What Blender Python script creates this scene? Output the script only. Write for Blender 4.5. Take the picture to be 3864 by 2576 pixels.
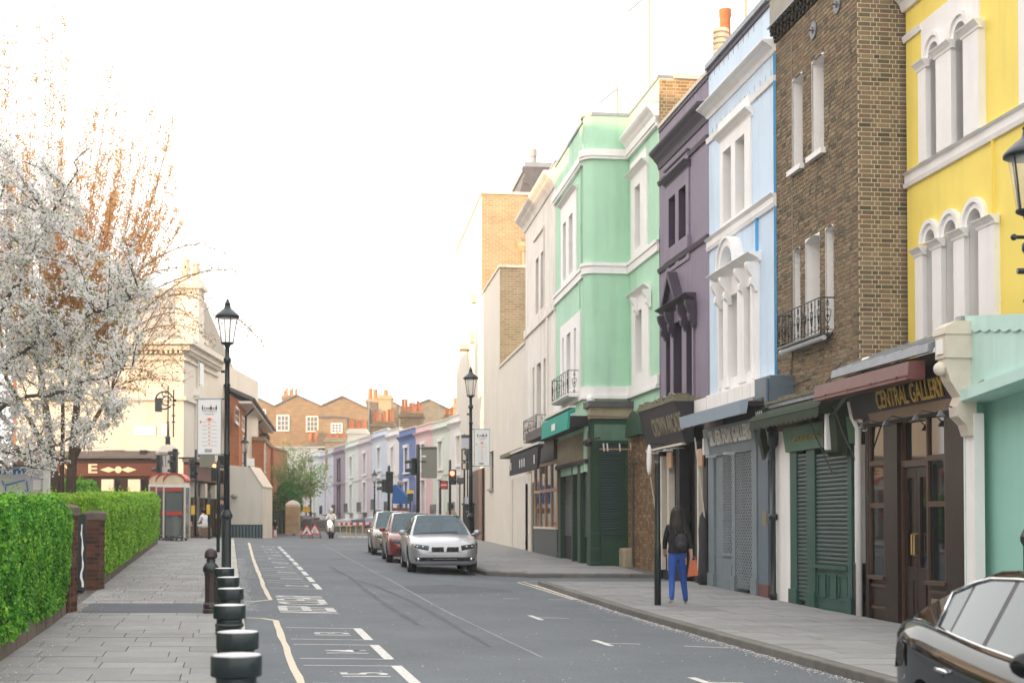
import bpy,bmesh,math,random
from mathutils import Vector,Matrix
R=math.radians
for o in list(bpy.data.objects):bpy.data.objects.remove(o)
scene=bpy.context.scene
COL=scene.collection
F=5367.0
CX,CY,HY=1932.0,1288.0,1963.0
TILT=R(1.5)
SH=HY-CY-F*math.tan(TILT)
CAM=Vector((0,0,1.55))
cd=bpy.data.cameras.new('camera');cam=bpy.data.objects.new('camera',cd);COL.objects.link(cam)
cam.location=CAM;cam.rotation_euler=(R(90)+TILT,0,0)
cd.sensor_width=36;cd.lens=50;cd.shift_y=SH/3864.0
cd.clip_start=0.1;cd.clip_end=4000
cd.dof.use_dof=True;cd.dof.focus_distance=22;cd.dof.aperture_fstop=2.8
scene.camera=cam
SUN_EL,SUN_AZ=R(7.0),R(238.0)
w=bpy.data.worlds.new('World');scene.world=w;w.use_nodes=True
nt=w.node_tree;nt.nodes.clear()
sky=nt.nodes.new('ShaderNodeTexSky');sky.sky_type='NISHITA';sky.sun_disc=False
sky.sun_elevation=SUN_EL;sky.sun_rotation=SUN_AZ;sky.altitude=20
sky.air_density=1.0;sky.dust_density=2.5;sky.ozone_density=1.0
mixw=nt.nodes.new('ShaderNodeMixRGB');mixw.inputs['Fac'].default_value=0.8
mixw.inputs[2].default_value=(5.3,5.16,4.98,1)
bg=nt.nodes.new('ShaderNodeBackground');bg.inputs['Strength'].default_value=0.14
wo=nt.nodes.new('ShaderNodeOutputWorld')
nt.links.new(sky.outputs[0],mixw.inputs[1]);nt.links.new(mixw.outputs[0],bg.inputs[0]);nt.links.new(bg.outputs[0],wo.inputs[0])
sl=bpy.data.lights.new('sun','SUN');sl.energy=2.2;sl.angle=R(0.6);sl.color=(1.0,0.62,0.32)
sun=bpy.data.objects.new('sun',sl);COL.objects.link(sun)
sd=Vector((math.sin(SUN_AZ)*math.cos(SUN_EL),math.cos(SUN_AZ)*math.cos(SUN_EL),math.sin(SUN_EL)))
sun.rotation_euler=(-sd).to_track_quat('-Z','Y').to_euler()
vs=scene.view_settings
vs.view_transform='Standard';vs.look='None';vs.gamma=1.0;vs.use_curve_mapping=False
vs.exposure=1.90
FW=Vector((0,math.cos(TILT),math.sin(TILT)));UP=Vector((0,-math.sin(TILT),math.cos(TILT)))
def ray(px,py):
 return FW+Vector((1,0,0))*((px-CX)/F)+UP*((CY+SH-py)/F)
def dep(px,py,Y):
 d=ray(px,py);return CAM+d*(Y/d.y)
def lerp_tab(t,y):
 if y<=t[0][0]:return t[0][1]
 for(a,za),(b,zb)in zip(t,t[1:]):
  if y<=b:
   k=(y-a)/(b-a);return za+(zb-za)*k
 return t[-1][1]
ZL=[(12,-.02),(16,0),(20,.05),(25,.15),(30,.27),(35,.39),(40,.50),(45,.6),(50,.7),(55,.79),(60,.84),(66,.85),(75,.8),(85,.74),(100,.7),(140,.6)]
ZR=[(12,-.04),(20,-.02),(25,0),(30,.06),(35,.13),(42,.23),(50,.33),(60,.42),(70,.5),(80,.6),(100,.68),(140,.6)]
def XL(y):return .26-.2*y
def XR(y):
 return 6.04-.16*y if y<36 else-.35-.165*(y-36)
def XH(y):return-2.49-.2*y
def gz(x,y):
 k=max(0.,min(1.,(x-XL(y))/(XR(y)-XL(y))))
 return lerp_tab(ZL,y)*(1-k)+lerp_tab(ZR,y)*k
def gp(px,py,dz=0.0):
 d=ray(px,py);z=0.1
 for _ in range(25):
  P=CAM+d*((z-CAM.z)/d.z);z=gz(P.x,P.y)+dz
 return P
class Fac:
 """vertical facade plane X = X0 + k*Y; local x runs away from the camera, local y out to the street"""
 def __init__(s,X0,k,Y0,ref=None):
  s.o=Vector((X0+k*Y0,Y0,0));n=math.hypot(k,1)
  s.u=Vector((k/n,1/n,0));s.w=Vector((-1/n,k/n,0));s.rz=math.atan2(1,k)
 def at(s,px,py,off=0.0):
  d=ray(px,py);P0=s.o+s.w*off
  t=(P0-CAM).dot(s.w)/d.dot(s.w);P=CAM+d*t
  return(P-s.o).dot(s.u),P.z
 def x(s,px,off=0.0,py=1400):return s.at(px,py,off)[0]
 def z(s,px,py,off=0.0):return s.at(px,py,off)[1]
 def g(s,x,off=0.0):
  P=s.o+s.u*x+s.w*off;return gz(P.x,P.y)
 def pt(s,x,y,z):return s.o+s.u*x+s.w*y+Vector((0,0,z))
def new(name,data,parent=None):
 o=bpy.data.objects.new(name,data);COL.objects.link(o)
 if parent is not None:o.parent=parent
 return o
def tag(o,label,cat,group=None):
 o['label']=label;o['category']=cat
 if group:o['group']=group
 return o
def thing(name,label,cat,loc=(0,0,0),rz=0.0,group=None):
 o=new(name,None);o.location=loc;o.rotation_euler=(0,0,rz);o.empty_display_size=.2
 return tag(o,label,cat,group)
def house(f,name,label,group=None):
 return thing(name,label,'house',f.o,f.rz,group)
class MB:
 def __init__(s):s.v=[];s.f=[];s.mi=[];s.cur=0;s.rnd=None
 def face(s,pts):
  b=len(s.v);s.v+=[tuple(p)for p in pts];s.f.append(tuple(range(b,b+len(pts))));s.mi.append(s.cur);return s
 def raw(s,vs,fs):
  b=len(s.v);s.v+=[tuple(p)for p in vs]
  for q in fs:s.f.append(tuple(i+b for i in q));s.mi.append(s.cur)
  return s
 def hexa(s,p):
  return s.raw(p,[(3,2,1,0),(4,5,6,7),(0,1,5,4),(1,2,6,5),(2,3,7,6),(3,0,4,7)])
 def box(s,x0,x1,y0,y1,z0,z1):
  x0,x1=min(x0,x1),max(x0,x1);y0,y1=min(y0,y1),max(y0,y1);z0,z1=min(z0,z1),max(z0,z1)
  return s.hexa([(x0,y0,z0),(x1,y0,z0),(x1,y1,z0),(x0,y1,z0),(x0,y0,z1),(x1,y0,z1),(x1,y1,z1),(x0,y1,z1)])
 def cbox(s,c,d,M=None):
  p=[Vector((a*d[0]/2,b*d[1]/2,e*d[2]/2))for e in(-1,1)for a,b in((-1,-1),(1,-1),(1,1),(-1,1))]
  if M is not None:p=[M@q for q in p]
  return s.hexa([q+Vector(c)for q in p])
 def prism(s,pts,axis,a,b):
  """closed polygon pts (two coords) pushed along axis from a to b; axis 'x': pts=(y,z) 'y': (x,z) 'z': (x,y)"""
  def mk(p,t):
   return{'x':(t,p[0],p[1]),'y':(p[0],t,p[1]),'z':(p[0],p[1],t)}[axis]
  n=len(pts);vs=[mk(p,a)for p in pts]+[mk(p,b)for p in pts]
  fs=[tuple(range(n)),tuple(range(2*n-1,n-1,-1))]
  fs+=[(i,i+n,(i+1)%n+n,(i+1)%n)for i in range(n)]
  return s.raw(vs,fs)
 def strip(s,A,B):
  n=len(A);return s.raw(list(A)+list(B),[(i,i+1,n+i+1,n+i)for i in range(n-1)])
 def lathe(s,prof,c=(0,0,0),n=16,M=None,flute=0.0):
  vs=[];fs=[]
  for r,z in prof:
   for i in range(n):
    a=2*math.pi*i/n;rr=r*(1-flute*(i%2))if flute else r
    p=Vector((rr*math.cos(a),rr*math.sin(a),z))
    if M is not None:p=M@p
    vs.append(p+Vector(c))
  m=len(prof)
  for j in range(m-1):
   for i in range(n):
    fs.append((j*n+i,j*n+(i+1)%n,(j+1)*n+(i+1)%n,(j+1)*n+i))
  fs.append(tuple(range(n-1,-1,-1)));fs.append(tuple((m-1)*n+i for i in range(n)))
  return s.raw(vs,fs)
 def tube(s,path,r,n=6,r1=None):
  path=[Vector(p)for p in path];m=len(path);vs=[];fs=[];prev=None
  for j,p in enumerate(path):
   t=(path[min(j+1,m-1)]-path[max(j-1,0)])
   t=t.normalized()if t.length>1e-9 else Vector((0,0,1))
   a=prev if prev is not None else(Vector((1,0,0))if abs(t.x)<.8 else Vector((0,1,0)))
   e1=(a-t*a.dot(t))
   e1=e1.normalized()if e1.length>1e-6 else t.orthogonal().normalized()
   e2=t.cross(e1);prev=e1
   rr=r if r1 is None else r+(r1-r)*j/max(1,m-1)
   for i in range(n):
    q=2*math.pi*i/n;vs.append(p+e1*(rr*math.cos(q))+e2*(rr*math.sin(q)))
  for j in range(m-1):
   for i in range(n):
    fs.append((j*n+i,j*n+(i+1)%n,(j+1)*n+(i+1)%n,(j+1)*n+i))
  fs.append(tuple(range(n-1,-1,-1)));fs.append(tuple((m-1)*n+i for i in range(n)))
  return s.raw(vs,fs)
 def ball(s,c,r,n=10,sx=1,sy=1,sz=1):
  prof=[]
  for j in range(n//2+2):
   a=-math.pi/2+math.pi*j/(n//2+1);prof.append((max(.0005,math.cos(a)*r),math.sin(a)*r*sz))
  b=len(s.v);s.lathe(prof,c,n)
  if sx!=1 or sy!=1:
   for i in range(b,len(s.v)):
    x,y,z=s.v[i];s.v[i]=(c[0]+(x-c[0])*sx,c[1]+(y-c[1])*sy,z)
  return s
 def wall(s,x0,x1,z0,z1,ops=(),y=0.0,depth=.25,axis='x'):
  """front face at y with rectangular openings (a,b,c,d) and reveals going back by depth"""
  xs=sorted(set([x0,x1]+[v for o in ops for v in(o[0],o[1])if x0<v<x1]))
  zs=sorted(set([z0,z1]+[v for o in ops for v in(o[2],o[3])if z0<v<z1]))
  for a,b in zip(xs,xs[1:]):
   for c,d in zip(zs,zs[1:]):
    mx,mz=(a+b)/2,(c+d)/2
    if any(o[0]<mx<o[1]and o[2]<mz<o[3]for o in ops):continue
    s.face([(b,y,c),(a,y,c),(a,y,d),(b,y,d)])
  for a,b,c,d in[o[:4]for o in ops]:
   s.reveal(a,b,c,d,y,depth)
  return s
 def reveal(s,a,b,c,d,y,depth):
  k=y-depth
  s.face([(a,y,c),(a,k,c),(a,k,d),(a,y,d)]);s.face([(b,y,d),(b,k,d),(b,k,c),(b,y,c)])
  s.face([(a,y,d),(a,k,d),(b,k,d),(b,y,d)]);s.face([(a,y,c),(b,y,c),(b,k,c),(a,k,c)])
 def mesh(s,name,mats,smooth=False):
  me=bpy.data.meshes.new(name);me.from_pydata(s.v,[],s.f)
  if not isinstance(mats,(list,tuple)):mats=[mats]
  for m in mats:me.materials.append(MAT(m)if isinstance(m,str)else m)
  if any(s.mi):me.polygons.foreach_set('material_index',s.mi)
  if smooth:me.polygons.foreach_set('use_smooth',[True]*len(me.polygons))
  if s.rnd:
   at=me.attributes.new('rnd','FLOAT','FACE');at.data.foreach_set('value',s.rnd)
  me.update();return me
 def build(s,name,mat,parent=None,smooth=False,fix=False,bevel=0.0):
  me=s.mesh(name,mat,smooth)
  if fix or bevel:
   bm=bmesh.new();bm.from_mesh(me)
   bmesh.ops.remove_doubles(bm,verts=bm.verts,dist=1e-5)
   if fix:bmesh.ops.recalc_face_normals(bm,faces=bm.faces)
   bm.to_mesh(me);bm.free()
  o=new(name,me,parent)
  if bevel:
   md=o.modifiers.new('bevel','BEVEL');md.width=bevel;md.segments=2;md.limit_method='ANGLE';md.angle_limit=R(40)
  return o
def smooth_by_angle(o,ang=35):
 for p in o.data.polygons:p.use_smooth=True
 try:o.data.set_sharp_from_angle(angle=R(ang))
 except Exception:pass
 return o
def copy_tree(o,parent=None):
 c=o.copy();COL.objects.link(c);c.parent=parent
 for ch in list(o.children):copy_tree(ch,c)
 return c
_tx={}
def text_mesh(body,size=1.0,depth=.01,align='LEFT',bold=0.0,res=3):
 cu=bpy.data.curves.new('lettering','FONT');cu.body=body;cu.size=size;cu.extrude=depth;cu.align_x=align
 cu.offset=bold;cu.resolution_u=res
 o=bpy.data.objects.new('t',cu);COL.objects.link(o)
 dg=bpy.context.evaluated_depsgraph_get();dg.update()
 me=bpy.data.meshes.new_from_object(o.evaluated_get(dg));bpy.data.objects.remove(o);bpy.data.curves.remove(cu)
 return me
def lettering(body,mat,parent,M,size=1.0,depth=.006,align='LEFT',bold=0.0,name='lettering',fit=None):
 me=text_mesh(body,size,depth,align,bold)
 if fit:
  xs=[v.co.x for v in me.vertices];ys=[v.co.y for v in me.vertices]
  lo,hi,yl,yh=min(xs),max(xs),min(ys),max(ys)
  for v in me.vertices:
   v.co.x=(v.co.x-lo)/(hi-lo)*fit[0];v.co.y=(v.co.y-yl)/(yh-yl)*fit[1]
 me.materials.clear();me.materials.append(MAT(mat))
 o=new(name,me,parent);o.matrix_basis=M;return o
def frame(ox,oy,oz):
 def mk(o,X,Y,Z):
  return Matrix(((X[0],Y[0],Z[0],o[0]),(X[1],Y[1],Z[1],o[1]),(X[2],Y[2],Z[2],o[2]),(0,0,0,1)))
 return mk
def axes(o,X,Y):
 X=Vector(X).normalized();Y=Vector(Y);Z=X.cross(Y).normalized();Y=Z.cross(X)
 return Matrix(((X.x,Y.x,Z.x,o[0]),(X.y,Y.y,Z.y,o[1]),(X.z,Y.z,Z.z,o[2]),(0,0,0,1)))
_M={}
def nodes(name):
 m=bpy.data.materials.new(name);m.use_nodes=True;t=m.node_tree
 return m,t,t.nodes['Principled BSDF'],(lambda k:t.nodes.new('ShaderNode'+k)),t.links.new
def surf(name,col,rough=.7,var=.08,scale=3.0,bump=.0,bscale=60.0,streak=0.0,metal=0.0,spec=.4,speck=0.0,objrnd=0.0,coat=0.0,fine=0.0,fsc=60,attr=False,col2=None,emit=0.0):
 """painted / plain surface: base colour with two sizes of noise, optional run-down streaks, specks and fine relief"""
 m,t,b,N,L=nodes(name)
 geo=N('NewGeometry');pos=geo.outputs['Position']
 c=N('RGB');c.outputs[0].default_value=(*col,1);out=c.outputs[0]
 def mul(a,fac_socket,lo,hi):
  mr=N('MapRange');mr.inputs['To Min'].default_value=lo;mr.inputs['To Max'].default_value=hi
  L(fac_socket,mr.inputs['Value'])
  v=N('VectorMath');v.operation='SCALE';L(a,v.inputs[0]);L(mr.outputs[0],v.inputs['Scale']);return v.outputs[0]
 if col2 is not None:
  oi=N('ObjectInfo');r=oi.outputs['Random']
  if attr:
   an=N('Attribute');an.attribute_name='rnd'
   ad=N('Math');ad.operation='ADD';L(r,ad.inputs[0]);L(an.outputs['Fac'],ad.inputs[1])
   fr=N('Math');fr.operation='FRACT';L(ad.outputs[0],fr.inputs[0]);r=fr.outputs[0]
  cr=N('ValToRGB');cols=[col]+list(col2)
  while len(cr.color_ramp.elements)<len(cols):cr.color_ramp.elements.new(.5)
  for i,q in enumerate(cols):
   cr.color_ramp.elements[i].position=i/(len(cols)-1);cr.color_ramp.elements[i].color=(*q,1)
  L(r,cr.inputs[0]);out=cr.outputs[0]
 if var:
  n=N('TexNoise');n.inputs['Scale'].default_value=scale;n.inputs['Detail'].default_value=6;n.inputs['Roughness'].default_value=.65
  L(pos,n.inputs['Vector']);out=mul(out,n.outputs['Fac'],1-var*2,1+var*2)
 if fine:
  n=N('TexNoise');n.inputs['Scale'].default_value=fsc;n.inputs['Detail'].default_value=4;n.inputs['Roughness'].default_value=.8
  L(pos,n.inputs['Vector']);out=mul(out,n.outputs['Fac'],1-fine*2,1+fine*2)
 if streak:
  mp=N('Mapping');mp.inputs['Scale'].default_value=(1.7,1.7,.16);L(pos,mp.inputs[0])
  n=N('TexNoise');n.inputs['Scale'].default_value=1.6;n.inputs['Detail'].default_value=5;L(mp.outputs[0],n.inputs['Vector'])
  cr=N('ValToRGB');cr.color_ramp.elements[0].position=.52;cr.color_ramp.elements[1].position=.78
  L(n.outputs['Fac'],cr.inputs[0]);out=mul(out,cr.outputs[0],1,1-streak)
 if speck:
  n=N('TexNoise');n.inputs['Scale'].default_value=130;n.inputs['Detail'].default_value=2;L(pos,n.inputs['Vector'])
  cr=N('ValToRGB');cr.color_ramp.elements[0].position=.58;cr.color_ramp.elements[1].position=.72
  L(n.outputs['Fac'],cr.inputs[0]);out=mul(out,cr.outputs[0],1,1+speck)
 if objrnd:
  oi=N('ObjectInfo');out=mul(out,oi.outputs['Random'],1-objrnd,1+objrnd)
 L(out,b.inputs['Base Color'])
 b.inputs['Roughness'].default_value=rough;b.inputs['Metallic'].default_value=metal
 b.inputs['Specular IOR Level'].default_value=spec;b.inputs['Coat Weight'].default_value=coat;b.inputs['Coat Roughness'].default_value=.04
 if emit:b.inputs['Emission Color'].default_value=(*col,1);b.inputs['Emission Strength'].default_value=emit
 if bump:
  n=N('TexNoise');n.inputs['Scale'].default_value=bscale;n.inputs['Detail'].default_value=5;L(pos,n.inputs['Vector'])
  bp=N('Bump');bp.inputs['Strength'].default_value=bump;bp.inputs['Distance'].default_value=.02
  L(n.outputs['Fac'],bp.inputs['Height']);L(bp.outputs[0],b.inputs['Normal'])
 _M[name]=m;return m
def glass(name,col=(.02,.025,.03),rough=.03,trans=0.0):
 m,t,b,N,L=nodes(name)
 b.inputs['Base Color'].default_value=(*col,1);b.inputs['Roughness'].default_value=rough
 b.inputs['Specular IOR Level'].default_value=.8;b.inputs['Transmission Weight'].default_value=trans
 b.inputs['IOR'].default_value=1.45
 _M[name]=m;return m
def leaf(name,cols,trans=.35,rough=.5):
 m,t,b,N,L=nodes(name)
 an=N('Attribute');an.attribute_name='rnd'
 cr=N('ValToRGB')
 while len(cr.color_ramp.elements)<len(cols):cr.color_ramp.elements.new(.5)
 for i,q in enumerate(cols):
  cr.color_ramp.elements[i].position=i/max(1,len(cols)-1);cr.color_ramp.elements[i].color=(*q,1)
 L(an.outputs['Fac'],cr.inputs[0]);L(cr.outputs[0],b.inputs['Base Color'])
 b.inputs['Roughness'].default_value=rough;b.inputs['Specular IOR Level'].default_value=.25
 tr=N('BsdfTranslucent');L(cr.outputs[0],tr.inputs[0])
 mx=N('MixShader');mx.inputs[0].default_value=trans
 L(b.outputs[0],mx.inputs[1]);L(tr.outputs[0],mx.inputs[2]);L(mx.outputs[0],t.nodes['Material Output'].inputs[0])
 _M[name]=m;return m
def brick_tex(name,c1,c2,mortar,scale=1.0,axis='xz',var=.1):
 """distant brickwork, too small to pick apart"""
 m,t,b,N,L=nodes(name)
 tc=N('TexCoord');sp=N('SeparateXYZ');L(tc.outputs['Object'],sp.inputs[0])
 ad=N('Math');ad.operation='ADD';L(sp.outputs['X'],ad.inputs[0]);L(sp.outputs['Y'],ad.inputs[1])
 cb=N('CombineXYZ');L(ad.outputs[0],cb.inputs['X']);L(sp.outputs['Z'],cb.inputs['Y'])
 bt=N('TexBrick');L(cb.outputs[0],bt.inputs['Vector'])
 bt.inputs['Color1'].default_value=(*c1,1);bt.inputs['Color2'].default_value=(*c2,1);bt.inputs['Mortar'].default_value=(*mortar,1)
 bt.inputs['Scale'].default_value=1;bt.inputs['Brick Width'].default_value=.225*scale;bt.inputs['Row Height'].default_value=.078*scale
 bt.inputs['Mortar Size'].default_value=.008*scale;bt.inputs['Bias'].default_value=-.2
 n=N('TexNoise');n.inputs['Scale'].default_value=1.3;n.inputs['Detail'].default_value=7;L(tc.outputs['Object'],n.inputs['Vector'])
 mr=N('MapRange');mr.inputs['To Min'].default_value=.72;mr.inputs['To Max'].default_value=1.28;L(n.outputs['Fac'],mr.inputs['Value'])
 v=N('VectorMath');v.operation='SCALE';L(bt.outputs['Color'],v.inputs[0]);L(mr.outputs[0],v.inputs['Scale'])
 L(v.outputs[0],b.inputs['Base Color']);b.inputs['Roughness'].default_value=.9;b.inputs['Specular IOR Level'].default_value=.2
 bp=N('Bump');bp.inputs['Strength'].default_value=.4;bp.inputs['Distance'].default_value=.01;bp.invert=True
 L(bt.outputs['Fac'],bp.inputs['Height']);L(bp.outputs[0],b.inputs['Normal'])
 _M[name]=m;return m
def emis(name,col,st):
 m,t,b,N,L=nodes(name)
 b.inputs['Base Color'].default_value=(*col,1);b.inputs['Emission Color'].default_value=(*col,1);b.inputs['Emission Strength'].default_value=st
 _M[name]=m;return m
def MAT(n):return _M[n]
W8=(.80,.79,.775)
surf('white_paint',W8,.6,.04,1.5,.05,40,streak=.10)
surf('white_trim',(.81,.80,.79),.6,.05,2.2,.08,50,streak=.12,fine=.03)
surf('cream_wall',(.66,.62,.55),.85,.06,.8,.15,30,streak=.14)
surf('old_white',(.74,.70,.65),.85,.10,1.2,.2,25,streak=.28)
surf('yellow_paint',(.86,.69,.15),.7,.05,.9,.10,60,streak=.12,fine=.03)
surf('blue_paint',(.55,.68,.82),.7,.07,.9,.14,45,streak=.18,fine=.03)
surf('blue_deep',(.10,.38,.68),.7,.05,1.0)
surf('purple_paint',(.205,.168,.235),.65,.10,1.5,.12,40,streak=.30)
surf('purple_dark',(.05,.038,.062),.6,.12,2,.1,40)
surf('green_paint',(.39,.64,.475),.7,.07,.9,.14,45,streak=.18,fine=.03)
surf('teal_paint',(.29,.56,.48),.6,.06,1.0,.06,50,streak=.12)
surf('teal_light',(.50,.72,.66),.6,.06,1.0,.06,50,streak=.15)
surf('grey_render',(.33,.31,.275),.9,.15,2,.25,25,streak=.25)
surf('mortar',(.66,.59,.46),.95,.12,4,.3,80)
surf('stock_brick',(.085,.073,.053),.9,.20,12,.35,90,col2=[(.215,.17,.108),(.14,.112,.076),(.275,.215,.135),(.20,.125,.088),(.245,.185,.112),(.105,.087,.062)],attr=True,spec=.2)
surf('yellow_brick',(.36,.245,.12),.9,.12,12,.3,90,col2=[(.26,.16,.065),(.44,.3,.14),(.30,.17,.07)],attr=True,spec=.2)
surf('red_brick',(.13,.05,.034),.9,.2,14,.35,90,col2=[(.06,.028,.023),(.17,.07,.045),(.09,.042,.03),(.045,.03,.026)],attr=True,spec=.2)
surf('old_yellow_brick',(.24,.17,.085),.9,.2,9,.35,60,col2=[(.14,.085,.05),(.30,.21,.11),(.17,.09,.055),(.22,.16,.08)],attr=True,spec=.2)
surf('dark_brick',(.02,.017,.013),.9,.2,12,.35,90,col2=[(.045,.034,.022),(.012,.011,.01)],attr=True,spec=.2)
surf('mortar_dark',(.12,.095,.075),.95,.15,5,.3,80)
surf('stone_cap',(.13,.105,.085),.9,.25,5,.4,30)
surf('slab',(.232,.232,.234),.85,.14,2.5,.3,90,objrnd=.11,fine=.22,fsc=40)
surf('slab_joint',(.10,.095,.085),.95,.2,6,.2,60)
surf('kerb_stone',(.40,.385,.36),.85,.12,6,.3,110,objrnd=.10,fine=.12)
surf('kerb_dark',(.15,.145,.135),.9,.2,5,.35,90,objrnd=.14,fine=.14)
surf('asphalt',(.112,.126,.144),.85,.20,.45,.5,90,speck=.30,fine=.40,fsc=34)
surf('asphalt_patch',(.082,.092,.108),.85,.16,2,.5,90,speck=.3,fine=.36,fsc=34)
surf('ground_soil',(.12,.115,.10),.95,.2,1,.2,30)
surf('road_white',(.54,.54,.53),.8,.30,16,.15,120)
surf('road_yellow',(.56,.50,.40),.8,.14,14,.15,120)
surf('faint_paint',(.22,.23,.24),.85,.25,12,.15,120)
surf('worn_paint',(.30,.295,.29),.85,.3,12,.15,120)
surf('tyre_trail',(.066,.071,.08),.85,.2,3,.3,160,fine=.12)
surf('iron',(.013,.022,.025),.33,.2,8,.12,60,spec=.5)
surf('iron_top',(.42,.43,.45),.32,.2,8,.05,60,spec=.6)  # pale iron; sky reflection of the bollard tops is put into this colour
surf('iron_brown',(.035,.022,.024),.35,.2,8,.1,60)
surf('wood_dark',(.020,.010,.0075),.45,.2,6,.1,60)
surf('wood_brown',(.075,.04,.025),.5,.2,5,.1,60)
surf('wood_fascia',(.20,.13,.08),.5,.15,4,.06,60)
surf('maroon',(.15,.055,.05),.45,.12,4,.05,60,streak=.15)
surf('kiosk_red',(.46,.065,.05),.45,.06,3)
surf('pub_brown',(.095,.028,.022),.5,.12,4,.05,60)
surf('green_shop',(.020,.078,.062),.5,.15,3,.08,50,streak=.2)
surf('green_dark',(.012,.052,.028),.5,.15,3,.08,50,streak=.2)
surf('green_fascia',(.10,.20,.135),.6,.2,3,.08,50,streak=.3)
surf('canvas_green',(.024,.038,.022),.9,.25,5,.2,60)
surf('canvas_teal',(.015,.30,.235),.8,.1,4,.1,60)
surf('canvas_black',(.012,.014,.017),.85,.2,5,.1,60)
surf('canvas_blue',(.02,.11,.34),.8,.1,4,.1,60)
surf('shutter_green',(.014,.044,.042),.45,.15,5,.05,50,spec=.5)
surf('shutter_grey',(.055,.072,.078),.45,.15,5,.05,50,spec=.5)
surf('grey_blue',(.165,.205,.23),.5,.12,3,.06,50,streak=.2)
surf('grey_slate',(.105,.145,.185),.5,.12,3,.06,50,streak=.15)
surf('awning_box',(.28,.36,.44),.5,.08,3,.03,50)
surf('lead',(.26,.28,.31),.5,.18,4,.12,30,metal=.2)
surf('lichen',(.16,.15,.10),.95,.35,9,.6,25)
surf('slate',(.09,.085,.09),.7,.2,3,.2,20,objrnd=.1)
surf('terracotta',(.55,.175,.065),.8,.15,4,.15,50,objrnd=.15)
surf('cream_pot',(.68,.58,.42),.8,.12,4,.15,50)
surf('gold',(.55,.36,.07),.35,.1,5,metal=.6)
surf('brass',(.60,.42,.14),.3,.1,5,metal=.9)
surf('letter_grey',(.60,.60,.56),.5,.1,5)
surf('lattice_steel',(.25,.29,.31),.45,.1,5)
surf('letter_dull',(.20,.175,.11),.6,.2,6)
surf('black_sign',(.013,.012,.017),.5,.15,4)
surf('dark_inside',(.012,.014,.015),.8,.2,3)
surf('stone_pale',(.62,.565,.48),.85,.1,4,.2,50)
surf('old_stone',(.34,.29,.2),.9,.2,4,.3,40)
surf('sign_white',(.78,.78,.77),.4,.02,3)
surf('sign_red',(.66,.055,.04),.4,.04,3)
surf('sign_back',(.24,.235,.195),.5,.06,3)
surf('sign_grey',(.30,.30,.31),.5,.05,3)
surf('plate_grey',(.08,.085,.09),.4,.1,3)
surf('orange_arrow',(.85,.17,.06),.4,.03,3)
surf('print_dark',(.035,.035,.04),.5,.1,3)
surf('print_faint',(.36,.34,.33),.5,.05,3)
surf('print_blue',(.05,.22,.42),.5,.1,3)
surf('print_green',(.52,.66,.40),.5,.08,3)
surf('print_lilac',(.55,.53,.60),.5,.05,3)
surf('yellow_box',(.80,.50,.04),.5,.05,3)
surf('rubber',(.012,.012,.013),.8,.15,10,.1,60)
surf('chrome',(.75,.76,.78),.12,.03,4,metal=1.0)
surf('satin_alloy',(.45,.46,.48),.3,.05,4,metal=.9)
surf('plastic_black',(.015,.016,.018),.45,.1,6)
surf('car_silver',(.36,.37,.40),.34,.02,4,metal=.55,coat=.7)
surf('car_black',(.004,.006,.007),.05,.02,4,coat=0.0,spec=.35)
surf('car_red',(.20,.022,.018),.25,.02,4,metal=.2,coat=.8)
surf('car_gold',(.30,.28,.24),.28,.02,4,metal=.5,coat=.8)
surf('bark',(.085,.062,.045),.95,.25,9,.6,25)
surf('bark_dark',(.095,.08,.066),.95,.25,9,.5,25)
surf('twig',(.45,.26,.13),.9,.2,9,.3,25)
surf('hedge_core',(.012,.045,.006),.95,.3,5,.5,20)
surf('petal_litter',(.80,.75,.73),.8,.08,3)
surf('skin',(.50,.30,.22),.6,.06,5)
surf('hair_dark',(.016,.012,.011),.55,.2,20,.3,80)
surf('jeans_blue',(.025,.085,.36),.8,.12,10,.1,120)
surf('jeans_dark',(.02,.025,.05),.85,.12,10,.1,120)
surf('top_black',(.012,.014,.015),.85,.15,10,.15,90)
surf('top_white',(.74,.74,.75),.85,.05,10,.1,90)
surf('top_tan',(.42,.33,.25),.85,.1,10,.1,90)
surf('shoe_pale',(.60,.48,.42),.7,.1,10)
surf('shoe_yellow',(.42,.36,.08),.7,.1,10)
surf('pack_dark',(.03,.028,.036),.8,.1,10,.1,60)
surf('helmet',(.55,.55,.56),.25,.03,5,coat=.6)
surf('red_plastic',(.55,.03,.03),.4,.06,4)
surf('orange_cloth',(.48,.14,.06),.7,.08,6)
surf('copper_lamp',(.50,.30,.18),.4,.1,5)
glass('pane_dark',(.018,.022,.026));glass('pane_pale',(.12,.14,.15));glass('car_glass',(.03,.055,.065),.02)
def tinted(name,col,tr,gl):
 m,t,b,N,L=nodes(name);b.inputs['Base Color'].default_value=(*col,1);b.inputs['Roughness'].default_value=.03;b.inputs['Specular IOR Level'].default_value=gl
 q=N('BsdfTransparent');q.inputs[0].default_value=(.62,.78,.86,1);mx=N('MixShader');mx.inputs[0].default_value=tr
 L(b.outputs[0],mx.inputs[1]);L(q.outputs[0],mx.inputs[2]);L(mx.outputs[0],t.nodes['Material Output'].inputs[0]);_M[name]=m
tinted('screen_glass',(.05,.13,.18),.55,1.0)
def milky(name,col,tr):
 m,t,b,N,L=nodes(name);b.inputs['Base Color'].default_value=(*col,1);b.inputs['Roughness'].default_value=.2
 q=N('BsdfTransparent');q.inputs[0].default_value=(.96,.95,.94,1);mx=N('MixShader');mx.inputs[0].default_value=tr
 L(b.outputs[0],mx.inputs[1]);L(q.outputs[0],mx.inputs[2]);L(mx.outputs[0],t.nodes['Material Output'].inputs[0]);_M[name]=m
milky('lamp_glass',(.80,.78,.76),.72)
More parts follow.
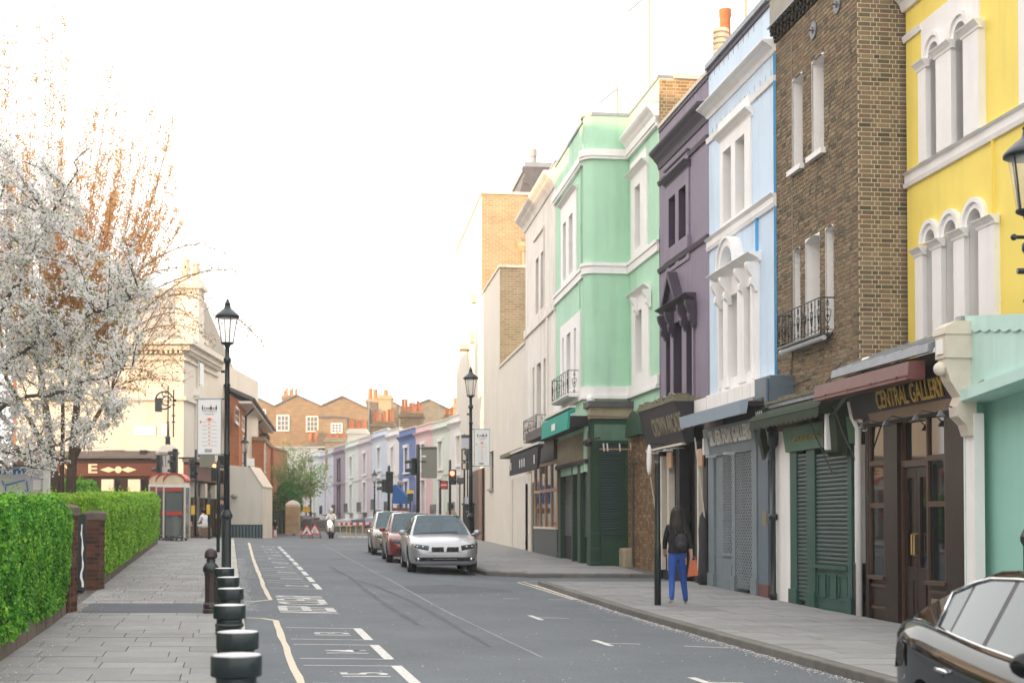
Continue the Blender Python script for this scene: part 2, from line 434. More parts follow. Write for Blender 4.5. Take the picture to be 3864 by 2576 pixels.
glass('pane_dark',(.010,.013,.015))
glass('kiosk_glass',(.25,.3,.3),.06,.55)
emis('lamp_on',(1,.86,.62),9.0);emis('red_light',(1,.06,.03),5.0);emis('amber_light',(1,.35,.08),3.0)
leaf('blossom',[(.86,.845,.83),(.80,.785,.775),(.90,.885,.87),(.78,.76,.75)],.5,.7)
leaf('spring_leaf',[(.10,.22,.03),(.18,.33,.05),(.26,.40,.08)],.4)
leaf('bronze_glow_leaf',[(.76,.42,.17),(.88,.57,.25),(.90,.66,.36),(.68,.42,.2)],.55)  # orange of the upper crown: sun glow put into the leaf colour
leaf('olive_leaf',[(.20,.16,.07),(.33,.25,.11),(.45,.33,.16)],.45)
leaf('hedge_leaf',[(.014,.10,.010),(.06,.27,.02),(.17,.44,.035),(.34,.58,.07)],.3,.45)
leaf('hedge_leaf_new',[(.07,.26,.018),(.20,.45,.035),(.34,.58,.055),(.48,.68,.10)],.3,.45)
leaf('shrub_leaf',[(.03,.15,.02),(.07,.26,.04),(.12,.34,.06)],.35)
leaf('haze_leaf',[(.18,.30,.10),(.26,.40,.13),(.34,.47,.18)],.4)
brick_tex('far_brick',(.26,.175,.09),(.17,.118,.066),(.32,.25,.165),2.2)
brick_tex('red_far_brick',(.42,.14,.055),(.34,.10,.04),(.45,.27,.17))
brick_tex('sun_brick',(.40,.29,.165),(.30,.205,.11),(.52,.43,.30),1.5)
def structure(o):o['kind']='structure';return o
def stuff(o,label=None,cat=None):
 o['kind']='stuff'
 if label:o['label']=label
 if cat:o['category']=cat
 return o
def sheet(ys,xs_of,dz,name,mat,parent=None):
 m=MB();rows=[]
 for y in ys:
  rows.append([(x,y,gz(x,y)+dz)for x in xs_of(y)])
 n=len(rows[0])
 for r in rows:m.v+=r
 for j in range(len(rows)-1):
  for i in range(n-1):
   m.f.append((j*n+i,j*n+i+1,(j+1)*n+i+1,(j+1)*n+i));m.mi.append(0)
 return m.build(name,mat,parent,smooth=True)
def frange(a,b,s):
 n=max(1,int(math.ceil((b-a)/s-1e-6)));return[a+(b-a)*i/n for i in range(n+1)]
YS=frange(-30,150,1.5)
structure(sheet(YS[::4]+[200,300,600,1500],lambda y:[-700,-300,-120,-60]+[XL(y)+t*(XR(y)-XL(y))for t in(-3,-1,0,.5,1,2,4)]+[70,150,400,800],-.34,'ground','ground_soil'))
ROAD=-.11
def xt(y):return[XL(y)+t*(XR(y)-XL(y))for t in(-9,-5,-2.5,-1,-.3,0,.25,.5,.75,1,1.4,2.2,4,7)]
road=structure(sheet(YS+[170,200,260],xt,ROAD,'road','asphalt'))
def mark(pts,mat='road_white',dz=.004,name='road_marking'):
 """flat painted polygon given by ground points (x, y); split along y so that it follows the slope"""
 m=MB();m.face([(x,y,gz(x,y)+ROAD+dz)for x,y in pts])
 me=m.mesh(name,mat);bm=bmesh.new();bm.from_mesh(me)
 ys=[p[1]for p in pts];a,b=min(ys),max(ys)
 k=math.ceil(a/1.5)*1.5
 while k<b:
  bmesh.ops.bisect_plane(bm,geom=bm.verts[:]+bm.edges[:]+bm.faces[:],plane_co=(0,k,0),plane_no=(0,1,0));k+=1.5
 for v in bm.verts:v.co.z=gz(v.co.x,v.co.y)+ROAD+dz
 bm.normal_update()
 for f in bm.faces:
  if f.normal.z<0:f.normal_flip()
 bm.to_mesh(me);bm.free()
 return new(name,me,road)
def mark_line(pts,w,mat='road_white',dz=.004,jit=0.0,rnd=random.Random(5)):
 """painted line of width w along ground points"""
 P=[]
 for(a,b)in zip(pts,pts[1:]):
  n=max(1,int(math.hypot(b[0]-a[0],b[1]-a[1])/.7));P+=[(a[0]+(b[0]-a[0])*i/n,a[1]+(b[1]-a[1])*i/n)for i in range(n)]
 P.append(pts[-1]);A=[];B=[]
 for i,p in enumerate(P):
  q0=P[max(0,i-1)];q1=P[min(len(P)-1,i+1)]
  tx,ty=q1[0]-q0[0],q1[1]-q0[1];l=math.hypot(tx,ty);nx,ny=-ty/l,tx/l
  ja,jb=(rnd.uniform(-jit,jit),rnd.uniform(-jit,jit))if jit else(0,0)
  for s,L_,j in((1,A,ja),(-1,B,jb)):
   x,y=p[0]+s*nx*(w/2+j),p[1]+s*ny*(w/2+j);L_.append((x,y,gz(x,y)+ROAD+dz))
 m=MB();m.strip(B,A);return m.build('road_marking',mat,road)
def off(y,d):return(XL(y)+d,y)
def gxy(px,py):P=gp(px,py,ROAD);return(P.x,P.y)
mark_line([off(y,.50)for y in(8,12,16,20,22.4)],.088,'road_yellow',jit=.012)
mark_line([off(22.4,.50),(XL(22.8)+.32,22.75),(XL(23)-.2,22.9)],.08,'road_yellow',jit=.008)
mark_line([(XL(26.2)-.25,26.25),(XL(26.3)+.25,26.15),off(26.7,.55),off(30,.52),off(40,.5),off(50,.55),off(57,.6)],.085,'road_yellow',jit=.012)
def ground_text(body,x,y,h,wlen,mat='road_white'):
 """letters whose tops point to the left kerb, read away from the camera"""
 me=text_mesh(body,1.0,0.0,'LEFT',.012,2)
 xs=[v.co.x for v in me.vertices];ys=[v.co.y for v in me.vertices];lo,hi,yl,yh=min(xs),max(xs),min(ys),max(ys)
 for v in me.vertices:
  u,t=(v.co.x-lo)/(hi-lo),(v.co.y-yl)/(yh-yl)
  Y=y+u*wlen;X=x-.2*(u*wlen)-t*h;v.co=(X,Y,gz(X,Y)+ROAD+.005)
 me.materials.clear();me.materials.append(MAT(mat))
 o=new('road_lettering',me,road);return o
num=15;y=14.62
pits=[]
while y<21:pits.append(y);y+=2.45
y=29.9
while y<52:pits.append(y);y+=2.45
for i,y0 in enumerate(pits):
 y1=y0+1.72
 for yy in(y0,y1):mark_line([off(yy+.02,.62),off(yy-.02,1.72)],.042,jit=.006)
 mark([off(y0-.02,1.62),off(y0-.02,1.745),off(y1+.02,1.745),off(y1+.02,1.62)])
 ground_text(str(max(1,15-i)),XL(y0+.62)+1.50,y0+.62,.52,.42)
a=gxy(1200,2313);b=gxy(1180,2287);c=gxy(1160,2281);d=gxy(1150,2247)
ground_text('KEEP',gxy(1288,2308)[0],a[1],.98,b[1]-a[1]);ground_text('CLEAR',gxy(1256,2276)[0],c[1],.93,d[1]-c[1])
def mp(*pts,w=.06,mat='road_white',jit=.004):return mark_line([gxy(*p)for p in pts],w,mat,jit=jit)
C=lambda x,y:(1900+x/1.47,2000+y/1.47)
mp(C(145,472),C(212,497),w=.09);mp(C(190,484),C(365,488),w=.05);mp(C(563,495),C(672,498),w=.05,mat='worn_paint')
mp(C(502,609),C(598,641),w=.09);mp(C(560,626),C(760,631),w=.05);mp(C(1003,642),C(1245,652),w=.05)
mp(C(1040,816),C(1135,848),w=.09);mp(C(1120,843),C(1330,847),w=.05)
mp(C(0,378),C(92,380),w=.05);mp(C(250,384),C(372,386),w=.05)
mp(C(80,290),C(230,335),C(385,385),w=.06,mat='road_yellow');mp(C(110,287),C(260,333),C(412,385),w=.06,mat='road_yellow')
mp(C(75,289),C(125,284),C(185,283),w=.06,mat='road_yellow')
mp((1549,2137),(1720,2143),(1812,2140),w=.05);mp((1487,2113),(1507,2119),w=.1);mp((1434,2091),(1452,2096),w=.1);mp((1391,2074),(1406,2077),w=.1)
E=lambda x,y:(860+x/2.7225,2000+y/2.7225)
mp(E(960,145),E(1270,305),E(1620,485),E(2178,800),w=.045,mat='faint_paint',jit=.012)
mp(E(2178,800),(1800,2362),(2050,2480),w=.045,mat='faint_paint',jit=.012)
mp(E(1050,370),E(1250,480),E(1450,640),E(1640,770),E(1950,975),w=.10,mat='asphalt_patch',jit=.03)
mp(E(1280,510),E(1500,560),E(1800,690),E(2080,830),(1850,2440),w=.09,mat='asphalt_patch',jit=.03)
mp(E(1060,297),E(1300,299),w=.10,mat='asphalt_patch');mp(E(960,143),E(1500,137),w=.22,mat='faint_paint',jit=.05)
mp(E(1080,190),E(1340,190),w=.16,mat='faint_paint',jit=.05)
mark([gxy(*q)for q in(C(-560,310),C(-300,300),C(40,330),C(60,345),C(-520,350))],'asphalt_patch',.003,'road_patch')
def slab(parent,x0,x1,y0,y1,mat='slab',g=.006,skew=-.2,lift=0.0):
 """x0..x1 measured at y0; the slab runs skewed along the street"""
 d=(y1-y0)*skew;p=[(x0+g,y0+g),(x1-g,y0+g),(x1-g+d,y1-g),(x0+g+d,y1-g)]
 m=MB();m.hexa([(x,y,gz(x,y)-.05)for x,y in p]+[(x,y,gz(x,y)+lift)for x,y in p])
 return m.build('paving_slab',mat,parent)
rs=random.Random(11)
left_pav=structure(sheet(frange(5,57.5,1.5),lambda y:[XH(y)-.25,(XH(y)+XL(y))/2,XL(y)-.3],-.012,'pavement','slab_joint'))
def left_rows(ya,yb):
 y=ya
 while y<yb-.2:
  y1=min(y+.58,yb);x=XL(y)-.30;xe=XH(y)-.02;first=True
  while x>xe+.05:
   wd=rs.choice((.6,.75,.75,.9))*(rs.choice((.45,.7,1))if first else 1);first=False
   xa=max(xe,x-wd)
   if xa-xe<.18:xa=xe
   slab(left_pav,xa,x,y,y1,lift=rs.uniform(-.002,.002));x=xa
  y=y1
left_rows(11.6,22.45);left_rows(24.35,50.5)
sheet(frange(50.5,57.5,1.4),lambda y:[XH(y)-.25,XL(y)-.3],.002,'paved_strip','slab',left_pav)
sheet(frange(22.45,24.35,.5),lambda y:[XH(y)+.15,XL(y)-.3],.003,'asphalt_crossing','asphalt_patch',left_pav)
sheet(frange(22.45,24.35,.5),lambda y:[XH(y)-4,XH(y)-.26,XH(y)+.15],.001,'concrete_apron','kerb_dark',left_pav)
def kerb(parent,y0,y1,fx,wd,side,mat,name='kerb_stone',top=0.0):
 d=1 if side=='L' else-1
 a0,a1=fx(y0),fx(y1)
 p=[(a0-d*wd,y0+.004),(a0,y0+.004),(a1,y1-.004),(a1-d*wd,y1-.004)]
 if d<0:p=[p[1],p[0],p[3],p[2]]
 m=MB();m.hexa([(x,yy,gz(x,yy)-.2)for x,yy in p]+[(x,yy,gz(x,yy)+top)for x,yy in p])
 return m.build(name,mat,parent,bevel=.018)
y=8.0
while y<57:
 if not(22.9<y<25.6):kerb(left_pav,y,y+.92,XL,.30,'L','kerb_stone')
 y+=.92
m=MB()
ysr=frange(22.7,26.6,.6);A=[(XL(t)-.32,t,gz(XL(t),t)-.012)for t in ysr];B=[(XL(t)+.05,t,gz(XL(t),t)+ROAD+.002)for t in ysr]
m.strip(A,B);m.build('driveway_ramp','asphalt_patch',left_pav)
right_pav=structure(sheet(frange(4,34.0,1.5),lambda y:[XR(y)+.15,6.5-.14*y,11.5-.1393*y],-.012,'pavement','slab_joint'))
y=12.0
while y<33.6:
 y1=min(y+.62,33.85);x=XR(y)+.16;xe=8.92-.1393*y;k=0
 while x<xe-.05:
  wd=rs.choice((.62,.78,.92))*(rs.choice((.5,.8,1))if k==0 else 1);xb=min(xe,x+wd);k+=1
  if xe-xb<.2:xb=xe
  slab(right_pav,x,xb,y,y1,skew=-.15,lift=rs.uniform(-.002,.002));x=xb
 y=y1
y=6.0
while y<33.4:kerb(right_pav,y,min(y+.93,33.9),XR,.16,'R','kerb_dark');y+=.93
x=XR(33.9)
while x<3.6:
 m=MB();y0=33.88;m.hexa([(x,y0,gz(x,y0)-.2),(x+.9,y0,gz(x+.9,y0)-.2),(x+.9,y0+.16,gz(x,y0)-.2),(x,y0+.16,gz(x,y0)-.2),(x,y0,gz(x,y0)),(x+.9,y0,gz(x+.9,y0)),(x+.9,y0+.16,gz(x,y0)-.03),(x,y0+.16,gz(x,y0)-.03)])
 m.build('kerb_stone','kerb_dark',right_pav,bevel=.02);x+=.91
def XR2(y):return max(XR(y),XR(38.4)+(38.4-y)*1.1)if y<38.4 else XR(y)
far_pav=structure(sheet(frange(37.35,92,1.5),lambda y:[XR2(y)+.15,XR2(y)+2.5,XR2(y)+9],-.012,'pavement','slab_joint'))
y=37.5
while y<50:
 y1=y+.62;x=XR2(y)+.17;xe=8.1-.121*y;k=0
 while x<xe-.1:
  xb=min(xe,x+rs.choice((.7,.85,1.0)));slab(far_pav,x,xb,y,y1,skew=-.15,lift=rs.uniform(-.002,.002));x=xb
 y=y1
sheet(frange(50,92,1.5),lambda y:[XR2(y)+.16,XR2(y)+5],0,'paved_strip','slab',far_pav)
y=37.4
while y<70:kerb(far_pav,y,y+.93,XR2,.16,'R','kerb_dark');y+=.93
x=XR2(37.4)+.05
while x<4.2:
 m=MB();y0=37.2;z=gz(x+.4,37.3);m.hexa([(x,y0,z-.2),(x+.9,y0,z-.2),(x+.9,y0+.16,z-.2),(x,y0+.16,z-.2),(x,y0,z),(x+.9,y0,z),(x+.9,y0+.16,z),(x,y0+.16,z)])
 m.build('kerb_stone','kerb_dark',far_pav,bevel=.02);x+=.905
def petals(n,fx,ya,yb,dz,seed,bias):
 r=random.Random(seed);m=MB();m.rnd=[]
 for _ in range(n):
  y=r.uniform(ya,yb);x=fx(r,y);s=r.uniform(.006,.015);a=r.uniform(0,6.3);z=gz(x,y)+(ROAD+.008 if XL(y)<x<XR(y)else .006)
  m.face([(x+s*math.cos(a+k),y+s*math.sin(a+k)*.8,z+(.004 if k in(0,3)else 0.001))for k in(0,1.6,3,4.6)]);m.rnd.append(0)
 return m
m=petals(2600,lambda r,y:XR(y)-abs(r.gauss(0,.10))-.01,9,34,ROAD+.008,1,0)
stuff(m.build('fallen_petals','petal_litter'),'pale petals drifted along the right gutter','petals')
m=petals(320,lambda r,y:r.uniform(XL(y)+.2,XR(y)-.3),12,40,ROAD+.008,2,0)
stuff(m.build('fallen_petals','petal_litter'),'pale petals scattered over the asphalt','petals')
m=petals(2600,lambda r,y:XL(y)-.35-r.random()**1.4*2.6 if r.random()<.55 else XL(y)+abs(r.gauss(0,.14)),24,42,.006,3,0)
stuff(m.build('fallen_petals','petal_litter'),'pale petals over the left pavement below the tree','petals')
m=petals(500,lambda r,y:XH(y)+.1+abs(r.gauss(0,.25)),12,40,.006,4,0)
stuff(m.build('fallen_petals','petal_litter'),'pale petals beside the stepped hedge edging','petals')
def ops_minus(x0,x1,zs,ops):
 seg=[(x0,x1)]
 for a,b,c,d in[o[:4]for o in ops]:
  if c<zs<d:
   ns=[]
   for p,q in seg:
    if b<=p or a>=q:ns.append((p,q));continue
    if a>p:ns.append((p,a))
    if b<q:ns.append((b,q))
   seg=ns
 return seg
def brick_list(x0,x1,z0,z1,ops=(),seed=0,ch=.080,L=.228,H=.114,j=.015,english=False):
 r=random.Random(seed);out=[];z=z0;row=0
 while z<z1-.02:
  for p,q in ops_minus(x0,x1,z+ch/2,ops):
   x=p;k=row
   x-=(.06 if row%2 else 0)
   while x<q-.015:
    l=(L if(k%2==0)else H);k+=1
    a,b=max(p,x),min(q,x+l)
    if b-a>.012+j:out.append((a+j/2,b-j/2,z+j/2,min(z+ch,z1)-j/2))
    x+=l
  z+=ch;row+=1
 return out
_ub={}
def unit_brick(mat):
 if mat not in _ub:
  m=MB();m.box(0,1,0,1,0,1);_ub[mat]=m.mesh('brick',mat)
 return _ub[mat]
def lay_bricks(parent,items,mat,nmax=300,seed=0,rest_name='brickwork'):
 """items: (lo, hi) corner pairs; the first nmax become single bricks, the rest one mass"""
 r=random.Random(seed);me=unit_brick(mat)
 for lo,hi in items[:nmax]:
  o=new('brick',me,parent);k=r.uniform(-.003,.003)
  o.location=Vector(lo);o.scale=Vector(hi)-Vector(lo)
 if len(items)>nmax:
  m=MB();m.rnd=[]
  for lo,hi in items[nmax:]:
   m.box(lo[0],hi[0],lo[1],hi[1],lo[2],hi[2]);m.rnd+=[r.random()]*6
  stuff(m.build(rest_name,mat,parent))
def panel(m,x0,x1,z0,z1,ops,y,depth,back=.3):
 m.wall(x0,x1,z0,z1,ops,y,depth);k=y-back
 m.face([(x0,y,z0),(x0,k,z0),(x0,k,z1),(x0,y,z1)][::-1]);m.face([(x1,y,z0),(x1,k,z0),(x1,k,z1),(x1,y,z1)])
 m.face([(x0,y,z1),(x1,y,z1),(x1,k,z1),(x0,k,z1)][::-1]);m.face([(x0,y,z0),(x1,y,z0),(x1,k,z0),(x0,k,z0)])
def arch_fill(m,a,b,zc,y,depth,n=12):
 """spandrels and soffit of a round head inside the rectangular opening a..b whose top is zc"""
 r=(b-a)/2;cx=(a+b)/2;zs=zc-r
 P=[(cx-r*math.cos(math.pi*i/n),zs+r*math.sin(math.pi*i/n))for i in range(n+1)]
 for(xa,za),(xb,zb)in zip(P,P[1:]):
  m.face([(xb,y,zb),(xa,y,za),(xa,y,zc),(xb,y,zc)])
  m.face([(xa,y,za),(xb,y,zb),(xb,y-depth,zb),(xa,y-depth,za)])
def arch_band(m,cx,zs,r0,r1,y0,y1,n=14,a0=0.0,a1=math.pi):
 A=[a0+(a1-a0)*i/n for i in range(n+1)]
 q=lambda r,a,y:(cx-r*math.cos(a),y,zs+r*math.sin(a))
 for a,b in zip(A,A[1:]):
  m.face([q(r0,b,y1),q(r0,a,y1),q(r1,a,y1),q(r1,b,y1)])
  m.face([q(r1,a,y1),q(r1,a,y0),q(r1,b,y0),q(r1,b,y1)]);m.face([q(r0,b,y1),q(r0,b,y0),q(r0,a,y0),q(r0,a,y1)])
 for a in(A[0],A[-1]):m.face([q(r0,a,y0),q(r0,a,y1),q(r1,a,y1),q(r1,a,y0)])
def sash(parent,x0,x1,z0,z1,y,mat='white_trim',pane='pane_dark',nx=1,nz=2,fr=.045,name='window'):
 m=MB();t=.02
 m.box(x0,x0+fr,y-.03,y+.03,z0,z1);m.box(x1-fr,x1,y-.03,y+.03,z0,z1)
 m.box(x0+fr,x1-fr,y-.03,y+.03,z0,z0+fr*1.4);m.box(x0+fr,x1-fr,y-.03,y+.03,z1-fr,z1)
 for i in range(1,nz):zz=z0+(z1-z0)*i/nz;m.box(x0+fr,x1-fr,y-.022,y+.024,zz-t,zz+t)
 for i in range(1,nx):xx=x0+(x1-x0)*i/nx;m.box(xx-.012,xx+.012,y-.018,y+.02,z0+fr*1.4,z1-fr)
 o=m.build(name,mat,parent)
 p=MB();p.face([(x1-fr,y,z0+fr),(x0+fr,y,z0+fr),(x0+fr,y,z1-fr),(x1-fr,y,z1-fr)]);p.build('pane',pane,o);return o
def cornice(parent,x0,x1,z0,z1,proj,mat,name='cornice',y=0.0,steps=3):
 P=[(y-.05,z0),(y+proj*.12,z0)]
 for i in range(steps):
  a=(i+1)/steps;zt=z0+(z1-z0)*(.12+.76*a)
  P+=[(y+proj*(.12+.88*a**1.3)-proj*.10,zt-(z1-z0)*.10),(y+proj*(.12+.88*a**1.3),zt)]
 P+=[(y+proj,z1-.01),(y-.05,z1)]
 m=MB();m.prism(P[::-1],'x',x0,x1);return m.build(name,mat,parent,fix=True)
def console(parent,x,wd,zt,h,pr,mat,y=0.0):
 P=[(y-.03,zt),(y+pr,zt),(y+pr,zt-h*.12),(y+pr*.85,zt-h*.3),(y+pr*.5,zt-h*.5),(y+pr*.62,zt-h*.62),(y+pr*.6,zt-h*.75),(y+pr*.3,zt-h*.86),(y+pr*.18,zt-h),(y-.03,zt-h)]
 m=MB();m.prism(P,'x',x-wd/2,x+wd/2);return m.build('console',mat,parent,fix=True)
def bx(parent,name,mat,*a,bevel=0.0):m=MB();m.box(*a);return m.build(name,mat,parent,bevel=bevel)
def body(parent,x0,x1,zt,depth=8.5,mat='grey_render',y=-.36,z0=-.3):
 bx(parent,'rear_body',mat,x0+.01,x1-.01,y-depth,y,z0,zt)
def shutter(parent,x0,x1,z0,z1,y,mat='shutter_green',pitch=.075):
 m=MB();P=[(y,0),(y+.012,pitch*.15),(y+.016,pitch*.5),(y+.010,pitch*.85),(y-.004,pitch*.97),(y-.02,pitch*.97),(y-.02,0)]
 m.prism(P[::-1],'x',x0,x1);me=None;z=z0
 while z<z1-pitch*.5:
  if me is None:o=m.build('slat',mat,parent,fix=True);me=o.data
  else:o=new('slat',me,parent)
  o.location.z=z;z+=pitch
def lattice(parent,x0,x1,z0,z1,y,mat='lattice_steel',step=.10):
 m=MB();n=int((x1-x0+z1-z0)/step)+1;w=.012
 for s in(1,-1):
  for i in range(n+1):
   c=i*step
   pts=[]
   for k in range(2):
    pass
   t0=max(0,c-(z1-z0));t1=min(x1-x0,c)
   if t1<=t0+.01:continue
   if s==1:A=(x0+t0,z0+c-t0);Bq=(x0+t1,z0+c-t1)
   else:A=(x1-t0,z0+c-t0);Bq=(x1-t1,z0+c-t1)
   m.face([(A[0],y,A[1]-w),(Bq[0],y,Bq[1]-w),(Bq[0],y,Bq[1]+w),(A[0],y,A[1]+w)])
   m.face([(A[0],y,A[1]+w),(Bq[0],y,Bq[1]+w),(Bq[0],y-.015,Bq[1]+w),(A[0],y-.015,A[1]+w)])
 return stuff(m.build('lattice_grille',mat,parent))
def ring_path(c,r,n=10,plane='xz',a0=0.0,a1=6.283):
 return[(c[0]+r*math.cos(a0+(a1-a0)*i/n),c[1],c[2]+r*math.sin(a0+(a1-a0)*i/n))if plane=='xz' else(c[0],c[1]+r*math.cos(a0+(a1-a0)*i/n),c[2]+r*math.sin(a0+(a1-a0)*i/n))for i in range(n+1)]
def iron_panel(m,c,u,h,r=.008):
 """scrollwork baluster of height h at foot c, spread along unit vector u"""
 U=Vector(u);Zv=Vector((0,0,1));c=Vector(c)
 q=lambda a,z:c+U*a+Zv*z
 m.tube([q(0,0),q(0,h)],r*.9,5)
 for s in(1,-1):
  m.tube([q(s*(.02+.045*math.sin(t*1.57)),h*(.30+.34*t))for t in(0,.35,.7,1)]+[q(s*.03,h*.68),q(0,h*.64)],r,5)
  m.tube([q(s*.035*math.cos(t),h*.14+.03*math.sin(t))for t in(3.6,2,0.6,-.8,-2)],r,5)
  m.tube([q(s*.03*math.cos(t),h*.82+.035*math.sin(t))for t in(3.4,2,.6,-.8,-2.2)],r,5)
 m.ball(q(0,h*.9),.022,6);m.ball(q(0,h*.48),.03,6);m.ball(q(0,h*.28),.02,6)
def balcony(parent,x0,x1,z0,h,pr,n,slab_mat='white_trim',t=.09,solid=True):
 b=new('balcony',None,parent)
 if solid:
  m=MB();m.prism([(0.0,z0-t),(pr*.9,z0-t),(pr+.03,z0-t*.4),(pr+.03,z0),(0.0,z0)][::-1],'x',x0-.03,x1+.03);m.build('balcony_slab',slab_mat,b,fix=True)
 else:
  m=MB()
  for k in range(4):m.box(x0,x1,.03+pr*k/3.6,.06+pr*k/3.6,z0-.03,z0)
  m.build('balcony_slab','iron',b)
  m=MB();m.tube([(x0,pr*.75,z0-.09),(x1,pr*.75,z0-.09)],.05,8);m.build('gutter_pipe','iron_top',b)
 m=MB();zt=z0+h
 m.tube([(x0,0,zt),(x0,pr,zt),(x1,pr,zt),(x1,0,zt)],.014,6);m.tube([(x0,0,z0+.05),(x0,pr,z0+.05),(x1,pr,z0+.05),(x1,0,z0+.05)],.01,6)
 for xx in(x0,x1):m.tube([(xx,pr,z0),(xx,pr,zt)],.014,6)
 m.build('rail','iron',b)
 for i in range(n):
  m=MB();xx=x0+(x1-x0)*(i+.5)/n
  if i%2==0:iron_panel(m,(xx,pr,z0),(1,0,0),h)
  else:m.tube([(xx,pr,z0),(xx,pr,zt)],.010,5);m.ball((xx,pr,z0+h*.5),.022,6);m.ball((xx,pr,z0+h*.8),.016,6);m.ball((xx,pr,z0+h*.2),.016,6)
  m.build('baluster','iron',b,smooth=True)
 for xx in(x0,x1):
  m=MB();iron_panel(m,(xx,pr*.5,z0),(0,1,0),h);m.build('end_panel','iron',b,smooth=True)
 return b
def chimney_pot(parent,x,y,z,h,r,mat='terracotta',louvre=False,name='chimney_pot'):
 m=MB()
 if not louvre:m.lathe([(r*1.12,0),(r*1.05,h*.08),(r,h*.1),(r*.86,h*.88),(r*.98,h*.9),(r*1.0,h),(r*.75,h),(r*.7,h*.9)],(x,y,z),14)
 else:
  P=[(r*1.1,0),(r,h*.05),(r*.95,h*.45),(r*1.15,h*.48),(r*1.15,h*.54),(r*.95,h*.57)]
  for k in range(3):P+=[(r*1.08,h*(.6+.11*k)),(r*1.12,h*(.66+.11*k)),(r*.8,h*(.67+.11*k)),(r*.8,h*(.70+.11*k))]
  P+=[(r*1.08,h*.93),(r*1.05,h),(r*.7,h)]
  m.lathe(P,(x,y,z),14)
 return smooth_by_angle(m.build(name,mat,parent))
KR=-.1393
f=Fac(10.22,KR,15.0);r=house(f,'yellow_house','yellow rendered house with white round-arched windows next to brown brick house')
XE=f.x(3424,0,900);zt=14.2
sx0,sx1=f.x(3712),f.x(3483,0,300)
bt,bb=f.z(3712,490),f.z(3740,535)
s2t=f.z(3483,86);lzt=f.z(3713,705)
arch1=[(f.x(3661,0,300),f.x(3615,0,300),f.z(3638,79)),(f.x(3557,0,300),f.x(3518,0,300),f.z(3538,161))]
arch2=[(f.x(3713,0,1000),f.x(3659,0,1000),f.z(3686,785)),(f.x(3618,0,1000),f.x(3571,0,1000),f.z(3595,829)),(f.x(3536,0,1000),f.x(3500,0,1000),f.z(3518,869))]
zc1=sum(a[2]for a in arch1)/2;zc2=sum(a[2]for a in arch2)/3
z0u=bt;z0l=4.0
st=f.x(3757,0,900)
m=MB();m.wall(-1,XE,3.0,zt,[(sx0,sx1,z0u,s2t)]+[(a,b,z0l,zc2)for a,b,_ in arch2]+[(f.x(3864+70),f.x(3852,0,400),bt,s2t)],0,.01)
for a,b,_ in arch2:
 arch_fill(m,a,b,zc2,0,.01);k=MB();rr=(b-a)/2;k.reveal(a+.003,b-.003,z0l+.003,zc2+.01,-.006,.4);arch_fill(k,a+.003,b-.003,zc2-.003,-.006,.4);k.build('window_reveal','white_trim',r)
m.build('wall','yellow_paint',r)
bx(r,'wall_break','yellow_paint',st,st+.012,-.05,.055,4.0,bb)
m=MB();panel(m,sx0,sx1,z0u,s2t,[(a,b,z0u,zc1)for a,b,_ in arch1],.03,.33,.1)
for a,b,_ in arch1:arch_fill(m,a,b,zc1,.03,.33)
m.build('window_surround','white_trim',r)
m=MB();panel(m,f.x(3864+70),f.x(3852,0,400),bt,s2t,[],.03,.1,.1);m.build('window_surround','white_trim',r)
for ar,zc,y in((arch1,zc1,.03),(arch2,zc2,0.0)):
 for a,b,_ in ar:
  rr=(b-a)/2;m=MB();arch_band(m,(a+b)/2,zc-rr,rr,rr+.10,y-.02,y+.045);arch_band(m,(a+b)/2,zc-rr,rr+.10,rr+.17,y-.02,y+.085)
  m.build('arch_moulding','white_trim',r)
  sash(r,a,b,(z0u if ar is arch1 else z0l),zc,y-.30,nz=2)
 edges=sorted([v for a,b,_ in ar for v in(a,b)]);edges=[edges[0]-.52]+edges+[edges[-1]+.30]
 zi=zc-(ar[0][1]-ar[0][0])/2-.005
 for k in range(0,len(edges),2):
  a,b=edges[k],edges[k+1];m=MB()
  zb=z0u if ar is arch1 else z0l
  m.box(a,b,y-.45,y+.09,zb,zi-.14);m.build('pilaster','white_trim',r)
  cornice(r,a-.05,b+.05,zi-.14,zi,.10,'white_trim','impost',y+.09)
  bx(r,'impost_block','white_trim',a,b,y-.45,y+.0895,zi-.139,zi-.001)
m=MB();m.prism([(-.02,bb),(.05,bb),(.07,bb+.07),(.035,bb+.09),(.035,bt-.02),(.10,bt),(-.02,bt)][::-1],'x',-1,XE+.03);m.build('string_course','white_trim',r,fix=True)
m=MB();zz=f.z(3409,150);m.prism([(-.02,zz-.1),(.04,zz-.1),(.07,zz),(-.02,zz)][::-1],'x',sx1,XE+.03);m.build('string_course','white_trim',r,fix=True)
zz=f.z(3425,42);cornice(r,-1,XE+.03,zz,zz+.5,.5,'white_trim')
body(r,-1,XE,zt-.3)
f=Fac(9.37,KR,24.4);r=house(f,'brick_house','brown stock brick house with white window reveals and an iron balcony')
LB=f.x(2926,0,700);zlow=3.3
ztop=f.z(2905,190);
U=[(f.x(3034),f.x(2995),f.z(3015,636),f.z(3015,281)),(f.x(3115),f.x(3069),f.z(3092,566),f.z(3092,200))]
zb=sum(u[2]for u in U)/2;ztp=sum(u[3]for u in U)/2;U=[(a,b,zb,ztp)for a,b,_,_ in U]
bz=f.z(3000,1290,.25);zsill=bz+.02
Lw=[(f.x(3020,0,1000),f.x(2994,0,1000),zsill,f.z(3007,932)),(f.x(3094,0,1000),f.x(3039,0,1000),zsill,f.z(3066,890)),(f.x(3146,0,1000),f.x(3115,0,1000),zsill,f.z(3130,848))]
OPS=U+Lw
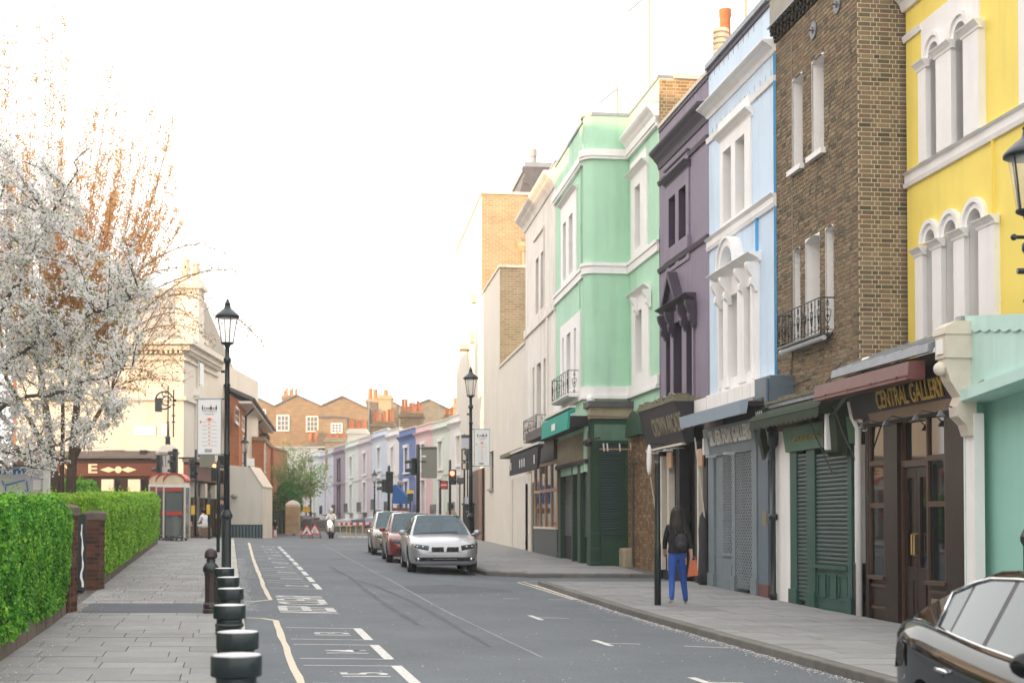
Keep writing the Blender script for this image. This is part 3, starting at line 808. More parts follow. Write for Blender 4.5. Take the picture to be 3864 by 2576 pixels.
m=MB();m.wall(0,LB,zlow,ztop,OPS,-.008,.02);m.face([(0,-.008,zlow),(0,-1.0,zlow),(0,-1.0,ztop+.9),(0,-.008,ztop+.9)][::-1]);m.build('mortar_bed','mortar',r)
items=[]
side=brick_list(-.98,0,zlow,ztop+.85,(),4)
def vis(z):return 4.0<z<12.9
sitems=[((-.006,a,z0),(.03,b,z1))for a,b,z0,z1 in side]
sitems.sort(key=lambda q:(0 if vis(q[0][2])else 1,-(q[1][1]-q[0][1])*0+0))
fr=[((a,-.03,z0),(b,.006,z1))for a,b,z0,z1 in brick_list(0.0,LB,zlow,ztop,OPS,9)]
lay_bricks(r,sitems+fr,'stock_brick',300,3)
for a,b,c,d in OPS:
 m=MB();n=6;rise=.07;w=b-a
 P=[(a+w*i/n,d-rise*(1-math.sin(math.pi*i/n)))for i in range(n+1)]
 dp=.55
 m.face([(a+.0,.004,c),(a,-dp,c),(a,-dp,d),(a,.004,d)]);m.face([(b,.004,d),(b,-dp,d),(b,-dp,c),(b,.004,c)]);m.face([(a,.004,c),(b,.004,c),(b,-dp,c),(a,-dp,c)])
 for p,q in zip(P,P[1:]):
  m.face([(p[0],.004,p[1]),(q[0],.004,q[1]),(q[0],-dp,q[1]),(p[0],-dp,p[1])]);m.face([(q[0],.004,q[1]),(p[0],.004,p[1]),(p[0],.004,d+.001),(q[0],.004,d+.001)])
 m.build('window_reveal','white_trim',r)
 sash(r,a,b,c,d,-.48,nz=2)
 if(a,b,c,d)in U:bx(r,'sill','white_trim',a-.09,b+.09,-.1,.10,c-.10,c)
fr=[]
for k,(zz,pr)in enumerate(((ztop,.02),(ztop+.076,.05),(ztop+.152,.08),(ztop+.228,.12))):
 fr+=[((a,-.03,z0),(b,pr+(.03 if(i+k)%2 else 0),z1))for i,(a,b,z0,z1)in enumerate(brick_list(0.0,LB,zz,zz+.076,(),k,L=.11,H=.11))]
lay_bricks(r,fr,'dark_brick',160,5)
bx(r,'corbel_bed','mortar_dark',0,LB,-.5,-.01,ztop,ztop+.31)
bx(r,'parapet','grey_render',.0,LB+.02,-.35,.10,ztop+.31,ztop+.92);bx(r,'coping','lead',-.0,LB+.05,-.4,.14,ztop+.92,ztop+.99)
bx(r,'ledge_capping','lead',0,LB,-.3,.17,ztop+.305,ztop+.33)
for px,py in((3163,18),(3073,116)):
 x,z=f.at(px,py);m=MB();m.lathe([(.17,0),(.175,.015),(.16,.03),(.05,.032),(.04,.05)],(0,0,0),20,Matrix.Rotation(R(-90),3,'X'));m.box(-.012,.012,.03,.11,-.012,.012);m.box(-.012,.012,.03,.05,-.06,.06)
 o=m.build('tie_plate','plate_grey',r,smooth=False);o.location=(x,.006,z)
b0,b1=f.x(3150,0,1200),f.x(2938,.25,1300)
balcony(r,b0,b1,bz,.63,.27,13,solid=False)
body(r,.02,LB,ztop)
m=MB();m.tube([(f.x(2995),.02,f.z(2992,1000)),(f.x(2995),.02,bz-.1),(f.x(2990),.03,4.15),(f.x(3060),.03,4.25),(f.x(3110),.03,4.0),(f.x(3180),.03,4.35),(f.x(3230),.03,4.2)],.010,5);m.build('cable','plastic_black',r)
m=MB();m.tube([(f.x(2992,0,800),.015,11.0),(f.x(2993,0,800),.015,bz)],.008,5);m.build('cable','grey_render',r)
f=Fac(9.37,KR,28.70);r=house(f,'blue_house','pale blue house with white trim between the brick and purple houses')
LB=f.x(2675,0,900);zw=3.6
zpar=f.z(2770,157);zc1=f.z(2672,388);zc0=f.z(2672,461)
bt,bb=f.z(2800,820),f.z(2800,866)
uw=(f.x(2838,0,600),f.x(2723,0,600));uwt=f.z(2838,440);uo=[(f.x(2817,0,600),f.x(2782,0,600)),(f.x(2766,0,650),f.x(2735,0,650))];uot=f.z(2800,518);uob=bt+.12
base=f.z(2800,1455)
lw=(f.x(2868,0,1250),f.x(2717,0,1250));lt=f.z(2775,1040)
lo=[(f.x(2848,0,1250),f.x(2824,0,1250)),(f.x(2798,0,1250),f.x(2762,0,1250)),(f.x(2744,0,1250),f.x(2728,0,1250))];lot=f.z(2780,1108)
m=MB();m.wall(0,LB,zw,zpar,[(uw[0],uw[1],bt,uwt),(lw[0],lw[1],base,lt)],0,.1);m.build('wall','blue_paint',r)
brk=f.x(2862,0,900)
bx(r,'wall_break','blue_deep',brk,brk+.015,0,.07,lt+.2,bb);bx(r,'wall_break','blue_deep',.005,.02,0,.06,base,zc0)
m=MB();panel(m,uw[0],uw[1],bt,uwt,[(a,b,uob,uot)for a,b in uo],.05,.4,.12);m.build('window_surround','white_trim',r)
for a,b in uo:sash(r,a,b,uob,uot,-.30,pane='pane_pale')
m=MB();panel(m,lw[0],lw[1],base,lt,[(a,b,base+.25,lot)for a,b in lo],.05,.45,.12);m.build('window_surround','white_trim',r)
for a,b in lo:sash(r,a,b,base+.25,lot,-.36)
for a,b in((lo[0][0]-.12,lo[0][0]),(lo[0][1],lo[1][0]),(lo[1][1],lo[2][0]),(lo[2][1],lo[2][1]+.1)):
 if b-a>.03:bx(r,'pilaster','white_trim',a+.005,b-.005,.05,.10,base+.05,lot-.02)
cornice(r,uw[0]-.1,uw[1]+.1,uwt,uwt+.2,.2,'white_trim','hood_mould');bx(r,'hood_block','white_trim',uw[0],uw[1],-.02,.07,uwt+.2,uwt+.48)
cornice(r,lw[0]-.12,lw[1]+.12,lt,lt+.2,.30,'white_trim','hood_mould')
for px in(2711,2745,2802,2846):console(r,f.x(px,.1,1100),.15,lt,.62,.24,'white_trim',.05)
cxa=(f.x(2811,.05,1000)+f.x(2723,.05,1000))/2;ra=.62
m=MB();arch_band(m,cxa,lt+.2,ra-.16,ra,-.02,.22);arch_band(m,cxa,lt+.2,ra,ra+.05,-.02,.27);m.build('round_pediment','white_trim',r)
zz=uwt+.34
for a,b in((0.0,uw[0]-.0),(uw[1]+.0,LB)):m=MB();m.prism([(-.02,zz-.06),(.05,zz-.06),(.08,zz+.05),(-.02,zz+.06)][::-1],'x',a,b);m.build('string_course','white_trim',r,fix=True)
m=MB();m.prism([(-.02,bb),(.05,bb),(.08,bb+.08),(.06,bb+.10),(.06,bt-.06),(.13,bt),(-.02,bt)][::-1],'x',.0,LB+.02);m.build('string_course','white_trim',r,fix=True)
cornice(r,-.02,LB+.03,zc0+.04,zc0+.62*(zc1-zc0),.30,'white_trim')
bx(r,'plinth_band','white_trim',0,LB,-.02,.085,base-.35,base)
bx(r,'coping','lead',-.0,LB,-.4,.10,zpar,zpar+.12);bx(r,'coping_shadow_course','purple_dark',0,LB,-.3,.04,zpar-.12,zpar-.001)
body(r,0,LB,zpar-.4)
x,z=f.at(2742,195,-1.2)
st_=new('chimney_stack',None,r)
bx(st_,'stack','grey_render',x-.9,x+.7,-1.9,-.7,zpar-.5,zpar+.55)
bx(r,'lump_of_render','grey_render',f.x(2715,-.1,230),f.x(2699,-.1,230),-.5,-.1,zpar,zpar+.28,bevel=.05)
chimney_pot(st_,x+.12,-1.2,zpar+.55,1.92,.16);chimney_pot(st_,x-.16,-1.0,zpar+.55,1.30,.19,'cream_pot',True)
m=MB()
for k in range(14):
 for zq,yq in((zc1+.05,.4),(zz+.06,.04)):m.tube([(.2+k*.36,yq,zq-.02),(.2+k*.36,yq,zq+.16)],.004,3)
stuff(m.build('bird_spikes','plastic_black',r))
f=Fac(9.37,KR,33.62);r=house(f,'purple_house','dark purple house with near-black trim beside the pale blue house')
LB=f.x(2490,0,900);zpar=f.z(2570,397);zc0=f.z(2580,553);zc1=f.z(2580,520)
bb=f.z(2560,985);bt=bb+.12
uw=(f.x(2604,0,800),f.x(2518,0,800));uwt=f.z(2560,672);uo=[(f.x(2593,0,800),f.x(2566,0,800)),(f.x(2553,0,800),f.x(2528,0,800))];uot=f.z(2580,706);uob=f.z(2580,978)
lt=f.z(2565,1168);base=3.6;lo=[(f.x(2618,0,1350),f.x(2597,0,1350)),(f.x(2580,0,1350),f.x(2548,0,1350)),(f.x(2536,0,1350),f.x(2520,0,1350))];lot=f.z(2560,1215)
lw=(lo[0][0]-.12,lo[-1][1]+.15)
m=MB();m.wall(0,LB,3.4,zpar,[(uw[0],uw[1],uob-.1,uwt),(lw[0],lw[1],base,lt)],0,.1);m.build('wall','purple_paint',r)
m=MB();panel(m,uw[0],uw[1],uob-.1,uwt,[(a,b,uob,uot)for a,b in uo],.04,.4,.12);m.build('window_surround','purple_paint',r)
m=MB();panel(m,lw[0],lw[1],base,lt,[(a,b,base+.1,lot)for a,b in lo],.05,.45,.12);m.build('window_surround','purple_paint',r)
for a,b in uo:m=MB();m.reveal(a+.004,b-.004,uob+.004,uot-.004,.036,.33);m.build('window_reveal','purple_dark',r);sash(r,a,b,uob,uot,-.28,'purple_dark')
for a,b in lo:m=MB();m.reveal(a+.004,b-.004,base+.104,lot-.004,.046,.38);m.build('window_reveal','purple_dark',r);sash(r,a,b,base+.1,lot,-.32,'purple_dark')
cornice(r,uw[0]-.1,uw[1]+.1,uwt,uwt+.2,.2,'purple_dark','hood_mould');bx(r,'hood_block','purple_paint',uw[0],uw[1],-.02,.06,uwt+.2,uwt+.42);bx(r,'hood_cap','purple_dark',uw[0]-.03,uw[1]+.03,-.02,.10,uwt+.42,uwt+.47)
cornice(r,lw[0]-.12,lw[1]+.12,lt,lt+.2,.30,'purple_dark','hood_mould')
for px in(2507,2534,2581,2612):console(r,f.x(px,.1,1250),.14,lt,.66,.24,'purple_dark',.05)
cxa=f.x(2540,.1,1140);m=MB()
for(hw,hh,y)in((.75,.80,.26),):
 m.prism([(cxa-hw,lt+.2),(cxa+hw,lt+.2),(cxa,lt+.2+hh)],'y',-.02,y*.5)
 m.prism([(cxa-hw,lt+.2),(cxa-hw+.14,lt+.2),(cxa,lt+.06+hh),(cxa+hw-.14,lt+.2),(cxa+hw,lt+.2),(cxa,lt+.22+hh)],'y',0,y)
m.build('pediment','purple_dark',r,fix=True)
zz=uwt+.3
for a,b in((0.0,uw[0]),(uw[1],LB)):m=MB();m.prism([(-.02,zz-.05),(.05,zz-.05),(.08,zz+.05),(-.02,zz+.06)][::-1],'x',a,b);m.build('string_course','purple_dark',r,fix=True)
m=MB();m.prism([(-.02,bb),(.05,bb),(.08,bt-.03),(.08,bt),(-.02,bt)][::-1],'x',0,LB);m.build('string_course','purple_dark',r,fix=True)
bx(r,'sill_block','purple_paint',uw[0]-.1,uw[1]+.1,-.02,.10,bt,bt+.32)
cornice(r,-.0,LB+.02,zc0+.02,zc0+.48,.30,'purple_dark')
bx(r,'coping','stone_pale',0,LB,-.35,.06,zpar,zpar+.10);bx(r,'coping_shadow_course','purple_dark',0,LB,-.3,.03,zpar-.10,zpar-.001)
body(r,0,LB,zpar-.4)
f=Fac(9.37,KR,38.50);r=house(f,'green_house','mint green house with white bands and a rounded corner stepping forward')
LB=3.75;TOP=13.6
c1t,c1b=12.56,12.30;m1t,m1b=9.18,8.88;l1t,l1b=5.52,5.20
uw=(f.x(2446,0,800),f.x(2386,0,850));uwt=f.z(2415,655);uo=(f.x(2421,0,800),f.x(2401,0,800));uot=f.z(2411,700)
lw=(f.x(2453,0,1250),f.x(2389,0,1250));lt=f.z(2420,1118);lo=(f.x(2427,0,1250),f.x(2403,0,1250));lot=f.z(2415,1172)
m=MB();m.wall(0,LB,3.0,TOP,[(uw[0],uw[1],m1t,uwt),(lw[0],lw[1],l1t,lt)],0,.1)
f2=Fac(7.35,-.121,42.77)
PR=1.33;rad=.32;nose=[(LB,0.0),(LB,PR-rad)]+[(LB+rad-rad*math.cos(a),PR-rad+rad*math.sin(a))for a in[math.pi/2*i/7 for i in range(1,8)]]
def along(pts,z0,z1,out=0.0):
 """vertical skin along the step; out pushes it toward the street and the camera"""
 Q=[]
 for i,p in enumerate(pts):
  a=Vector(pts[max(0,i-1)]);b=Vector(pts[min(len(pts)-1,i+1)]);t=(b-a).normalized();n=Vector((-t.y,t.x));Q.append(Vector(p)+n*out)
 return Q
Q=nose
for p,q in zip(Q,Q[1:]):m.face([(p[0],p[1],3.0),(q[0],q[1],3.0),(q[0],q[1],TOP),(p[0],p[1],TOP)][::-1])
xe2,ye2=LB+rad,PR
w=m.build('wall','green_paint',r);
def local2(pt):d_=pt-f.o;return d_.dot(f.u),d_.dot(f.w)
E0=local2(f2.pt(rad*.6,0,0));
XG=f2.x(2097,0,1000)
def band_step(name,z0,z1,o,mat='white_trim'):
 A=along([(0.0,0.0)]+nose,z0,z1,0.0);Bq=along([(0.0,0.0)]+nose,z0,z1,o);m=MB()
 Bq[0]=Vector((0.0,o));Bq[1]=Vector((LB-o,o));
 m.strip([(p.x,p.y,z1)for p in A],[(p.x,p.y,z1)for p in Bq]);m.strip([(p.x,p.y,z0)for p in Bq],[(p.x,p.y,z0)for p in A]);m.strip([(p.x,p.y,z1)for p in Bq],[(p.x,p.y,z0)for p in Bq])
 m.strip([(p.x,p.y,z1)for p in A[:1]]+[(Bq[0].x,Bq[0].y,z1)],[(p.x,p.y,z0)for p in A[:1]]+[(Bq[0].x,Bq[0].y,z0)])
 return m.build(name,mat,r)
for z0,z1,o in((c1b,c1t,.10),(c1b+.08,c1t+.02,.14),(m1b,m1t,.07),(m1t-.08,m1t+.02,.11),(l1b,l1t,.07),(l1b-.05,l1b+.06,.11)):band_step('string_course',z0,z1,o)
cornice(r,0,LB-.2,c1b+.02,c1t+.35,.34,'white_trim')
for(a,b),zb_,zt_,(oa,ob),ot in((uw,m1t,uwt,uo,uot),(lw,l1t,lt,lo,lot)):
 m=MB();panel(m,a,b,zb_,zt_,[(oa,ob,zb_+.25,ot)],.05,.4,.12);m.build('window_surround','white_trim',r)
 sash(r,oa,ob,zb_+.25,ot,-.3);cornice(r,a-.1,b+.1,zt_,zt_+.2,.22,'white_trim','hood_mould')
for px in(2399,2445):console(r,f.x(px,.1,1180),.14,lt,.5,.2,'white_trim',.05)
bx(r,'hood_block','white_trim',uw[0],uw[1],-.02,.07,uwt+.2,uwt+.5)
r2=new('front_wing',None,r);r2.matrix_basis=Matrix.Rotation(-f.rz,4,'Z')@Matrix.Translation(f2.o-f.o)@Matrix.Rotation(f2.rz,4,'Z')
uw2=(f2.x(2179,0,900),f2.x(2122,0,950));u2t=f2.z(2150,755);lw2=(f2.x(2193,0,1300),f2.x(2119,0,1300));l2t=f2.z(2155,1205)
uo2=[(f2.x(2166,0,900),f2.x(2152,0,900)),(f2.x(2141,0,900),f2.x(2129,0,900))];u2o=f2.z(2155,815)
lo2=[(f2.x(2179,0,1300),f2.x(2171,0,1300)),(f2.x(2158,0,1300),f2.x(2143,0,1300)),(f2.x(2133,0,1300),f2.x(2127,0,1300))];l2o=f2.z(2165,1246)
m=MB();m.wall(.19,XG,3.0,TOP,[(uw2[0],uw2[1],m1t,u2t),(lw2[0],lw2[1],l1t,l2t)],0,.1);m.build('wall','green_paint',r2)
for(a,b),zb_,zt_,os_,ot in((uw2,m1t,u2t,uo2,u2o),(lw2,l1t,l2t,lo2,l2o)):
 m=MB();panel(m,a,b,zb_,zt_,[(p,q,zb_+.2,ot)for p,q in os_],.05,.4,.12);m.build('window_surround','white_trim',r2)
 for p,q in os_:sash(r2,p,q,zb_+.2,ot,-.3)
cornice(r2,uw2[0]-.08,uw2[1]+.08,u2t,u2t+.16,.18,'white_trim','hood_mould')
for z0,z1,o in((c1b,c1t,.10),(c1b+.08,c1t+.02,.14),(m1b,m1t,.07),(m1t-.08,m1t+.02,.11),(l1b,l1t,.07)):bx(r2,'string_course','white_trim',.10,XG,-.02,o,z0,z1)
gx=f2.x(2196,0,900);bx(r2,'wall_break','green_paint',gx-.015,gx,0,.05,m1t,c1b);bx(r2,'wall_break','green_paint',f2.x(2190,0,1100),f2.x(2188,0,1100),0,.04,l2t+.1,m1b)
balcony(r2,f2.x(2190,0,1440),f2.x(2083,.38,1500),l1t-.1,.72,.38,9)
bx(r2,'coping','lead',.0,XG,-.4,.05,TOP,TOP+.10);body(r2,.05,XG,TOP-.4,7)
m=MB();m.prism([(0,-.4),(0,.03),(LB-.03,.03),(LB-.03,PR-.2),(LB+.2,PR+.04),(LB+.6,PR+.04),(LB+.6,-.4)],'z',TOP,TOP+.10);m.build('coping','lead',r,fix=True)
m=MB();m.tube([(XG-.1,.05,13.0),(XG-.12,.05,9.3),(XG+.02,.06,9.0),(XG-.1,.05,4.5)],.012,5);m.build('cable','sign_white',r2)
body(r,.02,LB+.4,TOP-.4)
m=MB();m.face([(.0,-3.2,9.5),(.0,0,9.5),(0,0,TOP),(0,-3.2,TOP)]);m.build('mortar_bed','sun_mortar' if 'sun_mortar' in _M else 'mortar',r)
side=brick_list(-3.2,-.0,11.2,TOP-.02,(),8,ch=.094,L=.26,H=.13,j=.018)
side.sort(key=lambda q:-q[2]);lay_bricks(r,[((-.008,a,z0),(.03,b,z1))for a,b,z0,z1 in side],'yellow_brick',300,6)
bx(r,'coping','stone_pale',-.08,.12,-3.3,-.41,TOP,TOP+.13)
st_=new('chimney_stack',None,r);x,z=f.at(2356,440,-.8);chimney_pot(st_,x,-.8,TOP-.1,.85,.17);bx(st_,'stack','grey_render',x-.6,x+.5,-1.3,-.4,TOP-.4,TOP-.1)
def collapse(e,to):
 M=e.matrix_basis.copy()
 for c in list(e.children):
  ml=c.matrix_basis.copy();c.parent=to;c.matrix_basis=M@ml
 bpy.data.objects.remove(e)
collapse(r2,r)
f=f2b=Fac(7.35,-.121,42.77+5.62);r=house(f,'white_house','weathered white house with dark sash windows beside the mint green house')
LB=f.x(1983,0,1000);zp=f.z(2040,706);zc=f.z(2040,790)
bt=f.z(2040,1192);bb=bt-.3
uo=[(f.x(2051,0,1050),f.x(2040,0,1050)),(f.x(2032,0,1050),f.x(2021,0,1050))];ut=f.z(2037,962);ub=f.z(2037,1172)
lo=[(f.x(2060,0,1450),f.x(2051,0,1450)),(f.x(2041,0,1450),f.x(2025,0,1450)),(f.x(2016,0,1450),f.x(2010,0,1450))];lt=f.z(2035,1368);lb=4.6
m=MB();m.wall(0,LB,3.0,zp,[(a,b,ub,ut)for a,b in uo]+[(a,b,lb,lt)for a,b in lo],0,.3);m.build('wall','old_white',r)
for a,b in uo:sash(r,a,b,ub,ut,-.18,'sign_grey')
for a,b in lo:sash(r,a,b,lb,lt,-.18,'sign_grey')
cornice(r,0,LB+.2,zc,zc+.55,.42,'old_white');bx(r,'string_course','old_white',0,LB,-.02,.08,bb,bt);bx(r,'coping','lead',0,LB,-.3,.04,zp,zp+.07)
hx=(uo[0][0]-.25,uo[1][1]+.35);m=MB();m.box(hx[0],hx[1],0,.07,ut+.75,ut+.85);m.box(hx[0]-.05,hx[0],0,.05,ub,ut+.75);m.build('hood_mould','old_white',r)
bx(r,'pilaster','old_white',f.x(2070,0,1200),f.x(2064,0,1200),0,.05,4.6,bb)
balcony(r,f.x(2066,0,1520),f.x(1976,.4,1570),4.55,.75,.4,10,'old_white');body(r,0,LB,zp-.5)
f=Fac(7.35,-.121,56.35);r=house(f,'cream_building','tall cream rendered building with stepped brick flanks and slate mansard roof')
xa=f.x(1886,0,1300);xb=f.x(1818,0,1100);xc=f.x(1776,0,900);xd=xc+10
h1,h2,h3=f.z(1925,1352),f.z(1850,1066),f.z(1806,760)
wz=[f.z(1848,1845),f.z(1848,1705)];wx=(f.x(1862,0,1780),f.x(1848,0,1780));dx=(f.x(1828,0,1900),f.x(1786,0,1900))
m=MB();m.wall(.0,xa,0,h1,[],0,.2);m.wall(xa,xb,0,h2,[(wx[0],wx[1],wz[0],wz[1])]if wx[0]>xa else[],0,.3);m.wall(xb,xd,0,h3,[],0,.2)
m.build('wall','cream_wall',r)
if wx[0]>xa:sash(r,wx[0],wx[1],wz[0],wz[1],-.15,'wood_dark');bx(r,'sill','grey_render',wx[0]-.1,wx[1]+.1,-.1,.12,wz[0]-.1,wz[0])
for x,z0,z1,nm in((xa,h1-.2,h2,'brick_flank'),(xb,h2-.2,h3,'brick_flank')):
 m=MB();m.face([(x,0,z0),(x,-9,z0),(x,-9,z1),(x,0,z1)][::-1]);m.build(nm,'sun_brick',r)
bx(r,'coping','stone_pale',0.0,xa+.02,-.25,.06,h1,h1+.12);bx(r,'coping','stone_pale',xa-.08,xb,-.25,.06,h2,h2+.12);bx(r,'coping','stone_pale',xa-.08,xa+.2,-9,-.26,h2,h2+.12)
bx(r,'coping','stone_pale',xb-.08,xb+.2,-9,.06,h3,h3+.14);bx(r,'coping','stone_pale',xb+.2,xd,-.25,.06,h3,h3+.14)
bx(r,'rear_body','cream_wall',.05,xa-.02,-9,-.4,0,h1-.3);bx(r,'rear_body','cream_wall',xa+.05,xb-.02,-9,-.4,0,h2-.3);bx(r,'rear_body','cream_wall',xb+.05,xd,-9,-.4,0,h3-.3)
mz=h3+1.75;m=MB();y0=-1.9;m.raw([(xb+.4,y0,h3-.3),(xd,y0,h3-.3),(xd,y0-.6,mz),(xb+1.0,y0-.6,mz),(xb+.4,-9,h3-.3),(xb+1.0,-9,mz),(xd,-9,mz)],[(1,0,3,2),(0,4,5,3),(3,5,6,2)]);m.build('mansard_roof','slate',r)
for j in range(5):
 for i in range(9):
  z0=h3+.1+j*.33;yy=y0-.35-i*.62-(.3 if j%2 else 0);xx=xb+.40+(z0-h3+.3)*.6/2.05
  m=MB();m.hexa([(xx-.03,yy,z0),(xx+.02,yy,z0),(xx+.02,yy-.6,z0),(xx-.03,yy-.6,z0),(xx+.07,yy,z0+.34),(xx+.11,yy,z0+.34),(xx+.11,yy-.6,z0+.34),(xx+.07,yy-.6,z0+.34)]);m.build('roof_tile','slate',r)
bx(r,'roof_edge','lead',xb+.95,xd,-9,y0-.5,mz,mz+.25);
m=MB();m.lathe([(.16,0),(.16,.35),(.2,.4),(.2,.75),(.14,.8)],(xb+1.4,-2.9,mz+.25),10);m.build('flue','sign_grey',r)
bx(r,'dormer','stone_pale',xb-.05,xb+.9,-5.6,-3.9,h3-.1,h3+1.15)
for px,py in((1796,1140),(1790,1290)):
 x,z=f.at(px,py);bx(r,'wall_box','stone_pale',x,x+.6,0,.22,z,z+.5)
x,z=f.at(1784,1300);bx(r,'ledge','stone_pale',x+2,x+3.2,0,.5,z,z+.25)
bx(r,'doorway_boarding','wood_brown',dx[0],dx[1],-.02,.10,.3,f.z(1800,1775));bx(r,'doorway_post','wood_dark',dx[0]-.12,dx[0],-.02,.13,.3,f.z(1800,1775));
x=xb-.5;yq=-2.3
m=MB();yp=-(f.at(1905,930)[0])*0-2.2;m.tube([(xb-.12,yp,h2+.1),(xb-.12,yp,h2+2.4)],.12,8);m.lathe([(.2,0),(.34,.25),(.34,.45)],(xb-.12,yp,h2+2.35),8);m.tube([(xb-.12,yp,h2+2.6),(xb-.12,yp+.35,h2+2.95)],.16,8);m.build('vent_pipe','copper_lamp',r)
bx(r,'planter_box','wood_dark',xb-.5,xb-.1,-3.4,-2.7,h2+.02,h2+.6)
bx(r,'wall_lamp','plastic_black',xa-.35,xa-.05,-2.75,-2.15,h1+2.4,h1+2.75);m=MB();m.tube([(xa-.06,-2.8,h1-.1),(xa-.06,-2.8,h1+1.6)],.13,8);m.build('drain_pipe','plate_grey',r)
def leaf_cloud(n,fn,s0,s1,seed,flat=.5):
 rr=random.Random(seed);m=MB();m.rnd=[]
 for _ in range(n):
  c=Vector(fn(rr));s=rr.uniform(s0,s1);a=Vector((rr.gauss(0,1),rr.gauss(0,1),rr.gauss(0,1))).normalized();b=a.orthogonal().normalized();b.rotate(Matrix.Rotation(rr.uniform(0,6.28),3,a));e=a.cross(b)
  m.face([c-b*s,c+e*s*flat,c+b*s,c-e*s*flat]);m.rnd.append(rr.random())
 return m
pt=f.pt(xa-.45,-2.7,0)
for(dz0,dz1,rad_,n,lab,leafm)in((h1+.3,h1+4.2,.55,1600,'tall grey-green climber against the lower brick flank','haze_leaf'),(h2+.5,h2+1.7,.6,900,'round leafy plant in a box on the upper terrace','spring_leaf')):
 xx,yy=(xa-.5,-3.2)if 'climber' in lab else(xb-.5,-3.9)
 t=thing('terrace_plant',lab,'plant',f.pt(xx,yy,dz0-.35),0)
 H=dz1-dz0
 m=leaf_cloud(n,lambda q:(q.gauss(0,rad_*.45),q.gauss(0,rad_*.45),.3+q.random()*H),.07,.15,5);m.build('foliage',leafm,t)
 m=MB();m.tube([(0,0,-.1),(.05,.02,H*.5),(0,.05,H*.9)],.03,5);m.build('stem','bark',t)
KS=8.97
def shop(y0,label,name='shopfront',X0=KS,k=KR):f=Fac(X0,k,y0);return f,thing(name,label,'shopfront',f.o,f.rz)
def fascia_text(f,r,body_,mat,px0,px1,pya,pyb,off,tilt=0.0,bold=.0,w=None,h=None):
 """lettering between picture columns px0 (far, first letter) and px1"""
 xa,za=f.at(px0,pya,off);xb_,zb_=f.at(px1,pyb,off);z=(za+zb_)/2;
 X=Vector((-1,0,0));Y=Vector((0,math.sin(tilt),math.cos(tilt)))
 return lettering(body_,mat,r,axes((xa,off+.004,z),X,Y),1,.006,'LEFT',bold,'lettering',(xa-xb_,h))
f,r=shop(19.62,'dark brown wooden gallery shopfront with gold lettering under a lead canopy')
W_=f.x(3252,0,1900);zf=3.05;G=lambda x:f.g(x,0)
g0=-.1
def col(px):return f.x(px,0,1900)
for a,b in((3344,3393),(3575,3645),(3272,3284)):bx(r,'pilaster','wood_dark',col(b),col(a),-.3,.03,g0,zf)
for a,b in((3284,3344),(3501,3575)):
 x1,x0=col(a),col(b);fr_=new('shop_window',None,r)
 bx(fr_,'stall_riser','wood_dark',x0,x1,-.3,-.02,g0,.62);bx(fr_,'riser_moulding','wood_brown',x0+.02,x1-.02,-.02,.005,.50,.54);bx(fr_,'riser_moulding','wood_brown',x0+.02,x1-.02,-.02,.005,.15,.19);bx(fr_,'sill','wood_brown',x0,x1,-.1,.06,.62,.68)
 m=MB();m.box(x0,x0+.05,-.1,.02,.68,zf);m.box(x1-.05,x1,-.1,.02,.68,zf);m.box(x0+.05,x1-.05,-.1,.02,1.75,1.83);m.box(x0+.05,x1-.05,-.1,.02,2.42,2.50);m.build('frame','wood_brown',fr_)
 p=MB();p.face([(x1-.05,-.015,.68),(x0+.05,-.015,.68),(x0+.05,-.015,zf),(x1-.05,-.015,zf)]);p.build('pane','pane_dark',fr_)
x1,x0=col(3393),col(3501);mid=(x0+x1)/2
dr=new('doorway',None,r)
m=MB();m.box(x0,x0+.06,-.15,-.03,g0,zf);m.box(x1-.06,x1,-.15,-.03,g0,zf);m.box(x0+.06,x1-.06,-.15,-.02,2.36,2.46);m.build('door_frame','wood_brown',dr)
p=MB();p.face([(x1-.06,-.09,2.46),(x0+.06,-.09,2.46),(x0+.06,-.09,zf),(x1-.06,-.09,zf)]);p.build('pane','pane_dark',dr)
for a,b in((x0+.07,mid-.006),(mid+.006,x1-.07)):
 m=MB();m.wall(a,b,g0,2.35,[(a+.10,b-.10,.85,2.2)],-.06,.03);m.box(a+.12,b-.12,-.06,-.045,.15,.65);m.build('door_leaf','wood_dark',dr)
 p=MB();p.face([(b-.1,-.09,.85),(a+.1,-.09,.85),(a+.1,-.09,2.2),(b-.1,-.09,2.2)]);p.build('pane','pane_dark',dr)
 xx=(b-.04)if a<mid-.3 else(a+.04);m=MB();m.tube([(xx,-.05,1.02),(xx,.01,1.04),(xx,.01,1.34),(xx,-.05,1.36)],.013,6);m.build('door_handle','brass',dr)
bx(dr,'letter_plate','letter_dull',x0-.32,x0-.12,-.01,.012,.28,.42)
m=MB();P=[(-.02,zf),(.05,zf),(.10,zf+.05),(.10,zf+.12),(.16,zf+.14),(.30,zf+.85),(-.02,zf+.85)];m.prism(P[::-1],'x',.0,W_-.02);m.build('fascia','wood_dark',r,fix=True)
m=MB();m.prism([(.105,zf+.04),(.155,zf+.04),(.175,zf+.19),(.12,zf+.19)][::-1],'x',.02,W_*.8);m.build('fascia_panel','wood_fascia',r,fix=True)
m=MB();m.prism([(.165,zf+.20),(.182,zf+.20),(.312,zf+.84),(.29,zf+.84)][::-1],'x',.02,W_*.95);m.build('fascia_panel','black_sign',r,fix=True)
tl=math.atan2(.14,.71)
X=Vector((-1,0,0));Yv=Vector((0,math.sin(tl),math.cos(tl)))
lettering('CENTRAL GALLERY','gold',r,axes((f.x(3303,.25,1560),.198,zf+.225),X,Yv),1,.014,'LEFT',.012,'lettering',(f.x(3303,.25,1560)-f.x(3556,.25,1460),.29))
cz=f.z(3560,1303,.4);lt_=f.z(3560,1262,.3)
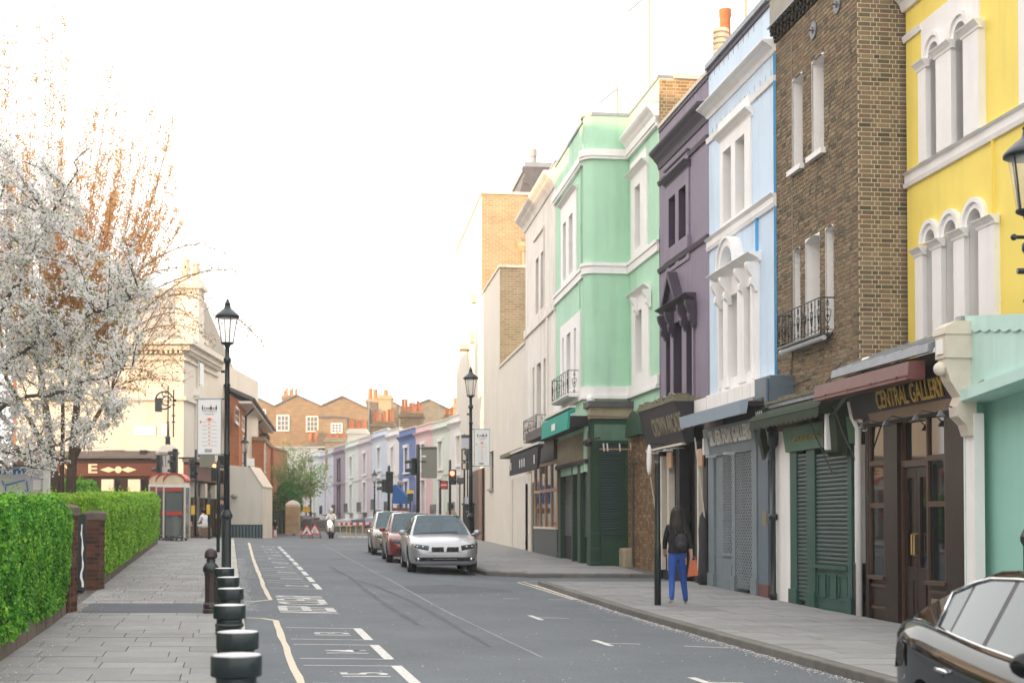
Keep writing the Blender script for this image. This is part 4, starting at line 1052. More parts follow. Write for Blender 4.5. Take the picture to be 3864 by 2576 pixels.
m=MB();m.prism([(-.45,cz+.42),(.50,cz+.06),(.52,cz-.06),(.44,cz-.06),(.42,cz+.0),(-.45,cz+.30)][::-1],'x',.0,W_+.0);m.build('lead_canopy','lead',r,fix=True)
for k in range(6):m=MB();xx=.3+k*.62;m.prism([(-.45,cz+.44),(.50,cz+.08),(.50,cz+.05),(-.45,cz+.40)][::-1],'x',xx,xx+.03);m.build('lead_roll','lead',r,fix=True)
for k,px in enumerate((3285,3375,3490,3585)):
 x=f.x(px,.3,1640);m=MB();m.tube([(x,.12,zf+.02),(x,.34,zf+.06),(x,.42,zf-.02)],.012,5);m.lathe([(.02,0),(.07,-.08),(.06,-.09)],(x,.43,zf-.0),8);m.build('spot_lamp','plate_grey',r)
m=MB();a0,a1=f.x(3440,.62,1400),f.x(3083,.62,1480);zz=f.z(3260,1440,.62);m.prism([(.42,zz-.13),(.66,zz-.13),(.68,zz-.07),(.66,zz+.12),(.42,zz+.14)][::-1],'x',a0,a1);t=m.build('awning_box','maroon',r,fix=True)
bx(t,'awning_front_rail','maroon',a0,a1,.67,.695,zz-.135,zz-.10)
for q in(.1,.35,.6,.85):m=MB();xx=a0+(a1-a0)*q;m.box(xx-.01,xx+.01,.681,.70,zz-.14,zz-.06);m.build('bracket','maroon',t)
m=MB();x=f.x(3198,0,1600);zt_,zb_=f.z(3198,1500,.2),f.z(3198,1692,.2);m.box(x-.035,x+.035,.12,.40,zb_,zt_);m.build('projecting_sign','sign_white',r,bevel=.02)
m=MB();x=f.x(3258,0,2000);m.tube([(x,.08,-.05),(x,.08,3.05),(x+.05,.15,3.25),(x+.05,.2,3.5)],.055,8);m.build('drain_pipe','white_trim',r,smooth=True)
bx(r,'white_strip','white_paint',f.x(3240,.02,1900),f.x(3225,.02,1900),-.2,.02,.85,2.8);bx(r,'white_strip_base','black_sign',f.x(3240,.02,1900),f.x(3220,.02,1900),-.2,.03,-.1,.85)
m=MB();x=f.x(3218,.4,1420);z=f.z(3218,1430,.2);m.box(x-.1,x+.1,.05,.3,z-.05,z+.15);m.prism([(.05,z+.15),(.3,z+.15),(.18,z+.3)][::-1],'x',x-.12,x+.12);m.build('alarm_box','white_trim',r,fix=True)
xq=f.x(3640,0,1400);c=new('corner_pilaster',None,r)
bx(c,'shaft','white_trim',xq-.36,xq-.03,-.1,.04,-.15,3.0);
console(c,xq-.2,.26,f.z(3600,1350,.3),1.05,.40,'stone_pale',.02)
zt_=f.z(3600,1350,.3);bx(c,'block','stone_pale',xq-.36,xq-.03,0,.44,zt_,zt_+.32);bx(c,'flower_panel','white_trim',xq-.28,xq-.10,.44,.46,zt_+.06,zt_+.26)
m=MB();m.prism([(0,zt_+.32),(.46,zt_+.32),(.44,zt_+.42),(.30,zt_+.5),(0,zt_+.5)][::-1],'x',xq-.38,xq-.01);m.build('cap','stone_pale',c,fix=True)
m=MB();m.lathe([(.11,0),(.12,.02),(.05,.04)],(0,0,0),12,Matrix.Rotation(R(-90),3,'Y'));o=m.build('scroll','stone_pale',c);o.location=(xq+.0,.3,zt_-.12)
m=MB();m.ball((xq-.2,.44,zt_-.14),.10,10);m.build('scroll','stone_pale',c,smooth=True)
x=f.x(3250,.1,1650);console(r,x,.16,3.75,.75,.25,'stone_pale',.0)
f,r=shop(13.0,'turquoise painted shopfront with a pale scalloped parapet beside white pilaster','teal_shopfront');xe=f.x(3652,0,1500)
zl0,zl1=f.z(3652,1486,.15),f.z(3860,1407,.15);zp0,zp1=f.z(3640,1195,.1),f.z(3864,1186,.1)
def zt2(x):k=(xe-x)/1.62;return zp0+(zp1-zp0)*k
def zl2(x):k=(xe-x)/1.62;return zl0+(zl1-zl0)*k
xn=2.2
m=MB();m.prism([(xn,zl2(xn)),(xe,zl2(xe)),(xe,zt2(xe)),(xn,zt2(xn))],'y',-.3,.06);m.build('parapet_wall','teal_light',r,fix=True)
m=MB();m.wall(xn,xe,-.2,zl0+.6,[],-.22,.1);m.face([(xe,-.22,-.2),(xe,.05,-.2),(xe,.05,zl0+.2),(xe,-.22,zl0+.2)]);m.build('wall','teal_paint',r)
m=MB();m.prism([(xn,zl2(xn)-.11),(xe,zl2(xe)-.11),(xe,zl2(xe)+.04),(xn,zl2(xn)+.04)],'y',-.25,.22);m.build('ledge','teal_light',r,fix=True)
m=MB();A=[];Bq=[];n=64
for i in range(n+1):
 x=xn+(xe-xn)*i/n;A.append((x,.085,zt2(x)+.03));Bq.append((x,.085,zt2(x)-.16-.035*abs(math.sin(i*math.pi/4))))
m.strip(A,Bq);A2=[(x,-.3,z)for x,y,z in A];m.strip(A2,A);m.build('scalloped_flashing','teal_light',r)
m=MB();m.prism([(-.3,zp0+.02),(.14,zp0+.02),(.16,zp0-.10),(.09,zp0-.06),(.09,zp0+.0)],'x',xe-.1,xe+.06);m.build('lead_corner','lead',r,fix=True)
m=MB();m.prism([(3.6+xe-4.2,zl2(xe)+.06),(xe-.3,zl2(xe)+.05),(xe-.31,zl2(xe)+.075),(3.6+xe-4.2,zl2(xe)+.17)],'y',.06,.085);m.build('crack_line','grey_render',r,fix=True)
bx(r,'rear_body','teal_paint',xn,xe-.02,-6,-.32,-.2,3.9)
f,r=shop(23.55,'green shop with roller shutters and folded scalloped awning beside black drainpipe')
c_=lambda px:f.x(px,0,2000)
W_=c_(2988);zf=2.95
for a,b in((3051,3083),(2988,3014),(3206,3222)):bx(r,'pilaster','green_shop',c_(b),c_(a),-.2,.04,-.05,zf);bx(r,'pilaster_base','green_shop',c_(b)-.02,c_(a)+.02,-.2,.07,-.05,.28)
s2=(c_(3206),c_(3083));zs=.78
bx(r,'stall_riser','green_shop',s2[0],s2[1],-.15,.0,-.05,zs);bx(r,'sill','green_shop',s2[0],s2[1],-.1,.07,zs-.07,zs)
n=3
for k in range(n):
 a=s2[0]+(s2[1]-s2[0])*(k+.12)/n;b=s2[0]+(s2[1]-s2[0])*(k+.88)/n;m=MB();m.box(a,b,-.01,.008,.22,.60);m.box(a,a+.03,.0,.025,.2,.62);m.box(b-.03,b,0,.025,.2,.62);m.box(a+.03,b-.03,0,.025,.2,.23);m.box(a+.03,b-.03,0,.025,.59,.62);m.build('riser_panel','green_shop',r)
shutter(r,s2[0],s2[1],zs,zf-.2,.0);shutter(r,c_(3051),c_(3014),.08,zf-.2,.005)
bx(r,'shutter_back','dark_inside',.0,W_,-.4,-.1,-.1,zf+.3)
m=MB();m.prism([(-.02,zf-.12),(.10,zf-.12),(.16,zf+.32),(-.02,zf+.32)][::-1],'x',0,W_+.05);m.build('fascia','green_fascia',r,fix=True)
sg=random.Random(3);m=MB();xx=.3
while xx<W_-.5:
 pts=[(xx+.05*k,.165,zf+.06+(.10*sg.random()if k%2 else 0))for k in range(4)];m.tube(pts,.012,4);xx+=.22
m.build('gilt_script','gold',r)
a0,a1=f.x(3098,.5,1520),f.x(2836,.5,1580);zz=f.z(2960,1560,.45)
m=MB();m.prism([(.05,zz+.24),(.50,zz+.05),(.55,zz-.03),(.50,zz-.12),(.38,zz-.15),(.05,zz-.05)][::-1],'x',a0,a1);aw=m.build('awning','canvas_green',r,fix=True)
m=MB();A=[];Bq=[];n=60
for i in range(n+1):x=a0+(a1-a0)*i/n;A.append((x,.54,zz-.02));Bq.append((x,.55,zz-.17-.05*abs(math.sin(i*math.pi/4))))
m.strip(A,Bq);m.build('valance','canvas_green',aw)
m=MB();m.prism([(-.02,zf+.7),(.12,zf+.66),(.34,zf+.35),(.30,zf-.25),(.16,zf-.32),(.05,zf+.1)][::-1],'x',f.x(3160,.3,1600),f.x(3110,.3,1600));m.build('folded_canvas','canvas_green',r,fix=True)
bx(r,'roof_ledge','lead',0,W_+1.4,-.5,.12,zz+.24,zz+.32)
m=MB();xx=0
rl=random.Random(9)
while xx<W_+1.2:w_=rl.uniform(.2,.5);m.box(xx,xx+w_,-.1+rl.uniform(-.05,.05),.15,zz+.32,zz+.36+rl.uniform(0,.06));xx+=w_+.02
stuff(m.build('lead_and_mortar_rubble','lichen',r))
for px,zq in((3128,-.38),(3232,-.2)):m=MB();x=f.x(px,.1,1700);m.tube([(x,.03,zf-.6),(x+.1,.3,zf+.05),(x+.1,.45,zz-.05)],.014,5);m.build('awning_arm','plate_grey',r)
x0=f.x(2997,0,2000);
for k in range(10):
 pass
pr=new('white_pilaster',None,r);bx(pr,'shaft','white_paint',c_(2990),c_(2936),-.2,.05,0.0,3.25)
m=MB();x=f.x(2921,.12,2000);m.lathe([(.05,.0),(.07,0),(.07,.12),(.055,.14),(.055,1.52),(.085,1.54),(.085,1.64),(.055,1.66),(.055,2.9),(.10,3.0),(.11,3.2),(.09,3.22)],(x,.14,.03),12);m.build('drain_pipe','iron',r,smooth=True)
f,r=shop(28.72,'grey gallery shopfront with lattice security grilles beside black drainpipe')
c_=lambda px:f.x(px,0,2000);zf=2.98;g1=.0
bx(r,'side_panel','grey_slate',c_(2904),c_(2866),-.2,.03,.28,3.1);bx(r,'red_base','maroon',c_(2904),c_(2866),-.2,.035,-.02,.28);bx(r,'brass_plate','letter_dull',c_(2900),c_(2884),.03,.045,1.45,1.75)
for a,b in((2845,2864),(2681,2701),(2770,2782)):bx(r,'pilaster','grey_blue',c_(b),c_(a),-.2,.05,0.0,zf);bx(r,'pilaster_base','grey_blue',c_(b)-.03,c_(a)+.03,-.2,.08,0,.38)
bx(r,'side_panel','grey_blue',c_(2730),c_(2701),-.25,.0,0,zf);bx(r,'stall_riser','grey_blue',c_(2770),c_(2730),-.3,.01,0,.78);bx(r,'riser_panel','grey_blue',c_(2764),c_(2740),.01,.03,.25,.6);bx(r,'sill','grey_blue',c_(2770),c_(2728),-.2,.05,.78,.85)
lattice(r,c_(2770),c_(2730),.85,zf,.03,step=.12);lattice(r,c_(2845),c_(2782),.12,zf,.03,step=.12)
bx(r,'shop_interior','grey_slate',c_(2864),c_(2690),-.6,-.5,0,zf+.2)
p=MB();p.face([(c_(2730),-.10,.5),(c_(2845),-.10,.1),(c_(2845),-.10,zf),(c_(2730),-.10,zf)]);p.build('pane','pane_dark',r)
xa_,xb_=c_(2866),f.x(2660,.1,1700)
m=MB();m.prism([(-.02,zf),(.06,zf),(.16,zf+.62),(-.02,zf+.62)][::-1],'x',xa_,xb_);m.build('fascia','grey_blue',r,fix=True)
tl=math.atan2(.10,.62);X=Vector((-1,0,0));Yv=Vector((0,math.sin(tl),math.cos(tl)))
lettering('SILVER FOX GALLERY','letter_grey',r,axes((f.x(2680,.14,1670),.125,zf+.22),X,Yv),1,.016,'LEFT',.03,'lettering',(f.x(2680,.14,1670)-f.x(2838,.14,1590),.34))
bx(r,'fascia_recess','black_sign',xa_-.6,xb_,-.02,.12,zf+.62,zf+1.0);bx(r,'red_panel','pub_brown',f.x(2735,.1,1580),f.x(2670,.1,1600),.0,.13,zf+.64,zf+.93)
a0,a1=f.x(2798,.6,1520),f.x(2572,.6,1600);zz=f.z(2680,1562,.6);m=MB();m.prism([(.50,zz-.14),(.62,zz-.16),(.66,zz+.10),(.45,zz+.15)][::-1],'x',a0,a1);m.build('awning_box','awning_box',r,fix=True)
bx(r,'awning_roller','plastic_black',a0,a1-.5,.1,.45,zz+.0,zz+.10)
bx(r,'roof_ledge','lead',-.0,xb_,-.5,.10,zf+1.0,zf+1.07);bx(r,'roof_kerb','white_paint',.0,xb_,-.5,-.05,zf+1.07,zf+1.42)
for k in range(9):bx(r,'kerb_tile','white_paint',.05+k*.55,.57+k*.55,-.05,-.03,zf+1.075,zf+1.40)
bx(r,'downpipe_casing','grey_slate',-1.1,-.12,-.5,.1,zf+.75,zf+1.4);m=MB();m.tube([(-1.0,.13,zf+.5),(-1.0,.13,zf+1.35)],.03,6);m.build('pipe','grey_slate',r)
for px in(2720,2790):m=MB();x=f.x(px,.2,1720);m.tube([(x,.05,zf),(x,.35,zf-.02)],.012,5);m.cbox((x,.42,zf-.05),(.14,.2,.05));m.build('spot_lamp','iron_top',r)
m=MB();x=f.x(2655,.2,1700);m.box(x-.03,x+.1,.05,.2,zf+.05,zf+.42);m.build('wall_box','sign_white',r)
m=MB();x=f.x(2862,.3,1650);m.prism([(.06,zf+.8),(.28,zf+.72),(.30,zf+.2),(.2,zf-.25),(.1,zf+.0)][::-1],'x',x-.1,x+.08);m.build('folded_canvas','canvas_green',r,fix=True)
for k in range(4):m=MB();x=f.x(2852+k*7,.3,1700);m.tube([(x,.05,zf-.25),(x,.3,zf+.7)],.012,5);m.build('awning_arm','iron_top',r)
f,r=shop(33.62,'black arcade shopfront with tilted purple fascia and pulled-down shutters')
c_=lambda px:f.x(px,0,1950);W_=f.x(2472,0,1950);zf=f.z(2550,1672,.3)
for a,b in((2662,2676),(2478,2492),(2560,2572),(2630,2640)):bx(r,'pilaster','black_sign',c_(b),c_(a),-.2,.05,.05,zf)
for a in(2500,2527,2640):bx(r,'pale_strip','stone_pale',c_(a+5),c_(a),-.1,.06,.3,zf-.2)
shutter(r,c_(2560),c_(2534),.7,zf-.2,-.12,'shutter_grey');bx(r,'stall_riser','black_sign',c_(2565),c_(2492),-.3,-.05,.05,.7);bx(r,'shop_interior','dark_inside',.0,W_,-.7,-.3,.05,zf+.4)
m=MB();m.box(c_(2630),c_(2600),-.25,-.2,.05,zf-.3);m.build('door_leaf','wood_dark',r)
m=MB();m.prism([(-.02,zf),(.20,zf),(.44,zf+.98),(-.02,zf+.98)][::-1],'x',.02,W_);m.build('fascia','black_sign',r,fix=True)
tl=math.atan2(.24,.98);Yv=Vector((0,math.sin(tl),math.cos(tl)));hh=.27
lettering('CROWN ARCADE','letter_dull',r,axes((f.x(2466,.3,1640),.20+.24*hh+.004,zf+hh),Vector((-1,0,0)),Yv),1,.008,'LEFT',.02,'lettering',(2.9,.46))
bx(r,'fascia_lip','stone_pale',.1,W_,.15,.25,zf-.05,zf)
bx(r,'roof_ledge','lichen',.0,W_+.1,-.4,.48,zf+.98,zf+1.06)
m=MB();xx=.1;rl=random.Random(4)
while xx<W_:w_=rl.uniform(.1,.35);m.box(xx,xx+w_,rl.uniform(-.1,.2),.46,zf+1.06,zf+1.08+rl.uniform(0,.12));xx+=w_+rl.uniform(0,.15)
stuff(m.build('mossy_rubble','lichen',r))
m=MB();P=[(.2+.45*k,.4,zf+1.16+.07*math.sin(k*2.1))for k in range(7)];m.tube(P,.012,5);P=[(.2+.4*k,.44,zf+1.14+.05*math.sin(k*2.9+1))for k in range(6)];m.tube(P,.012,5);m.build('loose_cable','stone_pale',r)
m=MB();x,z=f.at(2452,1735,.55);m.lathe([(.12,0),(.14,.02),(.14,.06),(.11,.08)],(0,0,0),24,Matrix.Rotation(R(-90),3,'X')@Matrix.Scale(2.7,3,Vector((0,1,0))));o=m.build('oval_sign','sign_white',r);o.location=(x-.1,.55,z);bx(r,'sign_arm','iron',x-.12,x-.08,.1,.58,z+.38,z+.41)
for px,py,w_,h_ in((2527,1735,.45,.4),(2645,1725,.3,.4)):x,z=f.at(px,py,.1);bx(r,'hanging_board','copper_lamp',x-w_/2,x+w_/2,.08,.12,z-h_/2,z+h_/2)
for px in(2505,2560):m=MB();x=f.x(px,.2,1700);m.tube([(x,.05,zf-.1),(x,.4,zf-.12)],.012,5);m.cbox((x,.46,zf-.16),(.22,.2,.04));m.build('spot_lamp','iron_top',r)
for(a,b)in(((2622,1650),(2660,1960)),((2455,1800),(2478,1950))):xa_,za_=f.at(*a,.35);xb_,zb_=f.at(*b,.1);m=MB();m.tube([(xa_,.35,za_),(xb_,.1,zb_)],.018,5);m.build('awning_arm','stone_pale',r)
m=MB();x=f.x(2618,.3,2000)
m.lathe([(.20,.05),(.23,.3),(.19,.9),(.21,1.3),(.15,1.6),(.05,1.7)],(x-.1,.1,0.05),18,Matrix.Scale(.55,3,Vector((0,1,0))),.13)
m.build('stock_on_display','pack_dark',r,smooth=True)
f=Fac(9.24,KR,38.55);t=thing('alley_wall','strip of old brick wall with dark fanlight between the purple and green shops','wall',f.o,f.rz)
W_=3.45;zt_=4.0
m=MB();m.wall(.0,W_,0,zt_,[],-.01,.1);m.build('mortar_bed','mortar_dark',t)
bl=brick_list(0.02,W_,.1,zt_,(),5,ch=.09,L=.24,H=.12,j=.014);bl.sort(key=lambda q:-q[0]);lay_bricks(t,[((a,-.03,z0),(b,.008,z1))for a,b,z0,z1 in bl],'old_yellow_brick',300,5)
bx(t,'corner_stone','old_stone',W_-.9,W_-.2,.0,.3,.05,.75,bevel=.06)
m=MB();m.tube([(W_-1.0,.06,.3),(W_-1.0,.06,3.2),(W_-2.0,.08,3.25)],.03,6);m.build('pipe','plate_grey',t)
m=MB();P=[(1.75+.95*math.cos(math.pi*k/14),3.95+.70*math.sin(math.pi*k/14))for k in range(15)];m.prism(P,'y',-.05,.22);m.build('fanlight','green_dark',t,fix=True)
f=Fac(9.37,KR,38.50);fx=3.45
t=thing('corner_shopfront','dark green corner shop with its shuttered end facing the camera','shopfront',f.o,f.rz)
def yc(px):
 d=ray(px,1963);n=f.u;P0=f.o+f.u*fx;tt=(P0-CAM).dot(n)/d.dot(n);P=CAM+d*tt;return(P-f.o).dot(f.w)
def zc_(px,py):
 d=ray(px,py);n=f.u;P0=f.o+f.u*fx;tt=(P0-CAM).dot(n)/d.dot(n);return(CAM+d*tt).z
ya,yb=yc(2388),yc(2226);gS=.16
zt_=zc_(2300,1540);zsh=zc_(2300,1672)
m=MB();m.box(fx,fx+.25,ya,yb,gS,zt_-.35);m.build('wall','green_dark',t)
for a,b in((2388,2362),(2262,2226),(2250,2226)):bx(t,'pilaster','green_dark',fx-.06-(.03 if b==2226 and a==2250 else 0),fx,yc(a),yc(b),gS,zsh)
for k in(.12,.55,1.0):bx(t,'pilaster_band','green_shop',fx-.10,fx-.0,yc(2264),yc(2226)+.01,gS+k,gS+k+.05)
m=MB();P=[]
s0,s1=yc(2345),yc(2266);zlo=gS+.95
z=zlo;me=None
while z<zsh-.1:
 if me is None:q=MB();q.prism([(0,0),(-.014,.012),(-.018,.04),(-.010,.068),(.0,.074)],'y',s0,s1);o=q.build('slat','shutter_green',t,fix=True);me=o.data
 else:o=new('slat',me,t)
 o.location=(fx-.02,0,z);z+=.076
bx(t,'stall_riser','green_dark',fx-.04,fx,s0,s1,gS,zlo-.05)
bx(t,'fascia','green_dark',fx-.12,fx+.2,ya-.02,yb,zsh,zsh+.72);bx(t,'fascia_panel','green_fascia',fx-.135,fx-.12,yc(2370),yc(2240),zsh+.08,zsh+.55)
bx(t,'fascia_upper','old_stone',fx-.2,fx+.2,ya,yb+.02,zsh+.72,zsh+1.05);bx(t,'roof_ledge','slate',fx-.3,fx+.6,ya-.05,yb+.08,zsh+1.05,zsh+1.22)
m=MB();zz=zc_(2310,1577);m.tube([(fx-.5,yc(2205),zz+.03),(fx-.8,yc(2455),zz-.05)],.03,5);m.build('pole','wood_fascia',t)
m=MB();zz=zc_(2310,1697);m.tube([(fx-.5,yc(2250),zz),(fx-.5,yc(2440),zz)],.018,5);m.build('hanging_rail','copper_lamp',t)
for px in(2267,2281,2327,2369):m=MB();yy=yc(px);m.tube([(fx-.5,yy,zz-.06),(fx-.5,yy+.02,zz+.17)],.022,5);m.build('peg','sign_white',t)
m=MB();m.ball((fx+.1,yc(2232),zsh+1.3),.13,8);m.build('roof_lamp','sign_white',t)
f=Fac(7.40,-.121,41.9);c_=lambda px:f.x(px,0,1950)
r=thing('shutter_shopfront','dark green shop with three grey shutters and a teal awning under the green balcony','shopfront',f.o,f.rz)
zf=3.25
for a,b in((2120,2163),(2166,2186),(2196,2222)):
 shutter(r,c_(b),c_(a),1.05,zf,-.1,'shutter_grey',.09);bx(r,'stall_riser','dark_inside',c_(b),c_(a),-.3,-.12,.1,1.05)
for a,b in((2186,2196),(2163,2167),(2222,2232),(2112,2121)):bx(r,'pilaster','green_dark',c_(b),c_(a),-.2,.06,.1,zf+.1)
bx(r,'back','dark_inside',c_(2230),c_(2112),-.6,-.35,.1,4.9);bx(r,'fascia','old_stone',c_(2228),c_(2112),-.2,.08,zf+.1,zf+.95);bx(r,'fascia_moulding','black_sign',c_(2228),c_(2112),-.1,.16,zf+.0,zf+.12)
bx(r,'canopy','black_sign',c_(2226),c_(2062),-.1,.75,4.35,4.65)
m=MB();a0,a1=f.x(2160,.9,1560),f.x(2060,.9,1620);m.prism([(.85,4.70),(1.02,4.62),(1.05,4.1),(.99,4.1),(.96,4.55),(.8,4.6)][::-1],'x',a0,a1);aw=m.build('awning','canvas_teal',r,fix=True);bx(aw,'awning_rail','letter_grey',a0,a1,.8,1.0,4.705,4.76)
m=MB();x=(a0+a1)/2;m.box(x-.35,x+.35,1.052,1.06,4.22,4.42);m.build('white_print','sign_white',aw)
m=MB();x=f.x(2200,.5,1660);m.ball((x,.35,3.75),.16,8,1,1,.7);m.tube([(x,0,3.9),(x,.35,3.85)],.03,5);m.build('wall_lamp','plastic_black',r)
r=thing('bay_shopfront','shopfront with pale framed bay window between dark door and shutters','shopfront',f.pt(c_(2112),0,0),f.rz);o0=c_(2112)
x0,x1=0.02,c_(2026)-o0
bx(r,'stall_riser','shutter_grey',x0,x1,-.3,.1,.15,1.25);bx(r,'riser_moulding','stone_pale',x0,x1,-.1,.14,1.25,1.33)
m=MB();n=4
for i in range(n+1):xx=x0+(x1-x0)*i/n;m.box(xx-.04,xx+.04,.02,.1,1.33,3.5)
m.box(x0,x1,.03,.11,2.55,2.66);m.box(x0,x1,.02,.12,3.5,3.62);m.build('frame','copper_lamp',r)
for i in range(n):
 a=x0+(x1-x0)*i/n+.04;b=x0+(x1-x0)*(i+1)/n-.04
 for z0,z1 in((1.33,2.55),(2.66,3.5)):p=MB();p.face([(b,.05,z0),(a,.05,z0),(a,.05,z1),(b,.05,z1)]);p.build('pane','pane_dark',r)
bx(r,'back','dark_inside',x0,x1+1.3,-.6,-.35,.1,4.9);bx(r,'hanging_board','copper_lamp',x1-.5,x1+.4,.3,.36,3.3,3.8)
bx(r,'fascia','black_sign',x0,x1+1.1,-.2,.2,3.62,4.3);bx(r,'dark_door','green_dark',x1+.1,x1+1.1,-.2,.04,.2,3.0)
r=thing('black_awning_shopfront','cream pilastered shopfront with folded black lettered awning under the far balcony','shopfront',f.pt(c_(2000),0,0),f.rz);o0=c_(2000)
x1=c_(1938)-o0
bx(r,'pilaster','stone_pale',-1.0,-.1,-.2,.1,.2,3.5);bx(r,'pilaster','stone_pale',x1-.2,x1+.6,-.2,.08,.2,3.3);bx(r,'fascia','old_white',-.1,x1+.5,-.2,.06,3.3,4.1);bx(r,'roof_ledge','lichen',-1,x1+.8,-.3,.5,4.2,4.35)
bx(r,'door_leaf','wood_fascia',.0,1.1,-.2,-.1,.25,3.2);p=MB();p.face([(x1-.3,-.1,.8),(1.2,-.1,.8),(1.2,-.1,3.2),(x1-.3,-.1,3.2)]);p.build('pane','pane_dark',r)
m=MB();a0,a1=f.x(2042,1.0,1620)-o0,f.x(1936,1.0,1690)-o0;m.prism([(.9,3.98),(1.1,3.9),(1.14,3.2),(1.06,3.2),(1.0,3.8)][::-1],'x',a0,a1);aw=m.build('awning','canvas_black',r,fix=True);bx(aw,'awning_rail','letter_grey',a0,a1,.9,1.1,3.985,4.06)
m=MB()
for k in(.08,.42,.5,.58,.93):x=a0+(a1-a0)*k;m.box(x-.09,x+.09,1.142,1.15,3.38,3.66)
m.build('white_print','sign_white',aw)
FO=Fac(-15.2,-.2,-46.0)
for i in range(11):
 y0=-46+i*9.35;L_=9.35 if i not in(5,)else 9.0
 P=Vector((-15.2-.2*y0,y0,0));P.x=-20.5-.055*y0
 t=thing('unseen_terrace_house','red brick terrace house opposite the shops, number %s from the far end'%('eleven ten nine eight seven six five four three two one'.split()[i]),'house',P,0,'terrace opposite the shops')
 H=16.6+(.25 if i%2 else 0);m=MB()
 m.box(-4 if i==10 else-9,0,0,L_,-.5,H);m.build('wall','red_far_brick',t)
 bx(t,'plinth','white_paint',0,.06,0,L_,-.4,4.0)
 for fl in range(4):
  for k in range(3):
   ya=.9+k*2.9;za=1.2+fl*3.9;bx(t,'window','white_trim',0,.12,ya,ya+1.5,za,za+2.3);bx(t,'pane','pane_pale',.1,.125,ya+.15,ya+1.35,za+.15,za+2.15)
 bx(t,'cornice','white_trim',0,.35,0,L_,H-.5,H-.1);bx(t,'chimney_stack','red_far_brick',-3.5,-1.5,L_-1.0,L_,H,H+1.6)
for i in range(6):  # row out of view, added only to shade the far coloured houses
 y0=84+i*11.5;H=12.0 if i<1 else 13.6
 t=thing('unseen_terrace_house','unseen brick house added behind the pub to shade the coloured row, %s along the far street'%'first second third fourth fifth sixth'.split()[i],'house',(-.237*y0-1.2,y0,0),R(13.3),'added shade terrace behind the pub')
 bx(t,'wall','red_far_brick',-8,0,0,11.4,-.5,H);bx(t,'cornice','white_trim',0,.3,0,11.4,H-.5,H-.1)
 for fl in range(3):
  for k in range(3):bx(t,'window','white_trim',0,.1,1.2+k*3.4,2.6+k*3.4,1.2+fl*3.9,3.3+fl*3.9)
N0=Vector((-2.2,84.0,0));d0=dep(1170,1800,150);FD=(Vector((d0.x,d0.y,0))-N0);KF=FD.x/FD.y
FF=Fac(N0.x-KF*N0.y,KF,N0.y)
def FC(cx):return 900+cx/1.96
cols=[('pale_white',(.74,.73,.70),'off white'),('pale_green',(.60,.68,.56),'pale sage green'),('pink',(.72,.42,.44),'pink'),('royal_blue',(.12,.19,.42),'deep blue'),('chalk',(.76,.74,.73),'chalk white'),('sky_blue',(.48,.60,.76),'light sky blue'),('mauve',(.50,.44,.50),'greyish mauve'),('mint',(.58,.70,.66),'pale mint'),('plum',(.30,.25,.32),'dusky plum'),('powder',(.50,.57,.72),'powder blue'),('aqua',(.56,.70,.68),'faded aqua'),('rose',(.72,.58,.60),'faded rose')]
bnd=[1715,1562,1437,1310,1187,1100,990,887,790,702,602,530,470]
tops=[(1690,490),(1560,545),(1437,590),(1310,605),(1187,650),(1100,615),(990,665),(887,710),(790,730),(702,775),(602,790),(530,800),(470,800)]
